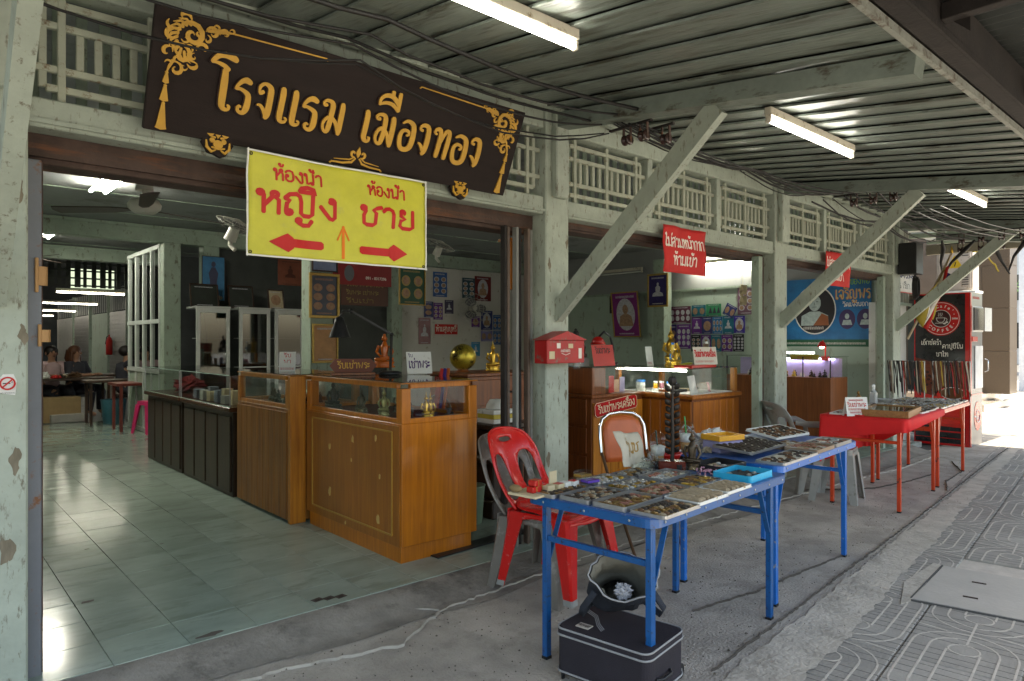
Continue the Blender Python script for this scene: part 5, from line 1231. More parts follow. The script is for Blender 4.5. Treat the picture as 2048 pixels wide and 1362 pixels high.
def crumple(name, lab, loc, sx, sy, sz, m, seed, cat='bag', knot=None):
    import mathutils.noise as mn
    t = thing(name, lab, cat, loc); q = MB(); n, k = 26, 16; vs = []
    for i in range(k+1):
        ph = math.pi*i/k
        for j in range(n):
            th = 2*math.pi*j/n; d = Vector((math.sin(ph)*math.cos(th), math.sin(ph)*math.sin(th), math.cos(ph)))
            r = 1+.42*abs(mn.noise(d*2.6+Vector((seed,0,0))))*2-.35+.22*mn.noise(d*7+Vector((0,seed,0)))
            vs.append((d.x*r*sx, d.y*r*sy, max(0, (d.z*r+.72)*sz)))
    q.add(vs, [(i*n+j,i*n+(j+1)%n,(i+1)*n+(j+1)%n,(i+1)*n+j) for i in range(k) for j in range(n)], False)
    q.build('bag_body', m, t)
    if knot:
        q = MB()
        for pts in knot: q.tube(pts, [.012,.008,.006,.006,.004][:len(pts)], 6, flat=.3)
        q.build('bag_handle', m, t)
    return t
PBAG = glassy('crumpled_plastic', (.84,.86,.85), .3, 1.6)
WBAG = mat('translucent_bag', (.62,.63,.62), .25, var=.15, scale=30, alpha=.72, coat=.3)
crumple('plastic_bag', 'clear crumpled plastic bag in front of the iced coffee', put(T1,.90,.58,Z1), .075,.05,.045, PBAG, 2)
crumple('plastic_bag', 'white carrier bag lying slumped behind the yellow lidded box', put(T2,.42,.60,Z2), .20,.07,.06, WBAG, 5, knot=[[(-.14,.0,.06),(-.2,.0,.11),(-.24,.01,.13),(-.25,.02,.10)],[(-.13,.03,.07),(-.19,.04,.13),(-.23,.04,.15),(-.26,.04,.13)]])
crumple('cloth_bundle', 'small beige cloth bundle beside the yellow lidded box', put(T2,.17,.50,Z2), .05,.03,.02, mat('beige_cloth', (.45,.38,.27), .9), 9, 'cloth')
yb = thing('storage_box', 'clear violet tinted box with yellow lid on the second blue table', 'box', put(T2,.16,.42,Z2), R(-12))
q = MB(); q.box(0,0,0,.20,.14,.07,.008); q.build('box_body', mat('violet_clear_plastic', (.40,.38,.62), .15, coat=.5, alpha=.75), yb)
YL = mat('yellow_plastic', (.75,.36,.02), .35, coat=.2)
for (a,b,c,d) in ((-.006,-.006,.206,.012),(-.006,.128,.206,.146),(-.006,.0125,.012,.1275),(.188,.0125,.206,.1275)):
    q = MB(); q.box(a,b,.071,c,d,.102,.003); q.build('lid_rim', YL, yb)
q = MB(); q.box(.0125,.0125,.075,.1875,.1275,.085); q.build('lid_plate', YL, yb)
# canvas cloth bags folded over, hung on the chair back
cb, zf = cloth('canvas_bag', 'cream cotton bags with gold Thai print slumped on the blue table by the orange chair', put(T1,.74,.66,Z1+.015), -8, .20, .20, mat('cream_canvas', (.60,.54,.43), .9, bump=.4), .06, 16, 16, 'bag', 12)
cb.rotation_euler = (R(62),R(4),R(-6))
q = MB(); thai(q, 'รุ่น', .05, .08, .06, .007, 0, .0008); thai(q, 'ช', .13, .09, .05, .007, 0, .0008); printed(cb, zf, q, MOLD, 'lettering')
t = crumple('paper_cone', 'pale folded paper lying beside the cotton bags', put(T1,.88,.62,Z1), .09,.03,.02, mat('pale_paper', (.50,.50,.40), .7), 14, 'paper')

# suitcase and rucksack below the nearest table
sc_ = thing('suitcase', 'black soft suitcase with grey piping lying flat under the blue table', 'suitcase', (2.12,1.60,0), R(9))
FAB = mat('black_fabric', (.022,.018,.024), .75, var=.2, bump=.3, bscale=200); GRY = mat('grey_piping', (.30,.30,.30), .5)
sc_.scale = (.88,.70,.98)
def rbox(L, W, z0, z1, r): q = MB(); q.prism(rrect(0,0,L,W,r,6), z0, z1); return q
rbox(.36,.62,.035,.20,.05).build('case_body', FAB, sc_)
q = MB(); q.prism(rrect(-.004,-.004,.364,.624,.05,6), .2005, .222); q.prism(rrect(.006,.006,.354,.614,.05,6), .2225, .230); q.build('lid', FAB, sc_)
for z, o in ((.20,.006),(.226,.002),(.045,.004)):
    P = [Vector((a,b,z)) for a,b in rrect(-o,-o,.36+o,.62+o,.05,6)]; q = MB(); q.tube(P+[P[0]], .0045, 6, cap=False); q.build('piping', GRY, sc_)
for a in (0,.012,.024):
    q = MB(); q.ribbon([(.08+a,.36),(.12+a,.42),(.20+a,.50),(.24+a,.60)], .005, .2301, .2315, 0); q.build('stripe', GRY, sc_)
q = MB(); q.box(.05,.43,.2302,.10,.52,.235,.002); pl = q.build('name_plate', mat('silver_beige_plate', (.45,.40,.34), .4), sc_)
q = MB(); scribble(q, 0, .07, 0, .02, .003, 0, .0006, 5); q.build('plate_lettering', BLACK, sc_, (.085,.44,.2352), (0,0,R(90)))
q = MB(); q.tube([(.20,-.004,.11),(.17,-.03,.11),(.10,-.03,.11),(.07,-.004,.11)], .010, 8, flat=.6); q.build('carry_handle', BLACK, sc_)
q = MB(); q.box(.362,.10,.06,.40,.52,.10,.006); q.box(.362,.14,.15,.385,.48,.17,.004); q.build('trolley_frame', BLACK, sc_)
for y in (.05,.57):
    q = MB(); q.cyl((.385,y-.014,.032),(.385,y+.014,.032),.032,n=18); w_ = q.build('wheel', BLACK, sc_); q = MB(); q.cyl((.385,y-.016,.032),(.385,y+.016,.032),.012,n=12); q.build('wheel_hub', STEEL, w_)
    q = MB(); q.box(.345,y-.022,.02,.372,y+.022,.10,.004); q.build('wheel_bracket', BLACK, sc_)
for (a, b) in ((.03,.03),(.03,.59)):
    q = MB(); q.lathe([(0,0),(.010,0),(.014,.036),(0,.036)], (a,b,0), 10); q.build('stud_foot', BLACK, sc_)
bg = thing('rucksack', 'open dark denim rucksack with grey lining standing on the black suitcase', 'bag', (2.34,1.93,.315), rot=(R(52),0,R(-42)))
DEN = mat('dark_denim', (.022,.026,.036), .85, var=.3, bump=.5, bscale=120); LNG = mat('grey_lining', (.22,.21,.17), .9, var=.15, bump=.4)
import mathutils.noise as _mn
def bagwall(inner):
    vs = []; n = 28; rows = 9
    for i in range(rows+1):
        v = i/rows
        for j in range(n):
            a = 2*math.pi*j/n; rr = (.105+.02*v)*(1 if v > .1 else .8)*(1+.22*_mn.noise(Vector((math.cos(a)*1.5,math.sin(a)*1.5,v*2)))+.30*v*_mn.noise(Vector((math.cos(a)*4,math.sin(a)*4,v*3)))) - (.008 if inner else 0)
            # the mouth leans towards the camera side and gapes
            vs.append((rr*1.15*math.cos(a), rr*.75*math.sin(a), -.02+.24*v+.02*math.sin(a*2+1)*v*v+ .02*v*math.sin(a)+.02*v*_mn.noise(Vector((math.cos(a)*5,math.sin(a)*5,9)))))
    q = MB(); q.add(vs, [(i*n+j,i*n+(j+1)%n,(i+1)*n+(j+1)%n,(i+1)*n+j) for i in range(rows) for j in range(n)]+[tuple(range(n))], True)
    return q, vs[-n:]
q, rim = bagwall(False); q.build('bag_body', DEN, bg); q, _r = bagwall(True); q.build('lining', LNG, bg)
q = MB(); q.tube([Vector(p) for p in rim]+[Vector(rim[0])], .004, 6, cap=False); q.build('hem', GRY, bg)
for s in (-1, 1):
    q = MB(); q.tube([(s*.12,-.05,.18),(s*.17,-.10,.12),(s*.17,-.10,.04),(s*.11,-.03,.0)], [.015,.014,.014,.012], 8, flat=.3); q.build('strap', DEN, bg)
crumple('shopping_bag', 'crumpled grey plastic bag stuffed in the open rucksack', (2.255,1.83,.345), .045,.035,.035, mat('grey_thin_plastic', (.42,.42,.44), .35, coat=.3), 21)
# price card, statues and spray bottle on the red tables
t = thing('price_card', 'white folded card with red Thai writing on the red cloth', 'sign', put(T3,.02,.42,.781), R(-35)); t.location = (6.03,2.46,.781)
q = MB(); q.add([(0,0,.0),(.20,0,0),(.20,.03,.16),(0,.03,.16),(.20,.07,.0),(0,.07,0)], [(0,1,2,3),(3,2,4,5)]); o = q.build('card', WHITE, t); md = o.modifiers.new('w','SOLIDIFY'); md.thickness = .002
q = MB(); thai(q, 'รับเช่าพระ', .012, .08, .034, .004, .0, .001, .175); scribble(q, .02,.18,.05,.018,.002); scribble(q, .03,.17,.025,.015,.002); scribble(q,.03,.16,.13,.015,.002)
q.v = [(x, y*.184-.0015-z, y*.98) for x,y,z in q.v]; q.build('lettering', RED_INK, t)
figure('seated_statuette', 'golden brown seated figure at the back edge of the red cloth', put(T3,.86,.62,.78), 200, .19, mat('gilt_brown', (.25,.13,.03), .35, metal=.5, var=.4, scale=30), spire=False)
t = thing('spray_bottle', 'clear spray bottle with white pump behind the trays on the red tables', 'bottle', put(T4,.02,.62,.767)); q = MB(); q.prism(rrect(-.035,-.03,.035,.03,.012), 0, .13); q.lathe([(.034,.13),(.014,.155),(.014,.165)], n=12); q.build('bottle_body', mat('cloudy_clear', (.6,.63,.63), .15, alpha=.6, coat=.4), t)
q = MB(); q.cyl((0,0,.165),(0,0,.195),.014); q.tube([(.01,0,.20),(-.03,0,.205),(-.05,0,.195)], [.014,.010,.007], 8); q.tube([(-.015,0,.195),(-.03,0,.17),(-.028,0,.15)], .004, 6); q.build('pump', WHITE, t)
t = thing('glass_bowl', 'shallow cloudy plastic bowl near the spray bottle', 'bowl', put(T4,.30,.60,.767)); q = MB(); q.lathe([(0,.002),(.06,.004),(.10,.05),(.104,.052),(.098,.05),(.058,.008)], n=20); q.build('bowl', mat('cloudy_clear', (.6,.63,.63)), t)
# racks of hanging cords above the farther red table
def cord_rack(lab, x0, y0, x1, y1, seed, n=26):
    t = thing('cord_rack', lab, 'rack', (x0,y0,.767)); dx, dy = x1-x0, y1-y0; random.seed(seed)
    for a in (.02,.98):
        q = MB(); q.cyl((dx*a,dy*a,0),(dx*a,dy*a,.435),.006); q.build('post', STEEL, t)
    q = MB(); q.cyl((0,0,.435),(dx,dy,.435),.006); q.build('rail', STEEL, t)
    cols = [mat('cord_%s' % c, k, .6) for c, k in (('black',(.02,.015,.012)),('brown',(.12,.05,.02)),('red',(.4,.02,.02)),('gold',(.45,.30,.05)),('cream',(.5,.45,.35)),('maroon',(.12,.015,.02)))]
    for k in range(n):
        a = (k+.5)/n; ax, ay = dx*a, dy*a; l = rnd(.22,.42); w = rnd(.006,.026); P = []
        for i in range(13):
            th = -math.pi/2+2*math.pi*i/12
            P.append((ax-.012+w*.4*math.sin(i), ay+w*math.cos(th+math.pi/2)*.8+rnd(-.003,.003), .44-l/2+l/2*math.sin(th+math.pi)*1.0))
        q = MB(); q.tube(P, rnd(.004,.007), 5, cap=False); q.build('necklace_cord', random.choice(cols[:2]*3+cols), t)
    return t
cord_rack('rack of black and brown amulet cords hanging near the white wall', 8.30,2.93, 8.35,2.58, 5, 22)
cord_rack('rack of coloured amulet cords hanging in front of the coffee machine', 8.40,2.53, 8.50,2.19, 6, 24)
# ------------------------------------------------------------- things standing on and in the counters
GOLDM = mat('gold_leaf_metal', (.62,.38,.06), .28, metal=.9, var=.25, scale=40)
DRKST = mat('dark_resin', (.03,.026,.024), .4, var=.3)
AMBR = mat('amber_resin', (.55,.12,.01), .25, coat=.4, var=.2)
for k, (x, y, h, m, sp, slim, lab) in enumerate((
 (2.36,4.62,.235,DRKST,False,1,'tall dark seated statuette at the far end of the orange case'),
 (2.40,4.28,.19,BRZ,True,.9,'bronze seated statuette in the middle of the orange glass case'),
 (2.62,4.15,.18,DRKST,True,.7,'slim dark statuette behind the bronze one in the orange case'),
 (2.40,3.98,.20,mat('greenish_gilt',(.28,.26,.10),.35,metal=.6,var=.3),True,.7,'greenish gilt statuette near the corner of the orange case'),
 (2.44,3.80,.15,GOLDM,True,.7,'small golden statuette close to the corner post of the orange case'),
 (2.40,3.66,.13,DRKST,False,1,'dark squat figure right at the corner of the orange case'),
 (2.52,3.66,.175,GOLDM,True,.6,'first of two golden statuettes in the end pane of the orange case'),
 (2.58,3.70,.165,GOLDM,True,.6,'second of two golden statuettes in the end pane of the orange case'),
 (2.72,3.68,.10,DRKST,False,1.2,'low black figure at the right of the end pane'))):
    figure('seated_statuette', lab, (x,y,.924), [-60,-75,-20,-60,-50,-90,-15,-10,0][k], h, m, slim=slim, spire=sp)
random.seed(31)
for k in range(14):
    x, y = 2.28+rnd(0,.3), 5.05+k*.058
    figure('seated_statuette', 'black carved statuette in the pine glass case, number %s from the front post' % ['first','second','third','fourth','fifth','sixth','seventh','eighth','ninth','tenth','eleventh','twelfth','thirteenth','fourteenth'][k], (x,y,.918), rnd(-120,-60), rnd(.10,.17), random.choice([DRKST,DRKST,BRZ,mat('dark_stone',(.06,.07,.08),.6)]), slim=1.1, spire=False)
for lab in tuple(o for o in bpy.data.objects if o.get('label','').find(', number ') > 0):
    lab['label'] = lab['label'].replace(', number ', ', ')
# stacked cased amulets in the black counter
for k in range(11):
    n = int(rnd(4,8)); y = 6.22+k*.10
    t = thing('box_stack', ['pale','bluish','cream'][k%3]+' stack of flat boxes in the black counter, %s from the near end' % ['first','second','third','fourth','fifth','sixth','seventh','eighth','ninth','tenth','last'][k], 'boxes', (2.20+.03*(k%2),y,.848), R(rnd(-8,8)), 'stacks of flat boxes in the black glass counter')
    for i in range(n):
        q = MB(); q.box(rnd(0,.004),rnd(0,.004),i*.019,.085,.085,i*.019+.017,.002); q.build('flat_box', [CRM,mat('bluish_card',(.20,.23,.28),.5),mat('pale_card',(.5,.5,.45),.6)][k%3], t)
t = crumple('red_cloth_heap', 'dark red cloth heaped in the far black glass case', (2.45,8.3,.85), .16,.25,.10, mat('dark_red_cloth',(.22,.015,.02),.7), 33, 'cloth')
# desk lamp
dl = thing('desk_lamp', 'black jointed desk lamp arching over the orange counter', 'lamp', (2.72,4.42,1.173))
q = MB(); q.lathe([(0,0),(.085,0),(.085,.018),(.06,.026),(.012,.03),(0,.03)], n=20); q.build('lamp_base', BLACK, dl)
A, B, Cc = Vector((0,0,.03)), Vector((.0,-.02,.30)), Vector((-.27,.10,.47))
for o in (-.009,.009):
    q = MB(); q.bar(A+Vector((0,o,0)), B+Vector((0,o,0)), .006,.012); q.build('lower_arm', BLACK, dl); q = MB(); q.bar(B+Vector((0,o,0)), Cc+Vector((0,o,0)), .006,.012); q.build('upper_arm', BLACK, dl)
q = MB(); q.ball(B,.016); q.build('joint', BLACK, dl); q = MB(); q.ball(Cc,.018); q.build('joint', BLACK, dl)
q = MB(); q.tube([Cc, Cc+Vector((-.05,.03,.0)), Cc+Vector((-.07,.04,-.05))], .008, 8)
D0 = Cc+Vector((-.07,.04,-.04)); q.lathe([(.012,.0),(.03,-.01),(.045,-.06),(.078,-.15),(.080,-.155),(.074,-.15),(.042,-.06)], tuple(D0), 20); q.build('lamp_shade', BLACK, dl)
q = MB(); q.ball((D0.x,D0.y,D0.z-.12),.035,n=12,m=8); q.build('bulb', WHITE, dl)
# name block, cards, frames on the counters
nb = thing('name_block', 'red wooden block sign with gold Thai letters standing on the orange counter', 'sign', (2.28,4.62,1.173), R(-62))
nb.rotation_euler = (0,0,R(-22)); nb.location = (2.33,4.60,1.173)
q = MB(); q.box(0,-.03,0,.32,.05,.018,.003); q.build('foot', REDW, nb)
q = MB(); q.prism([(.03,0),(.29,0),(.33,.05),(.29,.10),(.03,.10),(-.01,.05)], -.01, .01); o = q.build('plaque', mat('reddish_lacquer',(.14,.03,.01),.5), nb, (0,0,.02), (R(90),0,0))
q = MB(); thai(q, 'รับเช่าพระ', .045, .03, .042, .006, .0101, .0115, .235); q.build('lettering', GOLD, nb, (0,0,.02), (R(90),0,0))
def card_sign(lab, loc, rz, w, h, lines, ink, m=WHITE, tilt=80):
    t = face('card_sign', lab, 'sign', loc, rz, tilt); q = MB(); q.box(0,0,-.002,w,h,0); q.build('card', m, t)
    for i, (s, y, hh, x0, ww, lw) in enumerate(lines):
        q = MB()
        if s: thai(q, s, x0, y, hh, lw, 0, .0008, ww)
        else: scribble(q, x0, x0+ww, y, hh, lw, 0, .0006, i)
        q.build('lettering', ink, t)
    return t
PURP = mat('purple_ink', (.06,.01,.12), .6)
card_sign('white card with purple Thai handwriting at the back of the orange counter', (2.86,4.40,1.173), -8, .21,.17, [('เช่าพระ',.045,.055,.015,.18,.008),('รับ',.13,.022,.015,.04,.003)], PURP)
card_sign('small white card with faded red Thai words on the pine counter', (2.30,5.45,1.173), -35, .13,.165, [('รับ',.12,.028,.035,.06,.004),('ฝา'.replace('ฝ','พ'),.07,.028,.035,.06,.004),(None,.015,.02,.01,.11,.002)], RED_INK)
card_sign('red and grey card sign on the small glass case beside the grey pillar', (4.72,4.17,1.192), 4, .33,.20, [('รับเช่าพระ',.12,.05,.05,.23,.007)], BLACK, mat('salmon_red_card',(.52,.05,.04),.5))
card_sign('white card with bold red Thai print on the lit corner case', (5.62,3.70,1.20), -20, .27,.17, [('รับเช่าพระเครื่อง',.075,.05,.015,.24,.009),(None,.02,.022,.02,.22,.002)], RED_INK, mat('aged_white_card',(.6,.55,.46),.6))
card_sign('narrow white card standing behind the golden figures', (5.75,4.35,1.17), -10, .09,.20, [(None,.02,.02,.01,.06,.002)], RED_INK)
t = thing('red_tray', 'thin red tray lying at the corner of the lit glass case', 'tray', (5.50,3.65,1.171)); q = MB(); q.box(0,0,0,.42,.20,.025,.003); q.build('tray', REDB, t)
wc = thing('woven_charm', 'cream woven palm leaf charm hanging in the second opening by the gate post', 'charm', (6.50,3.7,1.84))
q = MB(); q.tube([(0,0,.45),(0,0,.0)], .002, 4); q.build('string', CRM, wc)
for zc in (.11,.0):
    q = MB(); q.add([(0,-.03,zc+.05),(.06,-.01,zc+.06),(.035,-.03,zc),(.06,0,zc-.05),(0,-.04,zc-.035),(-.06,0,zc-.05),(-.035,-.03,zc),(-.06,-.01,zc+.06),(0,.04,zc)], [(0,1,2),(2,3,4),(4,5,6),(6,7,0),(0,2,4),(0,4,6),(8,1,0),(8,3,2),(8,5,4),(8,7,6)]); q.build('woven_star', CRM, wc)
# wall mounted and leaning pictures
FR_G = mat('gilt_frame', (.40,.26,.06), .4, metal=.4, var=.2, scale=30); FR_D = mat('dark_frame', (.04,.02,.012), .4)
def picture(lab, loc, rz, w, h, col, motif, frame=None, fw=.02, name='poster', cat='poster', seed=0, tilt=90, group=None, ink=None):
    t = face(name, lab, cat, loc, rz, tilt, group); random.seed(seed*7+3)
    q = MB(); q.box(0,0,-.004 if frame else -.0015,w,h,0); q.build('sheet', mat('print_%02d%02d%02d' % tuple(int(c*99) for c in col), col, .45, var=.25, scale=6), t)
    if frame:
        for (a,b,c,d) in ((-fw,-fw,w+fw,0),(-fw,h,w+fw,h+fw),(-fw,.0005,0,h-.0005),(w,.0005,w+fw,h-.0005)):
            q = MB(); q.box(a,b,-.008,c,d,.014,.003); q.build('frame', frame, t)
    pale = ink or mat('pale_print', (.45,.45,.48), .5, var=.3, scale=30); drk = mat('dark_print', (.04,.03,.05), .5); sk = mat('sepia_print', (.33,.20,.12), .5, var=.3, scale=25)
    def bust(cx, cy, s, z, a, b):
        q = MB(); q.disc(cx,cy,.36*s,.5*s,0,z,24); q.build('oval_ground', a, t)
        q = MB(); q.prism([(cx-.28*s,cy-.36*s),(cx+.28*s,cy-.36*s),(cx+.22*s,cy-.05*s),(cx+.08*s,cy+.02*s),(cx-.08*s,cy+.02*s),(cx-.22*s,cy-.05*s)], z+.0001, z+.0008); q.disc(cx,cy+.16*s,.11*s,.15*s,z+.0001,z+.0011,14); q.build('portrait', b, t)
    if motif == 'oval': bust(w/2,h*.5,min(w*1.2,h*.75),.001,pale,sk if not ink else drk); 
    if motif == 'seated':
        q = MB(); s = min(w,h*.7); q.prism([(w/2-.32*s,h*.3),(w/2+.32*s,h*.3),(w/2+.28*s,h*.4),(w/2+.12*s,h*.45),(w/2+.14*s,h*.6),(w/2+.05*s,h*.66),(w/2-.05*s,h*.66),(w/2-.14*s,h*.6),(w/2-.12*s,h*.45),(w/2-.28*s,h*.4)], 0, .001); q.disc(w/2,h*.71,.06*s,.08*s,0,.0014,12); q.build('seated_print', pale, t)
    if motif == 'standing':
        q = MB(); q.prism([(w*.38,h*.1),(w*.62,h*.1),(w*.66,h*.45),(w*.72,h*.62),(w*.58,h*.76),(w*.42,h*.76),(w*.28,h*.62),(w*.34,h*.45)], 0, .001); q.disc(w/2,h*.83,w*.1,h*.065,0,.0014,12); q.build('standing_print', mat('slate_print',(.05,.05,.09),.5), t)
        q = MB(); q.disc(w/2,h*.06,w*.42,h*.07,0,.0005,16); q.build('rock_print', mat('rock_print',(.3,.27,.2),.6), t)
    if motif.startswith('grid'):
        nx, ny = int(motif[4]), int(motif[5]); q = MB()
        for i in range(nx):
            for j in range(ny): q.disc(w*(i+.5)/nx, h*(.12+.7*(j+.5)/ny), w*.36/nx, h*.30/ny, 0, .001, 12)
        q.build('medal_prints', pale if nx*ny > 3 else sk, t, kind='stuff')
        if nx*ny < 8:
            q = MB()
            for i in range(nx):
                for j in range(ny): q.disc(w*(i+.5)/nx, h*(.12+.7*(j+.5)/ny), w*.25/nx, h*.22/ny, .0011, .0018, 10)
            q.build('medal_centres', sk, t, kind='stuff')
    if motif == 'trio':
        q = MB()
        for i in range(3): q.prism([(w*(.18+.27*i),h*.25),(w*(.40+.27*i),h*.25),(w*(.33+.27*i),h*.6),(w*(.29+.27*i),h*.75),(w*(.25+.27*i),h*.6)], 0, .001)
        q.build('figure_prints', drk, t)
    q = MB()
    if motif != 'standing': scribble(q, w*.15, w*.85, h*.89, h*.05, h*.01, 0, .0008, seed); scribble(q, w*.2, w*.8, h*.04, h*.03, h*.008, 0, .0008, seed+1)
    if q.v: q.build('small_print', pale, t)
    return t
NV=(.03,.04,.16); PU=(.12,.02,.20); TE=(.01,.14,.20); GN=(.03,.22,.10); BL=(.02,.09,.28); MA=(.10,.02,.05); DK=(.015,.02,.02)
BYL = [('tall blue poster',7.378,2.259,.324,.466,BL,'grid23'),('small navy print beside the purple one',7.175,1.869,.198,.294,NV,'grid12'),('small purple print on the white wall',7.385,1.829,.209,.316,PU,'grid23'),('dark square print left of the wall fan',7.645,1.947,.208,.26,(.05,.04,.08),'seated'),
 ('faded pink portrait print',7.054,1.372,.264,.484,(.30,.16,.17),'seated'),('narrow dark teal print behind the fan',8.056,2.261,.312,.393,(.02,.06,.08),'grid23'),('dark red and gold print beside the hanging frame',8.368,2.221,.417,.485,(.14,.01,.01),'oval'),
 ('small violet print at the right of the white wall',9.052,1.958,.209,.30,PU,'seated'),('navy oval print above the golden ball',8.521,1.651,.298,.38,NV,'oval'),('teal print with a white label',8.842,1.655,.21,.298,BL,'grid22'),('small violet print below the fan',8.286,1.70,.207,.217,PU,'grid11'),
 ('pale violet print behind the golden ball',8.521,1.423,.298,.213,(.2,.18,.4),'grid21'),('light blue print low on the white wall',8.286,1.133,.216,.279,(.05,.25,.45),'seated'),('dark violet print lowest at the right',9.052,1.356,.209,.29,PU,'grid22'),('blue print beside the dark violet one',8.838,1.356,.20,.283,BL,'grid22')]
for k, (lab, x, z, w, h, c, m) in enumerate(BYL): picture(lab+' on the white back wall' if 'wall' not in lab else lab, (x,10.492-.004*(k%3),z), 0, w, h, c, m, seed=k, group='posters on the back wall')
BXL = [('maroon wide poster with a row of ovals',6.932,1.726,.411,.285,MA,'grid42'),('teal print with two ovals, top row',6.497,1.833,.263,.185,TE,'grid21'),('bright green print with three black figures',6.222,1.83,.275,.197,GN,'trio'),
 ('purple print with a pink figure, second row',6.497,1.548,.189,.277,PU,'seated'),('blue print half covered by a blank white sheet',6.303,1.546,.196,.274,NV,'grid11'),('light blue print of six figures, second row',6.102,1.545,.176,.273,(.02,.16,.35),'grid32'),('teal print of a dark seated figure, second row',5.923,1.543,.193,.282,TE,'seated'),('blue violet print with a brown medal, end of the second row',5.726,1.553,.19,.269,(.05,.03,.30),'oval'),
 ('black print of nine green medals, bottom row',6.503,1.255,.177,.274,DK,'grid23'),('violet print with a grey medal, bottom row',6.321,1.257,.182,.274,PU,'oval'),('teal and violet print, bottom row middle',6.136,1.259,.19,.271,TE,'grid21'),('violet print behind the water bottle, bottom row',5.942,1.261,.196,.267,PU,'grid22'),('black print of small gold rows, end of the bottom row',5.741,1.263,.187,.271,DK,'grid34'),
 ('narrow dark violet print beside the pillar',6.932,1.203,.137,.507,(.05,.03,.15),'grid13'),('violet print with a star medal beside the pillar',6.785,1.299,.27,.411,PU,'grid33')]
for k, (lab, y, z, w, h, c, m) in enumerate(BXL): picture(lab, (9.790-.004*(k%3),y,z), -90, w, h, c, m, seed=40+k, group='posters on the green side wall')
t = picture('dark blue print pinned at a slant above the rows', (9.788,5.93,1.87), -90, .20,.19, NV, 'grid21', seed=60, group='posters on the green side wall'); t.rotation_euler = (Matrix.Rotation(R(-90),3,'Z') @ Matrix.Rotation(R(90),3,'X') @ Matrix.Rotation(R(-28),3,'Z')).to_euler()
picture('tall brownish poster at the right of the green side wall', (9.788,5.662,1.839), -90, .28,.452, (.16,.08,.12), 'grid23', seed=61)
picture('framed purple poster with a large oval portrait leaning forward', (9.60,7.98,1.52), -90, .56,.76, (.20,.02,.16), 'oval', FR_G, .022, 'framed_picture', 'picture', 62, 97)
picture('small dark framed list left of the purple portrait', (9.78,8.24,1.95), -90, .17,.30, (.03,.035,.03), 'grid14', FR_D, .01, 'framed_picture', 'picture', 63)
picture('gold framed dark blue picture of a seated figure hanging on the inner pillar', (9.47,7.13,2.03), -90, .36,.50, (.025,.015,.10), 'seated', FR_G, .03, 'framed_picture', 'picture', 64)
picture('blue picture of a standing robed figure hung on the farther green pillar', (3.22,10.31,2.02), 0, .31,.63, (.04,.16,.30), 'standing', FR_D, .008, 'framed_picture', 'picture', 65)
picture('gold beaded frame with six oval medals on the green pillar', (3.225,6.80,1.70), 0, .29,.42, (.07,.08,.11), 'grid23', FR_G, .03, 'framed_picture', 'picture', 66, ink=mat('bronze_print',(.33,.18,.12),.5))
picture('gilt frame with plain orange brown panel below the medal frame', (3.25,6.80,1.21), 0, .26,.38, (.45,.22,.08), 'none', FR_G, .018, 'framed_picture', 'picture', 67)
picture('green framed picture of two gold shields hanging by the green post', (4.30,6.78,1.86), 0, .34,.42, (.01,.07,.035), 'grid22', FR_G, .014, 'framed_picture', 'picture', 68, ink=mat('gold_print',(.35,.25,.08),.5))
pc = picture('square pale frame partly hidden above the medal frame', (3.24,6.80,2.18), 0, .27,.10, (.2,.25,.4), 'none', FR_D, .014, 'framed_picture', 'picture', 69)
picture('brown red print hanging in the dark behind the yellow banner', (4.10,9.75,2.25), 0, .38,.38, (.17,.05,.025), 'seated', None, 0, 'poster', 'poster', 70, ink=mat('brown_print',(.07,.02,.01),.5))
t = face('red_phone_banner', 'dark red banner with a pale phone number behind the yellow banner', 'banner', (4.30,8.5,2.20), 0)
q = MB(); q.box(0,0,-.004,.95,.36,0); q.build('sheet', mat('dull_red_vinyl',(.22,.012,.012),.5), t); q = MB(); q.disc(.28,.16,.075,.11,0,.001,20); q.build('round_print', mat('grey_print',(.12,.13,.14)), t)
latin('091 - 8317296', .70,.09,.055,WPR,t,.001,bold=.0012,width=.33)
t = face('wooden_notice', 'dark brown notice board with faded yellow Thai lines hanging low in the shade', 'sign', (4.72,9.0,1.95), 0)
q = MB(); q.box(0,0,-.01,.78,.40,0); q.build('board', mat('dark_notice_wood',(.09,.035,.02),.5), t); q = MB()
for i, s in enumerate(('รับเช่าพระเครื่อง','รับพระ เช่าพระ','รับเช่า')): thai(q, s, .08, .28-.12*i, .055, .008, 0, .001, .62-.08*i)
q.build('lettering', mat('faded_yellow',(.25,.20,.05),.6), t)
t = face('no_smoking_sign', 'red strip with white Thai words on the white wall under the fan', 'sign', (7.418,10.485,1.556), 0)
q = MB(); q.box(0,0,-.003,.524,.19,0); q.build('plate', RCL, t); q = MB(); thai(q, 'ห้ามสูบบุหรี่', .02, .055, .085, .012, 0, .001, .48); q.build('lettering', WPR, t)
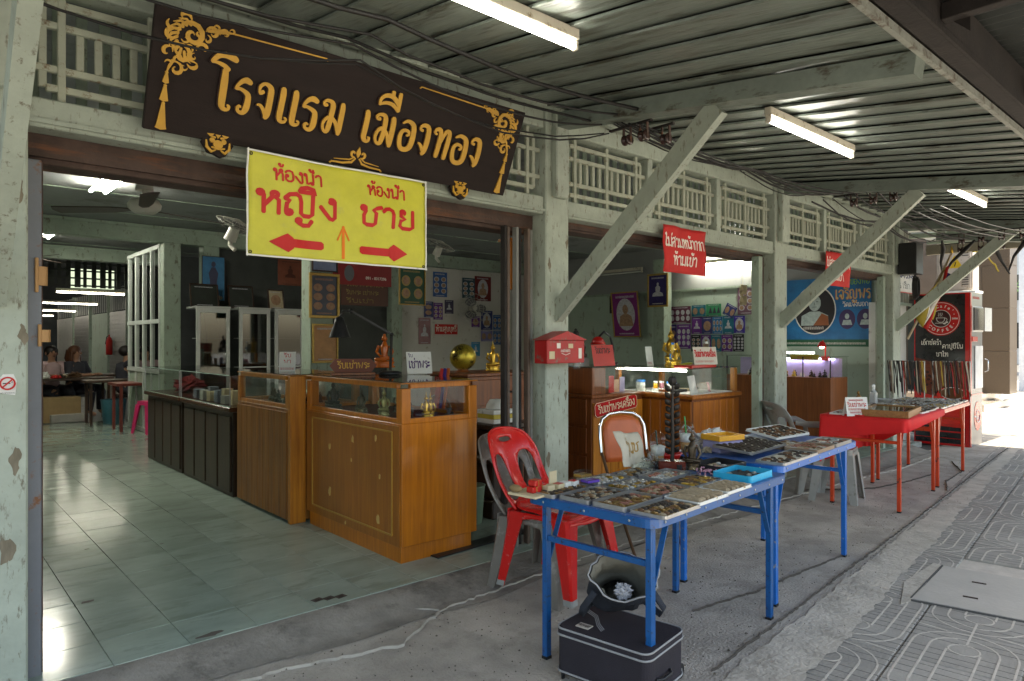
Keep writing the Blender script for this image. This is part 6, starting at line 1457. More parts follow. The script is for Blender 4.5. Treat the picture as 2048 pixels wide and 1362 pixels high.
# big blue temple banner
bb = face('portrait_banner', 'large blue banner with an oval black and white monk portrait on the right hand wall', 'banner', (9.775,5.05,1.35), -90)
q = MB(); q.box(0,0,-.003,1.38,.97,0); q.build('sheet', mat('blue_banner_print',(.01,.14,.33),.45,var=.45,scale=3), bb)
q = MB(); q.prism([(0,0),(1.38,0),(1.38,.10),(0,.10)], 0, .001); q.build('green_strip', mat('dark_green_print',(.01,.09,.04),.5), bb)
cx, cy = .61, .52
for r, m_, z in ((.30,WPR,.001),(.285,mat('black_print',(.015,.012,.015),.4),.0016)):
    q = MB(); q.disc(cx,cy,r,r*1.16,0,z,36); q.build('oval_ground', m_, bb)
q = MB(); q.prism([(cx-.20,cy-.22),(cx+.20,cy-.22),(cx+.19,cy-.08),(cx+.07,cy-.02),(cx-.07,cy-.02),(cx-.19,cy-.08)], .0017,.0024); q.disc(cx,cy+.10,.088,.115,.0017,.0027,18); q.build('grey_portrait', mat('silver_green_print',(.38,.45,.42),.5,var=.3,scale=18), bb)
q = MB(); q.prism([(cx-.02,cy-.22),(cx+.20,cy-.22),(cx+.19,cy-.09),(cx+.10,cy-.05)], .0025,.0031); q.build('orange_sash', mat('orange_brown_print',(.28,.09,.03),.5), bb)
q = MB()
for k in (-1,1): q.ribbon([(cx+k*.02,cy+.12),(cx+k*.05,cy+.12)], .008,.0028,.0034)
q.ribbon([(cx-.03,cy+.045),(cx+.03,cy+.045)], .007,.0028,.0034); q.ribbon([(cx,cy+.11),(cx-.006,cy+.075),(cx+.008,cy+.073)], .005,.0028,.0034); q.build('face_lines', mat('black_print',(.015,.012,.015)), bb)
for (ox, s) in ((1.06,.11),(1.30,.11)):
    q = MB(); q.disc(ox,.38,s,s*1.25,0,.001,24); q.build('small_oval', mat('dark_violet_print',(.05,.03,.10),.5), bb); q = MB(); q.prism([(ox-.07,.30),(ox+.07,.30),(ox+.05,.37),(ox-.05,.37)], .0011,.0018); q.disc(ox,.42,.03,.04,.0011,.002,12); q.build('small_portrait', mat('silver_green_print',(.38,.45,.42)), bb)
q = MB(); thai(q, 'เจริญพร', .90, .66, .13, .022, 0, .0012, .47); q.build('lettering', mat('orange_letter_print',(.55,.18,.03),.5), bb)
q = MB(); thai(q, 'เจริญพร', .903, .663, .13, .009, .0013, .0022, .47); q.build('lettering', mat('pale_yellow_print',(.6,.55,.25),.5), bb)
q = MB(); thai(q, 'วัดแจ้งนอก'.replace('ฉ','จ'), 1.0, .555, .055, .008, 0, .0012, .34); q.build('lettering', WPR, bb)
q = MB(); thai(q, 'วัดของพ่อ', 1.0, .86, .07, .009, 0, .0012, .36); q.build('lettering', mat('lime_print',(.25,.5,.03),.5), bb)
q = MB(); thai(q, 'เจริญพร', .53, .765, .035, .005, .0017, .0026, .16); scribble(q, .45,.75,.245,.04,.006,.0017,.0026,3); scribble(q,.1,1.3,.03,.03,.004,.001,.0018,5); q.build('lettering', WPR, bb)
# gold ball, statues, bottles on the right hand counters
gb = thing('gilded_ball', 'gold leafed round ball resting on the drawer cabinet', 'ball', (3.62,4.70,1.155)); 
q = MB(); q.ball((0,0,.13),.115,n=20,m=14); q.build('ball', mat('flaky_gold_leaf',(.55,.42,.05),.3,metal=.7,var=.3,scale=20,dirt=((.03,.02,.01),.45,9)), gb)
q = MB(); q.lathe([(.07,0),(.05,.01),(.045,.03)], n=14); q.build('ring_stand', REDW, gb)
figure('gold_statuette', 'gilded statuette beside the gold ball near the folding gate', (4.0,4.75,1.155), -30, .28, GOLDM, slim=.8)
for k, (x, y, z, h, m, lab, sl) in enumerate(((5.95,4.20,1.169,.42,GOLDM,'tallest gold pinnacled statuette on the corner glass case',.55),(5.72,3.98,1.169,.24,GOLDM,'smaller gold seated statuette in front of the tall gold one',.8),(5.10,4.75,1.19,.42,DRKST,'dark seated monk statue at the back of the counter, under the purple portrait',1))):
    figure('gold_statuette' if k < 2 else 'seated_statuette', lab, (x,y,z), -30, h, m, slim=sl, spire=k < 1)
figure('seated_statuette', 'orange translucent seated figure beside the desk lamp', (3.05,5.05,1.20), -40, .33, AMBR, slim=.9, spire=False)
def bottle(lab, loc, cap, h=.22, lblc=None):
    t = thing('water_bottle', lab, 'bottle', loc); q = MB(); s = h/.22; q.lathe([(0,.001),(.029*s,.002),(.031*s,.01),(.030*s,.05*s),(.031*s,.06*s),(.030*s,.13*s),(.026*s,.16*s),(.012*s,.19*s),(.012*s,.205*s)], n=16); q.build('bottle_body', CLR, t)
    q = MB(); q.lathe([(.0315*s,.065*s),(.0315*s,.115*s)], n=16); q.build('label', lblc or WHITE, t); q = MB(); q.cyl((0,0,.200*s),(0,0,.22*s),.014*s); q.build('bottle_cap', cap, t)
bottle('clear water bottle with blue cap beside the tall gold statuette', (5.84,4.10,1.17), mat('blue_cap',(.02,.2,.6),.4), .24, mat('blue_label',(.05,.25,.55),.5))
bottle('clear water bottle with white cap behind the white price card', (5.98,3.80,1.17), WHITE, .25)
bottle('clear water bottle behind the red letter box', (4.55,4.22,1.165), WHITE, .25)
t = thing('plastic_tub', 'cloudy plastic tub on the drawer cabinet beside the pillar', 'tub', (4.40,4.30,1.16)); q = MB(); q.prism(rrect(0,0,.2,.14,.03), 0, .075); q.build('tub', mat('cloudy_clear',(.6,.63,.63)), t)
t.location = (4.62,4.30,1.19)
t = thing('table_lamp', 'small gooseneck lamp with orange shade on the inner counter', 'lamp', (5.25,4.55,1.19)); q = MB(); q.tube([(.18,0,0),(.20,0,.15),(.15,0,.28),(.05,0,.33),(-.02,0,.28)], .012, 8); q.cyl((.18,0,0),(.18,0,.02),.06); q.build('gooseneck', BLACK, t)
q = MB(); q.lathe([(.02,.06),(.05,.04),(.08,-.02),(.075,-.02)], (-.04,0,.22), 16); q.build('lamp_shade', REDB, t)
t = thing('banana', 'yellow green banana lying before the gold statuettes', 'fruit', (5.60,3.86,1.17)); q = MB(); q.tube([(0,0,.02),(.06,-.02,.025),(.13,-.03,.03),(.19,-.02,.04)], [.006,.018,.018,.006], 8); q.build('banana', mat('banana_yellow',(.5,.48,.03),.5), t)
t = thing('pink_lamp', 'small red desk lamp lit above the violet case', 'lamp', (8.85,3.95,1.232)); q = MB(); q.tube([(.15,0,0),(.16,0,.12),(.08,0,.20)], .008, 6); q.lathe([(.015,.05),(.04,.03),(.06,-.02)], (.05,0,.14), 14); q.cyl((.15,0,-.06),(.15,0,0),.05); q.build('lamp_arm', REDB, t)
q = MB(); q.ball((.05,0,.125),.03); q.build('bulb', lamp_mat('warm_bulb', (1,.85,.6), 8), t)
card_sign('cream sheet with small black print on top of the violet case', (8.74,4.85,1.18), -90, .40,.13, [(None,.07,.025,.12,.25,.003),(None,.03,.025,.12,.25,.003)], mat('black_print',(.015,.012,.015)), mat('aged_white_card',(.6,.55,.46)))
card_sign('yellow card with red print on top of the violet case', (8.74,4.30,1.18), -90, .38,.07, [(None,.02,.03,.1,.2,.004)], RED_INK, mat('yellow_card',(.55,.42,.05),.5))
random.seed(77)
for k in range(22):
    m = random.choice([DRKST,GOLDM,WHITE,BRZ,DRKST]); figure('seated_statuette', 'small %s figure in the violet lit glass case, %s' % ('gold' if m is GOLDM else 'white' if m is WHITE else 'dark', ['near its left end','left of its middle','in its middle','near its right end'][min(3,(21-k)//6)]), (8.76+rnd(0,.18),3.82+k*.055,.962), -90, rnd(.05,.12), m, spire=False, group='small figures in the violet lit case')
# contents of the lit corner case
for k, (x, y, r, h, m, cm, lab) in enumerate(((5.55,4.28,.045,.10,WHITE,mat('blue_cap',(.02,.2,.6)),'white jar with blue lid at the left of the lit case'),(5.75,4.05,.05,.085,WHITE,mat('blue_cap',(.02,.2,.6)),'wide white jar with blue lid in the lit case'),(5.62,4.15,.02,.09,mat('yellow_plastic',(.75,.36,.02)),WHITE,'small yellow bottle in the lit case'),(5.68,4.12,.022,.09,mat('pink_card',(.5,.2,.25),.5),WHITE,'pink bottle beside the yellow one'))):
    t = thing('jar', lab, 'jar', (x,y,.929)); q = MB(); q.lathe([(0,.0),(r,.0),(r,h),(0,h)], n=16); q.build('jar_body', m, t); q = MB(); q.lathe([(r*1.05,h*.86),(r*1.05,h*1.06),(0,h*1.06)], n=16); q.build('lid', cm, t)
for k, (x, y, a, w, h, m, lab) in enumerate(((5.50,3.66,15,.20,.17,WHITE,'leaning white booklet in the corner of the lit case'),(5.56,3.70,20,.19,.16,mat('bluish_card',(.20,.23,.28)),'second booklet fanned behind the white one'),(5.63,3.72,25,.18,.15,WHITE,'third booklet fanned behind the others'),(5.90,3.70,40,.13,.09,mat('pink_card',(.5,.2,.25)),'pink and blue leaflet leaning in the lit case'))):
    t = thing('booklet', lab, 'booklet', (x,y,.929), group=None, rot=(R(-12),0,R(a))); q = MB(); q.box(0,0,0,w,.006,h); q.build('booklet', m, t)
for k, (x, y, a, w, m, lab) in enumerate(((5.52,3.95,4,.22,REDW,'dark red flat box lying in the lit case'),(5.55,4.06,-8,.18,WHITE,'white paper bundle in the lit case'),(5.56,3.83,12,.2,BLACK,'black flat folder in the lit case'),(5.75,3.9,5,.16,CRM,'cream packet in the lit case'))):
    t = thing('packet', lab, 'packet', (x,y,.929), R(a)); q = MB(); q.box(0,0,0,w,.09,.025,.003); q.build('packet', m, t)
for k, (x, m, lab) in enumerate(((4.70,CRM,'cream card house shape in the small glass case'),(4.80,mat('pale_blue_card',(.35,.5,.5),.5),'pale blue card in the small glass case'),(4.98,REDB,'red banknote strip hanging in the small glass case'),(5.08,mat('peach_note',(.6,.35,.22),.5),'peach coloured note in the small glass case'),(5.19,mat('lilac_note',(.42,.36,.55),.5),'lilac note at the right of the small glass case'),(4.90,mat('grey_print',(.12,.13,.14)),'grey round dish behind the notes'))):
    t = thing('note_card', lab, 'card', (x,4.175+.02*k,.936)); q = MB(); q.box(0,0,0,.075,.004,.12+.02*(k%3)); q.build('card', m, t)
# left interior: cabinets, meters, frames, screens
CABW = mat('grey_white_cabinet', (.42,.43,.41), .5, var=.06)
DGL = glassy('dark_cabinet_glass', (.35,.38,.38), .03, 2.5)
for k, x in enumerate((3.00,3.58,4.10)):
    t = thing('glass_cabinet', ['left','middle','right'][k]+'most white cabinet with glass doors against the dark wall', 'cabinet', (x,9.85,.06))
    for (a,b,c,d) in ((0,0,.05,1.82),(.40,0,.45,1.82),(.0505,1.76,.3995,1.82),(.0505,.0,.3995,.06),(.0505,.98,.3995,1.0)):
        q = MB(); q.box(a,0,b,c,.03,d,.003); q.build('door_frame', CABW, t)
    q = MB(); q.box(.001,.031,.0,.449,.40,1.819); q.build('cabinet_body', mat('cabinet_inside',(.10,.10,.10),.6), t) if False else None
    for z in (.45,.98,1.40): q = MB(); q.box(.05,.04,z,.40,.36,z+.012); q.build('shelf', CABW, t)
    q = MB(); q.box(.0505,.012,.0605,.3995,.016,1.7595); q.build('glass_pane', DGL, t)
    q = MB(); q.box(-.01,-.005,1.821,.46,.42,1.85,.004); q.build('cabinet_top', CABW, t)
for k, (x, w, h, c, lab) in enumerate(((3.0,.36,.30,(.02,.025,.02),'dark framed picture leaning on the left cabinet'),(3.52,.34,.30,(.03,.04,.03),'dark green framed picture leaning on the middle cabinet'),(4.10,.22,.27,(.45,.38,.25),'cream mounted framed photo on the right cabinet'))):
    picture(lab, (x,10.05,1.92), 4, w, h, c, 'none' if k < 2 else 'grid11', FR_D, .018, 'framed_picture', 'picture', 80+k, 80)
t = thing('power_meter', 'yellowed electric meter on the farther pillar below the blue picture', 'meter', (3.30,10.335,1.20))
q = MB(); q.box(0,-.02,.22,.15,0,.48,.004); q.build('backing_board', mat('yellowed_plate',(.38,.33,.12),.6), t); q = MB(); q.ball((.075,-.05,.37),.055,.04,.075,14,8); q.build('meter_dome', mat('meter_cream',(.42,.38,.2),.3), t)
q = MB(); q.box(.02,-.03,.10,.13,0,.20,.004); q.box(.03,-.028,.0,.14,0,.09,.004); q.build('switch_box', mat('meter_cream',(.42,.38,.2)), t)
q = MB(); q.tube([(.02,-.01,.9),(-.05,-.01,.6),(-.02,-.012,.3),(.0,-.01,-.1)], .006, 6); q.tube([(.05,-.01,.85),(.12,-.015,.55),(.17,-.012,.2),(.06,-.012,-.1)], .006, 6); q.build('meter_cable', CABLE, t)
def ceiling_fan(lab, x, y, z, a, bl=.6):
    t = thing('ceiling_fan', lab, 'fan', (x,y,z), R(a)); q = MB(); q.lathe([(.0,-.06),(.07,-.06),(.105,-.03),(.11,.0),(.09,.03),(.05,.04),(.03,.05)], n=20); q.build('motor', mat('fan_enamel',(.45,.44,.38),.35), t)
    q = MB(); q.cyl((0,0,.04),(0,0,3.03-z),.016); q.cyl((0,0,.10),(0,0,.20),.06,.045); q.build('down_rod', mat('fan_enamel',(.45,.44,.38)), t)
    for k in range(3):
        q = MB(); q.prism([(.10,-.02),(.22,-.05),(bl,-.065),(bl+.02,.0),(bl,.05),(.22,.04),(.10,.02)], -.004, .004); q.build('blade', mat('fan_blade_brown',(.045,.03,.022),.4), t, (0,0,-.035), (R(12),0,R(120*k)))
    return t
ceiling_fan('brown bladed ceiling fan in front of the lit ceiling tubes', 1.28,5.35,2.39,20,.62)
ceiling_fan('farther ceiling fan beyond the green beam', 1.33,9.3+2.2,2.62,50,.6)
def twin(lab, x, y, z, L=1.2):
    t = thing('twin_tube_lamp', lab, 'lamp', (x,y,z), R(90)); q = MB(); q.box(0,-.05,0,L,.05,.045,.004); q.build('fixture', WHITE, t)
    for s in (-.065,.065): q = MB(); q.cyl((.02,s,-.01),(L-.02,s,-.01),.016,n=12); q.build('tube', lamp_mat('room_tube', (1,1,.93), 36), t)
twin('twin tube lamp on the ceiling behind the nearer fan', 1.50,6.9,2.97)
twin('twin tube lamp on the ceiling of the farther bay', 1.55,11.0,2.97)
tube_lamp('lit tube lamp high on the grey wall of the right hand shop', 5.3,6.5,9.0,2.72,True,lamp_mat('room_tube',(1,1,.93),14),'y')
bpy.data.objects['tube_lamp.003'].location = (9.70,5.30,2.68)
tube_lamp('unlit tube lamp on the grey wall left of the lit one', 0,1.0,0,0,False,None,'y'); bpy.data.objects['tube_lamp.004'].location = (9.70,7.45,2.68)
def wall_fan(lab, loc, rz, tilt, r=.21):
    t = thing('wall_fan', lab, 'fan', loc, rot=(R(tilt),0,R(rz))); E = mat('fan_enamel',(.45,.44,.38)); GM = mat('grey_blade',(.10,.10,.10),.4)
    q = MB(); q.tube([(0,.22,-.10),(0,.20,-.03),(0,.14,0)], .022, 8); q.cyl((0,.16,0),(0,.03,0),.06,.05); q.build('bracket', E, t)
    for k in range(3): q = MB(); q.ball((r*.48*math.cos(k*2.1),-.0,r*.48*math.sin(k*2.1)), r*.42, .008, r*.28, 10,6); q.build('blade', GM, t)
    q = MB(); 
    for rr in (r, r*.7, r*.35): q.tube([(rr*math.cos(R(a)),-.045*(1-rr/r)-.01,rr*math.sin(R(a))) for a in range(0,361,20)], .0035, 5, cap=False)
    for k in range(20): a = R(k*18); q.tube([(.04*math.cos(a),-.05,.04*math.sin(a)),(r*.7*math.cos(a),-.03,r*.7*math.sin(a)),(r*math.cos(a),-.005,r*math.sin(a)),(r*.6*math.cos(a),.05,r*.6*math.sin(a))], .002, 4, cap=False)
    q.ball((0,-.052,0),.045,.012,.045,12,6); q.build('cage', E, t)
wall_fan('grey wall fan on the white back wall among the posters', (8.12,10.2,2.05), -15, 0, .28)
wall_fan('upturned wall fan half hidden at the left edge of the yellow banner', (2.42,6.75,2.55), 30, -62, .19)
wall_fan('upturned wall fan right of the yellow banner near the ceiling', (5.75,8.0,2.80), 20, -62, .22)
# hall behind: partition, lamps, tables, two seated vendors
pt = thing('glazed_partition', 'green framed glass partition between the shop and the hall', 'partition', (2.74,10.56,.06), R(90))
for k in range(5):
    q = MB(); q.box(k*.44-.03,-.03,0,k*.44+.03,.03,2.68,.004); q.build('mullion', mat('pale_grey_frame',(.40,.43,.40),.5), pt)
for z in (.0,.9,1.62,2.68):
    q = MB(); q.box(-.03,-.035,z,1.82,.035,z+.06,.003); q.build('transom', MATS['pale_grey_frame'], pt)
for k in range(4):
    for z0, z1 in ((.96,1.62),(1.68,2.68)): q = MB(); q.box(k*.44+.031,-.004,z0,k*.44+.409,.004,z1); q.build('glass_pane', DGL, pt)
    q = MB(); q.box(k*.44+.031,-.012,.061,k*.44+.409,.012,.899); q.build('lower_panel', GREEN2, pt)
SHUT = mat('grey_shutter', (.22,.22,.21), .5, metal=.3)
for k, (y, w, m, lab) in enumerate(((16.0,1.7,WHITE,'white walled stall front in the hall'),(18.0,1.9,SHUT,'grey roller shutter of a stall in the hall'),(20.2,2.2,WGREEN,'open stall front with pale inside in the hall'),(22.8,2.4,SHUT,'dark grey shutter of the far stall in the hall'),(25.6,3.2,WHITE,'farthest pale stall wall in the hall'))):
    t = thing('stall_front', lab, 'stall', (4.4,y+2.2,.05), R(90)); q = MB(); q.box(0,-.05,0,w,.0,2.2,.004); q.build('stall_panel', m, t)
    q = MB(); q.box(-.08,-.12,0,-.001,.02,2.9,.004); q.build('stall_post', GREEN2, t)
    if m is SHUT:
        for i in range(18): q = MB(); q.box(.02,.001,.05+i*.12,w-.02,.02,.05+i*.12+.085,.004); q.build('slat', SHUT, t)
    for i in range(8): q = MB(); q.box(.02+i*w/8,.0,2.22,.02+i*w/8+.03,.03,2.85); q.build('louvre_bar', CABW, t)
for k, (x, y, L, lab) in enumerate(((2.30,16.4,1.25,'nearest'),(2.45,21.3,1.5,'second'),(1.7,26.6,2.6,'third'),(1.2,31.8,3.2,'farthest'))):
    tube_lamp('%s lit tube lamp hanging across the hall' % lab, x, x+L, y, 2.45, True, FARTUBE, 'x', 'tube lamps hanging in the hall')
    q = MB(); 
    t = bpy.data.objects[[o.name for o in bpy.data.objects if o.name.startswith('tube_lamp')][-1]]
fw = thing('hall_fretwork', 'dark lattice screen with a glowing stand-in for daylight behind it high in the hall', 'screen', (.9,15.2,2.45))
FD = mat('dark_lattice', (.05,.055,.045), .6)
for i in range(18): q = MB(); q.box(0,0,0,.055+.02*(i%3),.03,.62); q.build('bar', FD, fw, (.14*i,0,0))
for j in range(5): q = MB(); q.box(-.02,-.012,0,2.45,.001,.03); q.build('bar', FD, fw, (0,0,.02+j*.14))
q = MB(); q.box(1.55,.5,.02,2.30,.51,.40); q.build('daylight_glow_pane', mat('daylight_glow', (.3,.35,.25), .6, emis=((.85,1,.75), .28), var=.4, scale=9), fw)  # glowing pane added in place of real daylight behind the lattice
q = MB(); q.ball((0,0,0),.10,n=12,m=8); o = q.build('hall_bulb', lamp_mat('bright_bulb', (1,1,.9), 25), None, (2.35,24,1.85)); tag(o, 'small bright round bulb far back in the hall', 'lamp')
q = MB(); q.box(-.01,-.01,.10,.01,.01,.62); q.build('bulb_cord', CABLE, o)
def hall_table(lab, x, y, L, W, m=DKW):
    t = thing('hall_table', lab, 'table', (x,y,.05)); q = MB(); q.box(0,0,.70,L,W,.74,.004); q.build('table_top', m, t)
    for a in (.05,L-.09):
        for b in (.05,W-.09): q = MB(); q.box(a,b,0,a+.04,b+.04,.699); q.build('leg', m, t)
    return t
hall_table('long dark stall table in the hall with goods laid out', 1.45,13.75,1.35,.6)
hall_table('second long stall table in the hall, behind the vendors', 2.0,14.9,1.7,.6)
hall_table('red brown table beside the pink stool', 2.38,11.5,.75,.62,mat('red_brown_paint',(.16,.03,.02),.4))
hall_table('low dark table with a blue bin under it', 2.2,12.7,.9,.5)
random.seed(8)
for k in range(9):
    x, y = 1.5+rnd(0,1.2), 13.85+rnd(0,.35)
    crumple('goods_heap', ['bright red','pale','dark','white','low red','brown','cream','tall red','grey'][k]+' heap of goods on the hall table, %s' % ['at its left end','left of its middle','in its middle','right of its middle','at its right end'][min(4,int((x-1.5)/.24))], (x,y,.79), rnd(.06,.16), rnd(.05,.1), rnd(.03,.07), [RCL,CRM,DKW,WHITE,RCL,BRL,CRM,RCL,GRY][k], 50+k, 'goods')
t = thing('cardboard_box', 'open cardboard box with plastic bags under the hall table', 'box', (1.75,13.7,.05), R(5)); q = MB(); q.box(0,0,0,.55,.4,.42,.004); q.build('box_body', mat('tan_cardboard',(.28,.19,.09),.8), t)
t = thing('blue_bin', 'blue plastic bin under the low dark table', 'bin', (2.62,12.9,.05)); q = MB(); q.lathe([(0,0),(.15,0),(.19,.4),(.195,.41)], n=18); q.build('bin', mat('dull_blue_plastic',(.04,.16,.22),.4), t)
t = thing('fire_extinguisher', 'red fire extinguisher hanging on the hall wall', 'extinguisher', (4.28,21.6,1.05)); q = MB(); q.lathe([(0,0),(.08,0),(.085,.05),(.085,.4),(.05,.48),(.02,.5),(.02,.56)], n=14); q.build('cylinder', REDB, t); q = MB(); q.tube([(0,0,.54),(-.06,0,.5),(-.09,0,.3)], .014, 6); q.build('hose', BLACK, t)
t = thing('low_platform', 'pale low block on the hall floor near the red brown table', 'platform', (1.85,13.6,.05), R(5)); q = MB(); q.box(0,0,0,.5,.5,.14,.01); q.build('block', mat('pale_block',(.3,.29,.26),.7), t)
# people
SKIN = mat('skin', (.34,.18,.11), .5, var=.08); HAIR = mat('black_hair', (.015,.010,.008), .5); HAIR2 = mat('brown_hair', (.10,.035,.015), .5)
def person(lab, loc, rz, shirt, trousers, hair, long_hair=False, arm_up=False):
    """seated figure: pelvis at the origin height .48, facing local -y"""
    t = thing('person', lab, 'person', loc, R(rz))
    J = {'pel':(0,0,.50),'wst':(0,.01,.64),'chs':(0,.0,.84),'nk0':(0,.0,.98),'nk1':(0,-.01,1.05),'hd':(0,-.02,1.15),'top':(0,-.015,1.23),
     'shL':(.17,.0,.95),'elL':(.23,-.10,.72),'wrL':(.12,-.32,.76),'haL':(.10,-.40,.765),'shR':(-.17,.0,.95),'elR':(-.24,-.10,.72),'wrR':(-.12,-.30,.76),'haR':(-.10,-.38,.765),
     'hiL':(.10,-.02,.49),'knL':(.12,-.42,.50),'anL':(.12,-.40,.09),'ftL':(.12,-.54,.04),'hiR':(-.10,-.02,.49),'knR':(-.12,-.42,.50),'anR':(-.12,-.38,.09),'ftR':(-.12,-.52,.04)}
    if arm_up: J.update(elR=(-.26,-.22,.92), wrR=(-.22,-.44,1.08), haR=(-.20,-.52,1.12))
    Rd = {'pel':.15,'wst':.125,'chs':.145,'nk0':.065,'nk1':.055,'hd':.092,'top':.075,'sh':.065,'el':.043,'wr':.03,'ha':.036,'hi':.095,'kn':.062,'an':.042,'ft':.038}
    E = [('pel','wst'),('wst','chs'),('chs','nk0'),('nk0','nk1'),('nk1','hd'),('hd','top')]
    for s in 'LR': E += [('chs','sh'+s),('sh'+s,'el'+s),('el'+s,'wr'+s),('wr'+s,'ha'+s),('pel','hi'+s),('hi'+s,'kn'+s),('kn'+s,'an'+s),('an'+s,'ft'+s)]
    # short finger chains rooted in the palm
    for s, sg in (('L',1),('R',-1)):
        h = Vector(J['ha'+s]); w = Vector(J['wr'+s]); d = (h-w).normalized()
        for f, (off, ln) in enumerate(((-.024,.055),(-.008,.065),(.008,.062),(.024,.048))):
            a = h+Vector((off,0,0))+d*.02; J['f%s%d' % (s,f)] = tuple(a+d*ln*.5); J['g%s%d' % (s,f)] = tuple(a+d*ln+Vector((0,0,-.015))); E += [('ha'+s,'f%s%d' % (s,f)),('f%s%d' % (s,f),'g%s%d' % (s,f))]
        J['t'+s] = tuple(w+d*.04+Vector((-sg*.045,0,.0))); E.append(('wr'+s,'t'+s))
    names = list(J); me = bpy.data.meshes.new('body'); me.from_pydata([J[n] for n in names], [(names.index(a), names.index(b)) for a, b in E], [])
    o = link('body', me, t); sk = o.modifiers.new('skin','SKIN'); sk.use_smooth_shade = True
    for i, n in enumerate(names):
        r = Rd.get(n, Rd.get(n[:2], .009)); me.skin_vertices[0].data[i].radius = (r, r*.86 if n in ('pel','wst','chs') else r)
    me.skin_vertices[0].data[0].use_root = True
    ss = o.modifiers.new('s','SUBSURF'); ss.levels = ss.render_levels = 1; me.materials.append(SKIN)
    q = MB(); q.ball((0,-.115,1.145),.014,.02,.022,8,5)
    for s in (-1,1): q.ball((s*.093,-.01,1.15),.012,.02,.032,6,5)
    q.build('face_relief', SKIN, t)
    q = MB()
    for s in (-1,1): q.ball((s*.034,-.098,1.17),.013,.008,.008,8,5)
    q.ball((0,-.104,1.10),.025,.008,.006,8,4); q.build('eyes_and_mouth', mat('dark_features',(.05,.015,.012),.4), t)
    q = MB(); q.ball((0,.02,1.19),.108,.112,.105,14,10)
    if long_hair: q.tube([(0,.06,1.2),(0,.09,1.05),(0,.085,.92)], [.10,.105,.07], 10); q.tube([(.085,-.0,1.18),(.10,.0,1.05),(.085,-.02,.95)], [.03,.035,.02], 7); q.tube([(-.085,-.0,1.18),(-.10,.0,1.05),(-.085,-.02,.95)], [.03,.035,.02], 7)
    q.v = [(x, max(y, -.085) if z > 1.17 else y, z) for x,y,z in q.v]; q.build('hair', hair, t)
    q = MB(); q.tube([(0,.01,.48),(0,.015,.62),(0,.005,.82),(0,.0,.95),(0,0,.995)], [.175,.155,.178,.165,.075], 16, flat=.78)
    for s, sg in (('L',1),('R',-1)):
        a, b = Vector(J['sh'+s]), Vector(J['el'+s]); q.tube([Vector((sg*.10,0,.93)), a, a.lerp(b,.8)], [.085,.083,.068], 10)
    q.build('shirt', shirt, t)
    q = MB()
    for s in 'LR': q.tube([Vector(J['hi'+s])+Vector((0,.06,0)), J['hi'+s], J['kn'+s], Vector(J['kn'+s])+Vector((0,0,-.05)), Vector(J['an'+s])+Vector((0,0,.03))], [.10,.118,.082,.082,.06], 10)
    q.ball((0,.02,.49),.185,.14,.10,14,8); q.build('trousers', trousers, t)
    return t
SEATM = BLACK
for (x, y, rz, args) in ((1.98,14.55,15,('person in a pale pink top seated behind the hall table, looking down', mat('pale_pink_cloth',(.42,.30,.30),.8), mat('dark_cloth',(.03,.03,.04),.8), HAIR, False)),(2.36,14.65,40,('person in a black top with long brown hair seated at the hall table', mat('dark_cloth',(.03,.03,.04)), mat('dark_cloth',(.03,.03,.04)), HAIR2, True)),(3.05,14.0,90,('person in the hall mostly hidden by the post, one forearm raised', mat('dark_cloth',(.03,.03,.04)), mat('dark_cloth',(.03,.03,.04)), HAIR, False, True))):
    lab, *rest = args
    person(lab, (x,y,.06), rz, *rest)
    t = stool('black stool under the %s' % ('pink topped vendor','long haired vendor','hidden vendor')[int(x > 2.1)+int(x > 3)], SEATM, (x,y,.05), rz, .42, 'black_stool')
# ------------------------------------------------------------- gate posts, box and wires on the front
for k, (x, y, w, m, lab) in enumerate(((.374,3.36,.05,mat('grey_blue_steel',(.16,.17,.19),.5,dirt=((.2,.08,.03),.2,12)),'grey steel gate rail standing against the nearest column'),)):
    t = thing('gate_rail', lab, 'gate', (x,y,.05)); q = MB(); q.box(0,0,0,w,.10,2.11,.003); q.build('rail', m, t); q = MB(); q.box(w+.001,.03,0,w+.008,.07,2.11); q.build('channel', RUST, t)
fg = thing('folding_gate', 'dark steel folding gate pushed together against the middle column', 'gate', (2.93,3.36,.05))
for k in range(6):
    q = MB(); q.box(k*.052,.0+.03*(k%2),0,k*.052+.022,.045+.03*(k%2),2.13,.003); q.build('gate_slat', [DARKSTEEL,mat('brown_gate_steel',(.11,.075,.055),.5,var=.3),mat('grey_gate_steel',(.2,.2,.18),.5)][k%3 if k < 5 else 2], fg)
for (x, lab) in ((6.20,'gate post and gap beside the second column'),(9.33,'grey gate post beside the far column')):
    t = thing('gate_post', lab, 'gate', (x,3.36,.05)); q = MB(); q.box(0,0,0,.07,.08,2.2,.004); q.build('post', GREEN2, t); q = MB(); q.box(.085,.03,0,.15,.09,2.2); q.build('channel', RUST, t)
t = thing('hanging_cabinet', 'orange wooden board hung high beside the folding gate', 'board', (2.93,3.62,1.80)); q = MB(); q.box(0,0,0,.10,.30,.42,.004); q.build('panel', ORW, t); q = MB(); q.box(-.02,-.02,.421,.12,.32,.445); q.build('cap', ORW, t)
t.location = (3.155,3.56,1.785); t.scale = (.88,.35,.80)
mbx = thing('letter_box', 'red metal letter box with gabled lid fixed to the middle column', 'letter box', (3.13,3.17,1.275))
RM = mat('worn_red_metal', (.40,.012,.012), .4, var=.15, dirt=((.18,.12,.09),.22,18))
q = MB(); q.box(0,0,0,.36,.12,.155,.004); q.build('box_body', RM, mbx)
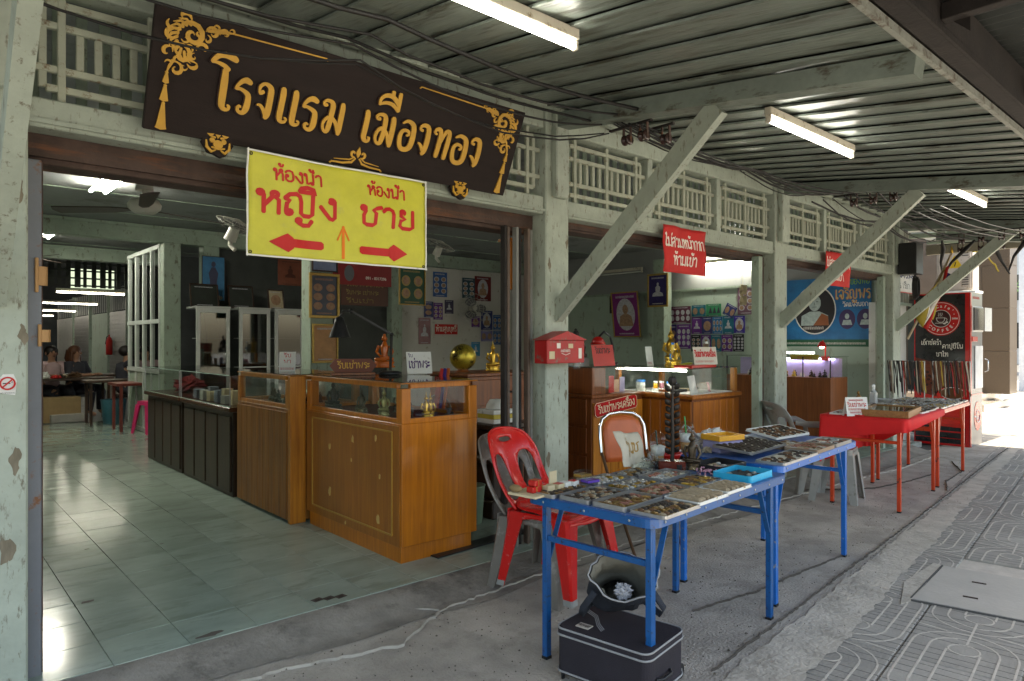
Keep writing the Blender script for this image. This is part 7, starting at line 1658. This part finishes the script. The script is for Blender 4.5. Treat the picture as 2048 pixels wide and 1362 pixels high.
q = MB(); V = [(-.012,-.015,.156),(.372,-.015,.156),(.18,-.015,.215),(-.012,.135,.156),(.372,.135,.156),(.18,.135,.215)]; q.add(V, [(0,1,2),(5,4,3),(0,2,5,3),(2,1,4,5),(0,3,4,1)]); q.build('lid', RM, mbx)
for (x, z, w, h, m) in ((.02,.03,.05,.05,CRM),(.09,.10,.035,.035,WPR),(.20,.10,.045,.03,CRM),(.30,.03,.03,.07,WPR)):
    q = MB(); q.box(x,-.0015,z,x+w,-.0003,z+h); q.build('sticker', m, mbx)
q = MB(); scribble(q, 0,.09,0,.018,.003,0,.0006,4); q.build('lettering', WPR, mbx, (.13,-.0005,.075), (R(90),0,0))
q = MB(); q.ribbon([(.0,.012),(.04,0),(.08,.012)], .004, 0, .0006); q.build('flourish', WPR, mbx, (.135,-.0005,.055), (R(90),0,0))
# bits on the nearest column
t = face('no_smoking_sticker', 'round red and white no smoking sticker on the nearest column', 'sticker', (.275,3.298,1.21), 0); t.scale = (.55,.55,1)
q = MB(); q.prism([(0,.02),(.10,.0),(.11,.10),(.09,.15),(.03,.15),(0,.11)], 0, .0008); q.build('paper', WHITE, t); q = MB(); q.ribbon(C(.055,.085,.042,0,360,20), .011, .0009, .0014); q.ribbon([(.027,.058),(.083,.112)], .010, .0009, .0024); q.build('red_ring', RED_INK, t)
q = MB(); q.ribbon([(.03,.085),(.07,.085)], .007, .0009, .0013); q.ribbon([(.08,.088),(.083,.098)], .004, .0009, .0013); q.build('cigarette', BLACK, t)
latin('NO SMOKING', .055,.012,.014,BLACK,t,.0009,.0003,width=.085)
for k, (z, h, lab) in enumerate(((1.62,.14,'small orange hook bracket on the gate rail, upper'),(1.40,.09,'torn tan scrap stuck to the gate rail, lower'))):
    t = thing('bracket', lab, 'bracket', (.40+.01*k,3.345,z)); q = MB(); q.box(0,0,0,.012,.03,h,.002); q.prism([(0.012,.0),(.035,.0),(.045,.02),(.012,.03)], h*.2, h*.75); q.build('bracket', mat('tan_orange_paint',(.45,.25,.10),.6), t)
def wire(lab, pts, r=.006, m=None, sag=0, seed=0, name='cable', cat='cable', group=None, n=8):
    random.seed(seed); P = []
    for a, b in zip(pts, pts[1:]):
        for i in range(n):
            t = i/n; P.append((a[0]+(b[0]-a[0])*t, a[1]+(b[1]-a[1])*t+rnd(-.006,.006), a[2]+(b[2]-a[2])*t-sag*4*t*(1-t)+rnd(-.005,.005)))
    P.append(pts[-1]); b0 = Vector(P[0]); q = MB(); q.tube([Vector(p)-b0 for p in P], r, 6)
    o = q.build(name, m or CABLE, None, tuple(b0)); return tag(o, lab, cat, group)
G_ = 'black cables strung along the front of the building'
def ws(px0, pts): return pts
for k, (y, z0, z1, r, sg, lab) in enumerate(((2.62,2.86,2.82,.011,.05,'thickest black cable running along above the hotel sign'),(2.78,2.82,2.83,.007,.07,'thin cable just below the thickest one'),(2.92,2.86,2.80,.006,.10,'sagging thin cable crossing the top of the hotel sign'),(3.0,2.93,2.84,.008,.04,'black cable close under the boards at the wall'),(2.86,2.74,2.73,.005,.16,'thin drooping wire crossing the gold letters'),(2.90,2.72,2.74,.0045,.13,'second thin wire drooping beside the first across the letters'))):
    wire(lab, [(-.3,y,z0),(1.6,y,(z0+z1)/2),(3.32,y-.05,z1)], r, None, sg, k, group=G_)
for k in range(6):
    wire('%s of the black cables between the two insulator racks' % ['lowest','second lowest','third','fourth','second highest','highest'][k], [(3.40,2.62+.05*k,2.76+.015*k),(5.0,2.66+.05*k,2.73+.02*k),(6.45,2.58+.09*k,2.77+.01*k)], [.006,.009,.006,.005,.008,.005][k], None, .03+.02*(k%3), 30+k, group=G_)
for k in range(9):
    wire('one of the tangled black cables leading from the wide rack towards the last strut', [(6.55,2.2+.1*k,2.77),(8.0,2.3+.08*k,2.70+.02*(k%3)),(9.6,1.95+.13*k,2.66+.01*(k%4))], .005+.002*(k%3), None, .05+.02*(k%4), 50+k, group='tangled cables from the wide rack')
for k in range(3):
    wire('pale wire %s under the boards past the second strut' % ['highest','middle','lowest'][k], [(7.4,2.15+.1*k,2.72-.02*k),(9.5,1.9+.1*k,2.66-.02*k)], .0045, GRY, .04, 70+k, group='pale wires past the second strut')
def rack(lab, x, y0, n, z=2.78, dy=.13):
    t = thing('insulator_rack', lab, 'insulators', (x,y0,z)); q = MB(); q.box(-.012,-.03,0,.012,dy*n+.04,.012); q.build('rack_bar', DARKSTEEL, t)
    for k in range(n):
        y = k*dy
        for o in (-.028,.028): q = MB(); q.box(-.008,y+.03+o-.004,-.10,.008,y+.03+o+.004,-.001); q.build('bracket', RUST, t)
        q = MB(); q.T = Matrix.Translation((0,y+.03,-.08)) @ Matrix.Rotation(R(90),4,'X'); q.lathe([(0,-.026),(.032,-.026),(.034,-.016),(.020,-.006),(.020,.006),(.034,.016),(.032,.026),(0,.026)], n=14); q.build('spool', mat('brown_porcelain',(.045,.022,.018),.25,coat=.4), t)
    return t
rack('short rack of two brown porcelain insulators beside the first strut', 3.44,2.60,2)
rack('second short rack of insulators close to the first', 3.60,2.55,1)
rack('wide rack of four brown insulators before the second strut', 6.62,2.10,4,2.79,.17)
rack('tangle rack of insulators near the last strut, nearer one', 9.45,1.9,4,2.70,.2)
rack('tangle rack of insulators near the last strut, farther one', 10.0,2.0,4,2.66,.22)
for k, (y, z, a) in enumerate(((2.0,2.60,30),(2.3,2.56,-20),(2.6,2.58,50),(2.85,2.60,10))):
    t = thing('cable_clamp', 'thick cable clamp hanging in the cable tangle near the last strut, %s' % ['lowest','second','third','last'][k], 'clamp', (9.9,y,z), R(a)); q = MB(); q.tube([(-.15,0,.08),(0,0,0),(.2,.05,-.15),(.35,.05,-.3)], [.012,.028,.016,.009], 8); q.build('clamp', CABLE, t)
wire('yellow cable looping down near the last strut', [(9.8,2.5,2.52),(10.2,2.45,2.48),(10.5,2.4,2.32)], .010, mat('yellow_cable',(.5,.38,.02),.5), -.02, 5)
t = thing('cable_coil', 'coil of pale wire hanging by the last strut', 'coil', (10.6,1.95,2.28)); q = MB(); random.seed(6)
for k in range(7): q.tube([((.13+rnd(-.02,.02))*math.cos(R(a)),rnd(-.02,.02),(.14+rnd(-.02,.02))*math.sin(R(a))) for a in range(0,361,24)], .006, 5, cap=False)
q.build('coil', mat('white_wire',(.6,.6,.56),.5), t)
t = thing('speaker_box', 'black wall box hung on the far column under the cables', 'box', (9.60,3.05,2.28)); q = MB(); q.box(-.05,0,0,.20,.22,.40,.006); q.build('box_body', BLACK, t); q = MB(); q.box(.201,.04,.1,.205,.16,.36); q.build('side_label', GRY, t)
t = thing('cable_coil', 'loops of black cable hanging below the black box', 'coil', (9.78,3.1,2.12)); q = MB()
for k in range(5): q.tube([((.05+.012*k)*math.cos(R(a)),.01*k,(.12+.01*k)*math.sin(R(a))) for a in range(0,361,24)], .007, 5, cap=False)
q.build('coil', CABLE, t)
t = thing('security_camera', 'small dark camera under the awning edge by the last strut', 'camera', (10.6,1.65,2.66)); q = MB(); q.cyl((0,0,0),(-.12,-.05,-.02),.035); q.cyl((0,0,0),(.04,0,.06),.015); q.build('camera_body', mat('brown_grey',(.12,.10,.09),.5), t); q = MB(); q.cyl((-.1215,-.0505,-.02),(-.13,-.054,-.021),.028); q.build('lens', BLACK, t)
# white wall with graffiti, slatted gable, sign, flag
gw = thing('graffiti_wall', 'white plastered end wall with black graffiti scrawls beside the drinks machine', 'wall', (9.76,3.55,0)); q = MB(); q.box(0,0,0,.95,.15,1.95,.004); q.build('plaster', WHITE, gw)
q = MB(); random.seed(14)
for k in range(9):
    x0, z0 = rnd(.03,.6), rnd(.5,1.7); q.ribbon([(x0+.05*math.cos(a*1.3+k)+a*.01, z0+.09*math.sin(a*1.1+k*2)) for a in range(6)], .010, 0, .001)
q.build('graffiti', BLACK, gw, (0,-.0005,0), (R(90),0,0))
gs = thing('slatted_gable', 'vertical grey slats closing the wall above the white Thai banner', 'wall', (9.76,3.50,1.96))
for k in range(15): q = MB(); q.box(k*.062,0,0,k*.062+.035,.02,1.0,.003); q.build('slat', mat('grey_green_slat',(.26,.27,.22),.6), gs)
q = MB(); q.box(0,.03,0,.95,.05,1.04); q.build('backing', BLACK, gs); q = MB(); q.box(0,-.03,-.04,.95,-.001,.0); q.build('ledge', GREEN2, gs)
bn2, zf = cloth('phone_banner', 'white cloth banner with red Thai words and a blue phone number, partly behind the flag', (9.80,3.40,2.08), 0, .80,.56, WHITE, .02, 16, 12, seed=15)
q = MB(); thai(q, 'รับเช่าพระ', .04, .34, .12, .018, 0, .0006, .70); q2 = MB()
for a, b in (((.0,.006),(.8,.006)),((.0,.554),(.8,.554))): q.ribbon([(a[0]+(b[0]-a[0])*k/10, a[1]) for k in range(11)], .012, 0, .0008)
printed(bn2, zf, q, RED_INK, 'lettering')
o = latin('080-739-61', .40,.20,.13,mat('navy_print',(.03,.03,.12),.6),bn2,.02,bold=.002,width=.72); o.location.z = .014
q = MB(); thai(q, 'พร เรียก', .08, .06, .07, .008, 0, .0006, .5); printed(bn2, zf, q, mat('grey_print',(.12,.13,.14)), 'lettering')
fl_ = thing('flag_pole', 'wooden pole leaning out with a furled Thai flag and a yellow flag', 'flag', (9.85,2.95,1.25))
P0, P1 = Vector((-.15,.25,.20)), Vector((-.14,-.05,1.32))
P1 = Vector((.02,-.20,1.28))
q = MB(); q.tube([P0, P1], .014, 8); q.build('pole', mat('bare_pole',(.40,.30,.2),.6), fl_); q = MB(); q.lathe([(0,0),(.02,.01),(.012,.06),(0,.10)], tuple(P1), 8); q.build('finial', GOLDM, fl_)
def furl(cols, off, l0, l1, w, seed):
    import mathutils.noise as mn
    n = len(cols)
    for c, m_ in enumerate(cols):
        q = MB(); vs = []; k = 16
        for i in range(k+1):
            t = l0+(l1-l0)*i/k; b = P0.lerp(P1, t)
            for s in (0,1):
                u = (c+s)/n; vs.append((b.x+off[0]+w*u+.03*mn.noise(Vector((t*7,u*3,seed))), b.y+off[1]+.05*math.sin(u*9+t*6)+.03*mn.noise(Vector((t*5,u*4,seed+3))), b.z+off[2]-.16*u*(1+math.sin(t*8)*.2)))
        q.add(vs, [(2*i,2*i+1,2*i+3,2*i+2) for i in range(k)], True); o = q.build('flag_stripe', m_, fl_); md = o.modifiers.new('w','SOLIDIFY'); md.thickness = .003
FLR, FLW, FLB, FLY = RCL, WPR, mat('flag_blue',(.02,.02,.14),.7), mat('flag_yellow',(.30,.22,.02),.7)
furl([FLR,FLW,FLB,FLB,FLW,FLR], (.01,0,-.02), .30,.88,.10, 3); furl([FLY], (-.05,.02,.0), .30,.95,.035, 8); furl([FLY], (.08,0,-.06), .42,.58,.045, 12)
# drinks machine
vm = thing('coffee_machine', 'tall black and red coffee vending machine with a coffee cup picture on its side', 'vending machine', (10.66,2.75,0))
RV = mat('machine_red', (.50,.012,.012), .25, coat=.4); BV = mat('machine_black', (.018,.016,.017), .25, coat=.4); GV = mat('machine_grey', (.13,.13,.14), .3, coat=.4)
q = MB(); q.prism([(.006,.006),(.55,.006),(.66,.03),(.74,.10),(.76,.2),(.76,.68),(.006,.68)], .0, 2.08); q.build('cabinet', GV, vm)
def side(mb, name, m): return mb.build(name, m, vm, (.0055,.68,0), (R(90),0,R(-90)))      # local x runs from the wall side towards the street, y up
q = MB(); q.box(0,0,0,.67,2.08,.004); side(q, 'side_panel', BV)
q = MB(); 
for (a,b,c,d) in ((0,0,.012,2.08),(.62,0,.67,2.08),(.0125,2.065,.6195,2.08),(.0125,.0,.6195,.03)): q.box(a,b,.0042,c,d,.012)
side(q, 'red_trim', RV)
wood_v = wood('printed_planks', (.20,.045,.02), (.09,.018,.010), .4, axis=0)
q = MB(); q.prism([(.013,.72),(.619,.60),(.619,1.06),(.35,1.10),(.013,1.20)], .0042, .006); side(q, 'plank_print', wood_v)
q = MB(); q.prism([(.013,.27),(.619,.25),(.619,.599),(.013,.719)], .0042, .0058); side(q, 'red_ground_print', mat('deep_red_print',(.55,.02,.015),.3,coat=.3))
q = MB(); random.seed(9)
for k in range(22): q.disc(rnd(.03,.30), rnd(.70,1.02), .022,.016, .0061, .0085, 10)
q.build('bean_prints', mat('bean_print',(.035,.012,.008),.4), vm, (.0055,.68,0), (R(90),0,R(-90)), kind='stuff')
q = MB(); q.disc(.47,.70,.19,.10,.0061,.0075,28); q.prism([(.28,.70),(.66,.70),(.62,.50),(.56,.40),(.38,.40),(.32,.50)][::-1] if False else [(.29,.70),(.32,.50),(.38,.40),(.56,.40),(.61,.50),(.615,.70)], .0061, .007); q.disc(.33,.33,.28,.04,.0061,.0072,24); side(q, 'cup_print', mat('cup_red_print',(.68,.03,.02),.25,coat=.4))
for (r1, r2, m_, z) in ((.175,.085,WHITE,.0078),(.165,.075,mat('coffee_print',(.13,.045,.015),.3),.0082)):
    q = MB(); q.disc(.47,.715,r1 if r1 < .15 else .145,r2,.0061,z,28); side(q, 'cup_rim_print', m_)
q = MB(); q.ribbon([(.02,.22),(.2,.19),(.6,.19)], .02,.0042,.006); q.ribbon([(.02,.10),(.6,.10)], .008,.0042,.006); side(q, 'red_line_print', RV)
# round emblem
cx, cy = .33, 1.735
for rx, m_, z in ((.235,RV,.0052),(.222,WHITE,.0056),(.216,RV,.0060),(.120,WHITE,.0064),(.113,mat('emblem_maroon',(.045,.008,.008),.3),.0068)):
    q = MB(); q.disc(cx,cy,rx,rx,.0042,z,40); side(q, 'emblem_disc', m_)
def ring_text(s, r, a0, da, h, flip=False):
    for i, ch in enumerate(s):
        if ch == ' ': continue
        a = a0-da*i if not flip else a0+da*i
        ax = cx+r*math.cos(R(a)); ay = cy+r*math.sin(R(a))
        o = latin(ch, 0,0,h,WHITE,vm,0,.0006,bold=.0012,name='emblem_letter')
        M_ = Matrix.Translation((.0055,.68,0)) @ Matrix.Rotation(R(-90),4,'Z') @ Matrix.Rotation(R(90),4,'X') @ Matrix.Translation((ax,ay,.0072)) @ Matrix.Rotation(R(a-90 if not flip else a+90),4,'Z')
        o.matrix_local = M_
ring_text("M Cafe'", .152, 140, 17, .058); ring_text('COFFEE', .186, 218, 20, .058, True)
def side_latin(s, x, y, h, width=None, bold=.001):
    o = latin(s, 0,0,h,WHITE,vm,0,.0005,bold=bold,width=width,name='emblem_letter'); o.matrix_local = Matrix.Translation((.0055,.68,0)) @ Matrix.Rotation(R(-90),4,'Z') @ Matrix.Rotation(R(90),4,'X') @ Matrix.Translation((x,y,.0072))
side_latin('SINCE', cx-.168, cy-.012, .030, .07); side_latin('2006', cx+.168, cy-.012, .030, .07)
q = MB()
for a in (160,20,205,335): q.disc(cx+.168*math.cos(R(a)), cy+.168*math.sin(R(a)), .006,.006,.0062,.0072,8)
q.ribbon([(cx-.055,cy+.01),(cx+.05,cy+.01)], .007,.007,.0078); q.ribbon([(cx-.055,cy+.01),(cx-.045,cy-.03),(cx-.02,cy-.05),(cx+.02,cy-.05),(cx+.04,cy-.03),(cx+.05,cy+.01)], .007,.007,.0080)
q.ribbon(C(cx+.055,cy-.015,.02,-60,90), .006,.007,.0078); q.ribbon([(cx-.07,cy-.062),(cx+.04,cy-.062)], .006,.007,.0078)
for k in (-1,0,1): q.ribbon([(cx-.005+k*.02,cy+.03),(cx+k*.02-.012,cy+.045),(cx+k*.02,cy+.06),(cx+k*.02-.006,cy+.078)], .005,.007,.0078)
q.disc(cx+.045,cy-.068,.018,.012,.007,.0084,10); q.disc(cx+.07,cy-.05,.018,.012,.007,.0084,10); side(q, 'cup_emblem', WHITE)
q = MB(); thai(q, "เอ็กซ์ตร้า", .085, 1.375, .055, .0075, .0042, .0052, .25); thai(q, "คาปูชิโน", .345, 1.325, .055, .0075, .0042, .0052, .25); thai(q, "ชาไท", .27, 1.215, .055, .0075, .0042, .0052, .15); side(q, 'lettering', WPR)
# street face of the machine
q = MB(); q.box(.001,.0,.70,.05,.0055,2.079); q.box(.001,.0,0,.05,.0055,.699); q.build('red_corner', RV, vm)
q = MB(); q.box(.0515,-.012,1.55,.54,.005,1.90,.004); q.build('coin_unit_frame', WHITE, vm); q = MB(); q.box(.07,-.03,1.57,.50,-.0125,1.88,.004); q.build('screen', BV, vm)
q = MB(); q.box(.30,-.07,1.56,.56,-.065,1.88); q.build('notice_sheet', WHITE, vm, None, (0,0,R(-4))); q = MB(); q.box(.06,-.008,1.42,.30,.005,1.49,.003); q.build('red_button_plate', RV, vm)
q = MB(); q.box(.20,-.006,.78,.55,.005,1.36,.002); q.build('glass_door', mat('milky_white_print',(.62,.62,.62),.3,var=.2,scale=6), vm)
q = MB(); q.tube([(.58,-.02,1.0),(.58,-.06,1.02),(.58,-.06,1.16),(.58,-.02,1.18)], .008, 6); q.build('door_handle', CHROME, vm)
q = MB(); q.box(.0515,-.004,.695,.56,.005,.712); q.build('red_band', RV, vm)
q = MB(); 
for rx, z in ((.17,.004),): q.disc(.34,.40,.16,.20,0,z,30)
q.build('round_logo', RV, vm, (0,.0058,0), (R(90),0,0)); q = MB(); q.ribbon(C(.34,.40,.085,0,360,20), .012,.0045,.0055); q.ribbon([(.19,.40),(.25,.40)], .02,.0045,.0055); q.disc(.34,.38,.03,.03,.0045,.0056,12); q.build('logo_print', WHITE, vm, (0,.0058,0), (R(90),0,0))
q = MB(); scribble(q, .12,.42,2.0,.035,.005,0,.001,6); q.build('lettering', RV, vm, (0,.0055,0), (R(90),0,0))
# next building and things beyond the machine
ps = thing('side_awning', 'white sheet awning in the light beyond the last column', 'awning', (10.7,2.3,2.9))
for k in range(6): q = MB(); q.bar((.32*k+.16,-.3,.12-.01*k),(.32*k+.16,1.5,.22-.01*k),.30,.012); q.build('roof_panel', mat('white_sheet_panel',(.6,.62,.6),.5,rnd_obj=.06), ps)
for k in range(3): q = MB(); q.bar((.05+.9*k,-.35,.05),(.05+.9*k,1.55,.15),.05,.07); q.build('rafter', GREEN2, ps)
q = MB(); q.box(1.95,-.4,-.05,2.05,1.6,.11,.004); q.build('edge_beam', mat('brown_green_beam',(.16,.14,.10),.7), ps)
eb = thing('electric_cabinet', 'cream steel electrical cabinet with a yellow warning triangle above the coffee machine', 'electrical cabinet', (13.7,3.50,2.30)); 
CR = mat('cream_enamel', (.52,.44,.36), .45, dirt=((.25,.15,.08),.1,10))
q = MB(); q.box(0,0,0,.36,.55,.92,.008); q.build('cabinet', CR, eb); q = MB(); q.box(-.012,.03,.03,-.0005,.52,.89,.004); q.build('door', CR, eb)
q = MB(); q.prism([(0,0),(.26,0),(.13,.22)], 0, .002); q.build('warning_triangle', mat('warning_yellow',(.6,.38,.02),.5), eb, (-.0125,.40,.40), (R(90),0,R(-90)))
q = MB(); q.ribbon([(.13,.16),(.11,.10),(.15,.10),(.13,.03)], .015,.0021,.003); q.build('bolt_mark', BLACK, eb, (-.0125,.40,.40), (R(90),0,R(-90)))
q = MB(); 
for k in range(5): q.box(-.015,.06,.10+k*.04,-.0125,.16,.115+k*.04); q.box(-.015,.06,.6+k*.04,-.0125,.16,.615+k*.04)
q.build('vent_slots', DARKSTEEL, eb, kind='stuff')
for x in (.02,.26): q = MB(); q.box(x,.2,-2.29,x+.08,.3,-.001); q.build('stand_leg', CR, eb)
q = MB(); q.box(-.05,-.05,-.045,.41,.60,-.0015,.004); q.build('shelf', WHITE, eb)
GRAN = mat('brown_granite', (.10,.072,.048), .35, var=.45, scale=70, coat=.2); GRD = mat('dark_glass_front', (.02,.022,.022), .1, coat=.5)
nb2 = thing('granite_building', 'neighbouring building with brown granite pillars and stone entrance steps', 'building', (17.5,3.6,0))
for k in range(4):
    for j in range(2):
        q = MB(); q.box(.0,j*.52+.2,.30+k*.92,.6,j*.52+.2+.512,.30+k*.92+.912,.006); q.build('granite_panel', GRAN, nb2)
q = MB(); q.box(.02,.21,.30,.59,1.23,6.5); q.build('pillar_core', mat('granite_core',(.2,.16,.12),.6), nb2)
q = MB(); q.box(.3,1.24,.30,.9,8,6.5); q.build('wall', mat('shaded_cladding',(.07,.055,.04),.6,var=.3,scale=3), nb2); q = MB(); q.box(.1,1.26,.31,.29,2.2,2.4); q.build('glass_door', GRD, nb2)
q = MB(); q.box(-.35,1.1,2.5,.3,3.2,4.2,.01); q.build('canopy_box', mat('brown_grey_panel',(.12,.09,.065),.5), nb2)
STEP = mat('polished_granite_step', (.36,.30,.24), .2, var=.25, scale=60, coat=.3)
for k in range(2): q = MB(); q.box(-1.3+k*.5,.35+k*.25,.0+k*.15,.9,5,.15+k*.15-.001*(k==0),.006); q.build('step', STEP, nb2)
w2 = thing('white_building', 'white and grey building end with a dark doorway at the right edge', 'building', (24,1.8,0))
q = MB(); q.box(0,0,0,.3,3.2,7); q.build('wall', mat('white_grey_wall',(.6,.62,.64),.6), w2); q = MB(); q.box(-.05,.6,0,-.001,1.6,2.9); q.build('door', BLACK, w2); q = MB(); q.box(-3.2,2.9,0,-3.0,3.1,7); q.build('post', WHITE, w2)
# street trees and pale buildings far beyond, plus a potted shrub
pot = thing('potted_shrub', 'green leafy shrub in a dark pot beside the entrance steps', 'plant', (19.5,2.6,0)); q = MB(); q.lathe([(0,0),(.16,0),(.24,.35),(.30,.55),(.32,.58),(.27,.56)], n=20); q.build('pot', mat('dark_glazed_pot',(.035,.03,.028),.3,coat=.4), pot)
LF = mat('leaf_green', (.07,.16,.03), .5, var=.4, scale=8)
q = MB(); random.seed(12)
for k in range(420):
    a, z, r = rnd(0,6.28), rnd(.6,1.35), rnd(0,.38)*(1-abs(rnd(-.3,.9))*.4); c = Vector((r*math.cos(a), r*math.sin(a), z)); u = Vector((rnd(-1,1),rnd(-1,1),rnd(-.4,1))).normalized()*.07; v = u.orthogonal().normalized()*.025
    q.add([c-u*.2,c+v,c+u,c-v], [(0,1,2,3)])
q.build('foliage', LF, pot, kind='stuff'); q = MB(); q.tube([(0,0,.5),(0.02,0,1.0)], [.02,.01], 6); q.build('stem', BRL, pot)
def tree(lab, x, y, h, r, seed):
    t = thing('street_tree', lab, 'tree', (x,y,0)); random.seed(seed); q = MB(); q.tube([(0,0,0),(.1,0,h*.35),(0,.1,h*.6)], [.22,.16,.08], 9)
    for k in range(6): a = k*1.05; q.tube([(0.05,0,h*.4),(r*.4*math.cos(a),r*.4*math.sin(a),h*.6),(r*.7*math.cos(a),r*.7*math.sin(a),h*.75)], [.08,.05,.02], 6)
    q.build('trunk', mat('bark',(.09,.07,.05),.9), t); q = MB()
    cl = [(rnd(-1,1)*r*.75, rnd(-1,1)*r*.75, h*.7+rnd(-.25,.28)*h) for _ in range(26)]
    for cx, cy, cz in cl:
        for k in range(150):
            d = Vector((random.gauss(0,1),random.gauss(0,1),random.gauss(0,1))).normalized()*rnd(.3,1)*r*.33; c = Vector((cx,cy,cz))+d; u = Vector((rnd(-1,1),rnd(-1,1),rnd(-1,1))).normalized()*.16; v = u.orthogonal().normalized()*.07; q.add([c-u*.3,c+v,c+u,c-v], [(0,1,2,3)])
    q.build('crown', LF, t, kind='stuff')
tree('leafy street tree past the white building', 38,5.5,8,3,4); tree('farther street tree beyond the first', 46,2,9,3.5,5)
for k, (x, y, w, h, c) in enumerate(((52,9,9,10,(.5,.5,.47)),(58,-4,12,9,(.45,.42,.38)))):
    t = thing('far_building', ['pale','beige'][k]+' building at the end of the street', 'building', (x,y,0)); q = MB(); q.box(0,0,0,8,w,h); q.build('wall', mat('far_wall_%d' % k, c, .7), t)
    for i in range(3):
        for j in range(4): q = MB(); q.box(-.05,.8+j*w/4.3,1+i*3,-.001,.8+j*w/4.3+1.2,2.6+i*3); q.build('window', GRD, t)
# bits behind the middle column: fan, bucket, boxes
bf = thing('floor_fan', 'blue standing fan in the dark behind the orange counter', 'fan', (3.22,4.6,.06), R(10)); BFM = mat('dull_blue_enamel',(.03,.13,.22),.4)
q = MB(); q.lathe([(0,0),(.17,0),(.16,.03),(.03,.06),(.022,.5),(.02,.62)], n=18); q.build('stand', BFM, bf); q = MB()
for rr in (.18,.12,.06): q.tube([(rr*math.cos(R(a)),-.06,.75+rr*math.sin(R(a))) for a in range(0,361,20)], .004, 5, cap=False)
for k in range(16): a = R(k*22.5); q.tube([(.03*math.cos(a),-.07,.75+.03*math.sin(a)),(.18*math.cos(a),-.04,.75+.18*math.sin(a))], .002, 4)
q.ball((0,.02,.75),.06,.08,.06,10,6); q.build('cage', mat('dull_grey_metal',(.2,.2,.2),.4), bf)
t = thing('bucket', 'pale green plastic bucket on the floor beside the orange counter', 'bucket', (3.20,4.05,.06)); q = MB(); q.lathe([(0,0),(.08,0),(.10,.27),(.108,.28),(.10,.28)], n=18); q.build('bucket', mat('pale_green_plastic',(.30,.42,.30),.4), t); q = MB(); q.tube([(.105*math.cos(R(a)),.105*math.sin(R(a)),.27-.09*math.sin(R(a))) for a in range(0,181,20)], .003, 5); q.build('handle', GRY, t)
t = thing('carved_stand', 'dark carved wooden stand behind the plastic chairs', 'stand', (3.35,3.98,.06)); q = MB(); q.box(0,0,0,.36,.30,.14,.01); q.box(.02,.02,.1405,.34,.28,.42,.01); q.box(-.02,-.02,.4205,.38,.32,.47,.01); q.box(.02,.02,.4705,.34,.28,.68,.01); q.box(-.03,-.03,.6805,.40,.33,.73,.01); q.build('stand', DKW, t)
t = thing('box_pile', 'pile of cream and yellow boxes on the carved stand', 'boxes', (3.36,3.98,.79)); 
for k, m in enumerate((WHITE, mat('yellow_card',(.55,.42,.05)), WHITE)): q = MB(); q.box(0,0,k*.035,.24,.2,k*.035+.033,.002); q.build('flat_box', m, t)
t = thing('foam_bowl', 'upturned white foam bowl on the pile of boxes', 'bowl', (3.48,4.08,.896)); q = MB(); q.lathe([(.09,0),(.085,.03),(.06,.07),(0,.075)], n=18); q.build('bowl', WHITE, t)
t = thing('floor_mat', 'dark rubber mat sticking out from under the orange counter', 'mat', (2.50,3.50,.061), R(4)); q = MB(); q.box(0,0,0,.85,.12,.008,.002); q.build('mat', BLACK, t)
hc = thing('hanging_cloths', 'red and violet sashes hanging behind the orange counter', 'sash', (3.00,4.15,.80)); 
for k, m in enumerate((RCL, mat('violet_cloth',(.06,.03,.25),.8), mat('orange_cloth',(.6,.12,.02),.8))): q = MB(); q.tube([(k*.03,0,.42),(-.03+k*.03,.01,.25),(-.08+k*.03,.0,.0)], [.02,.035,.03], 8, flat=.3); q.build('sash', m, hc)
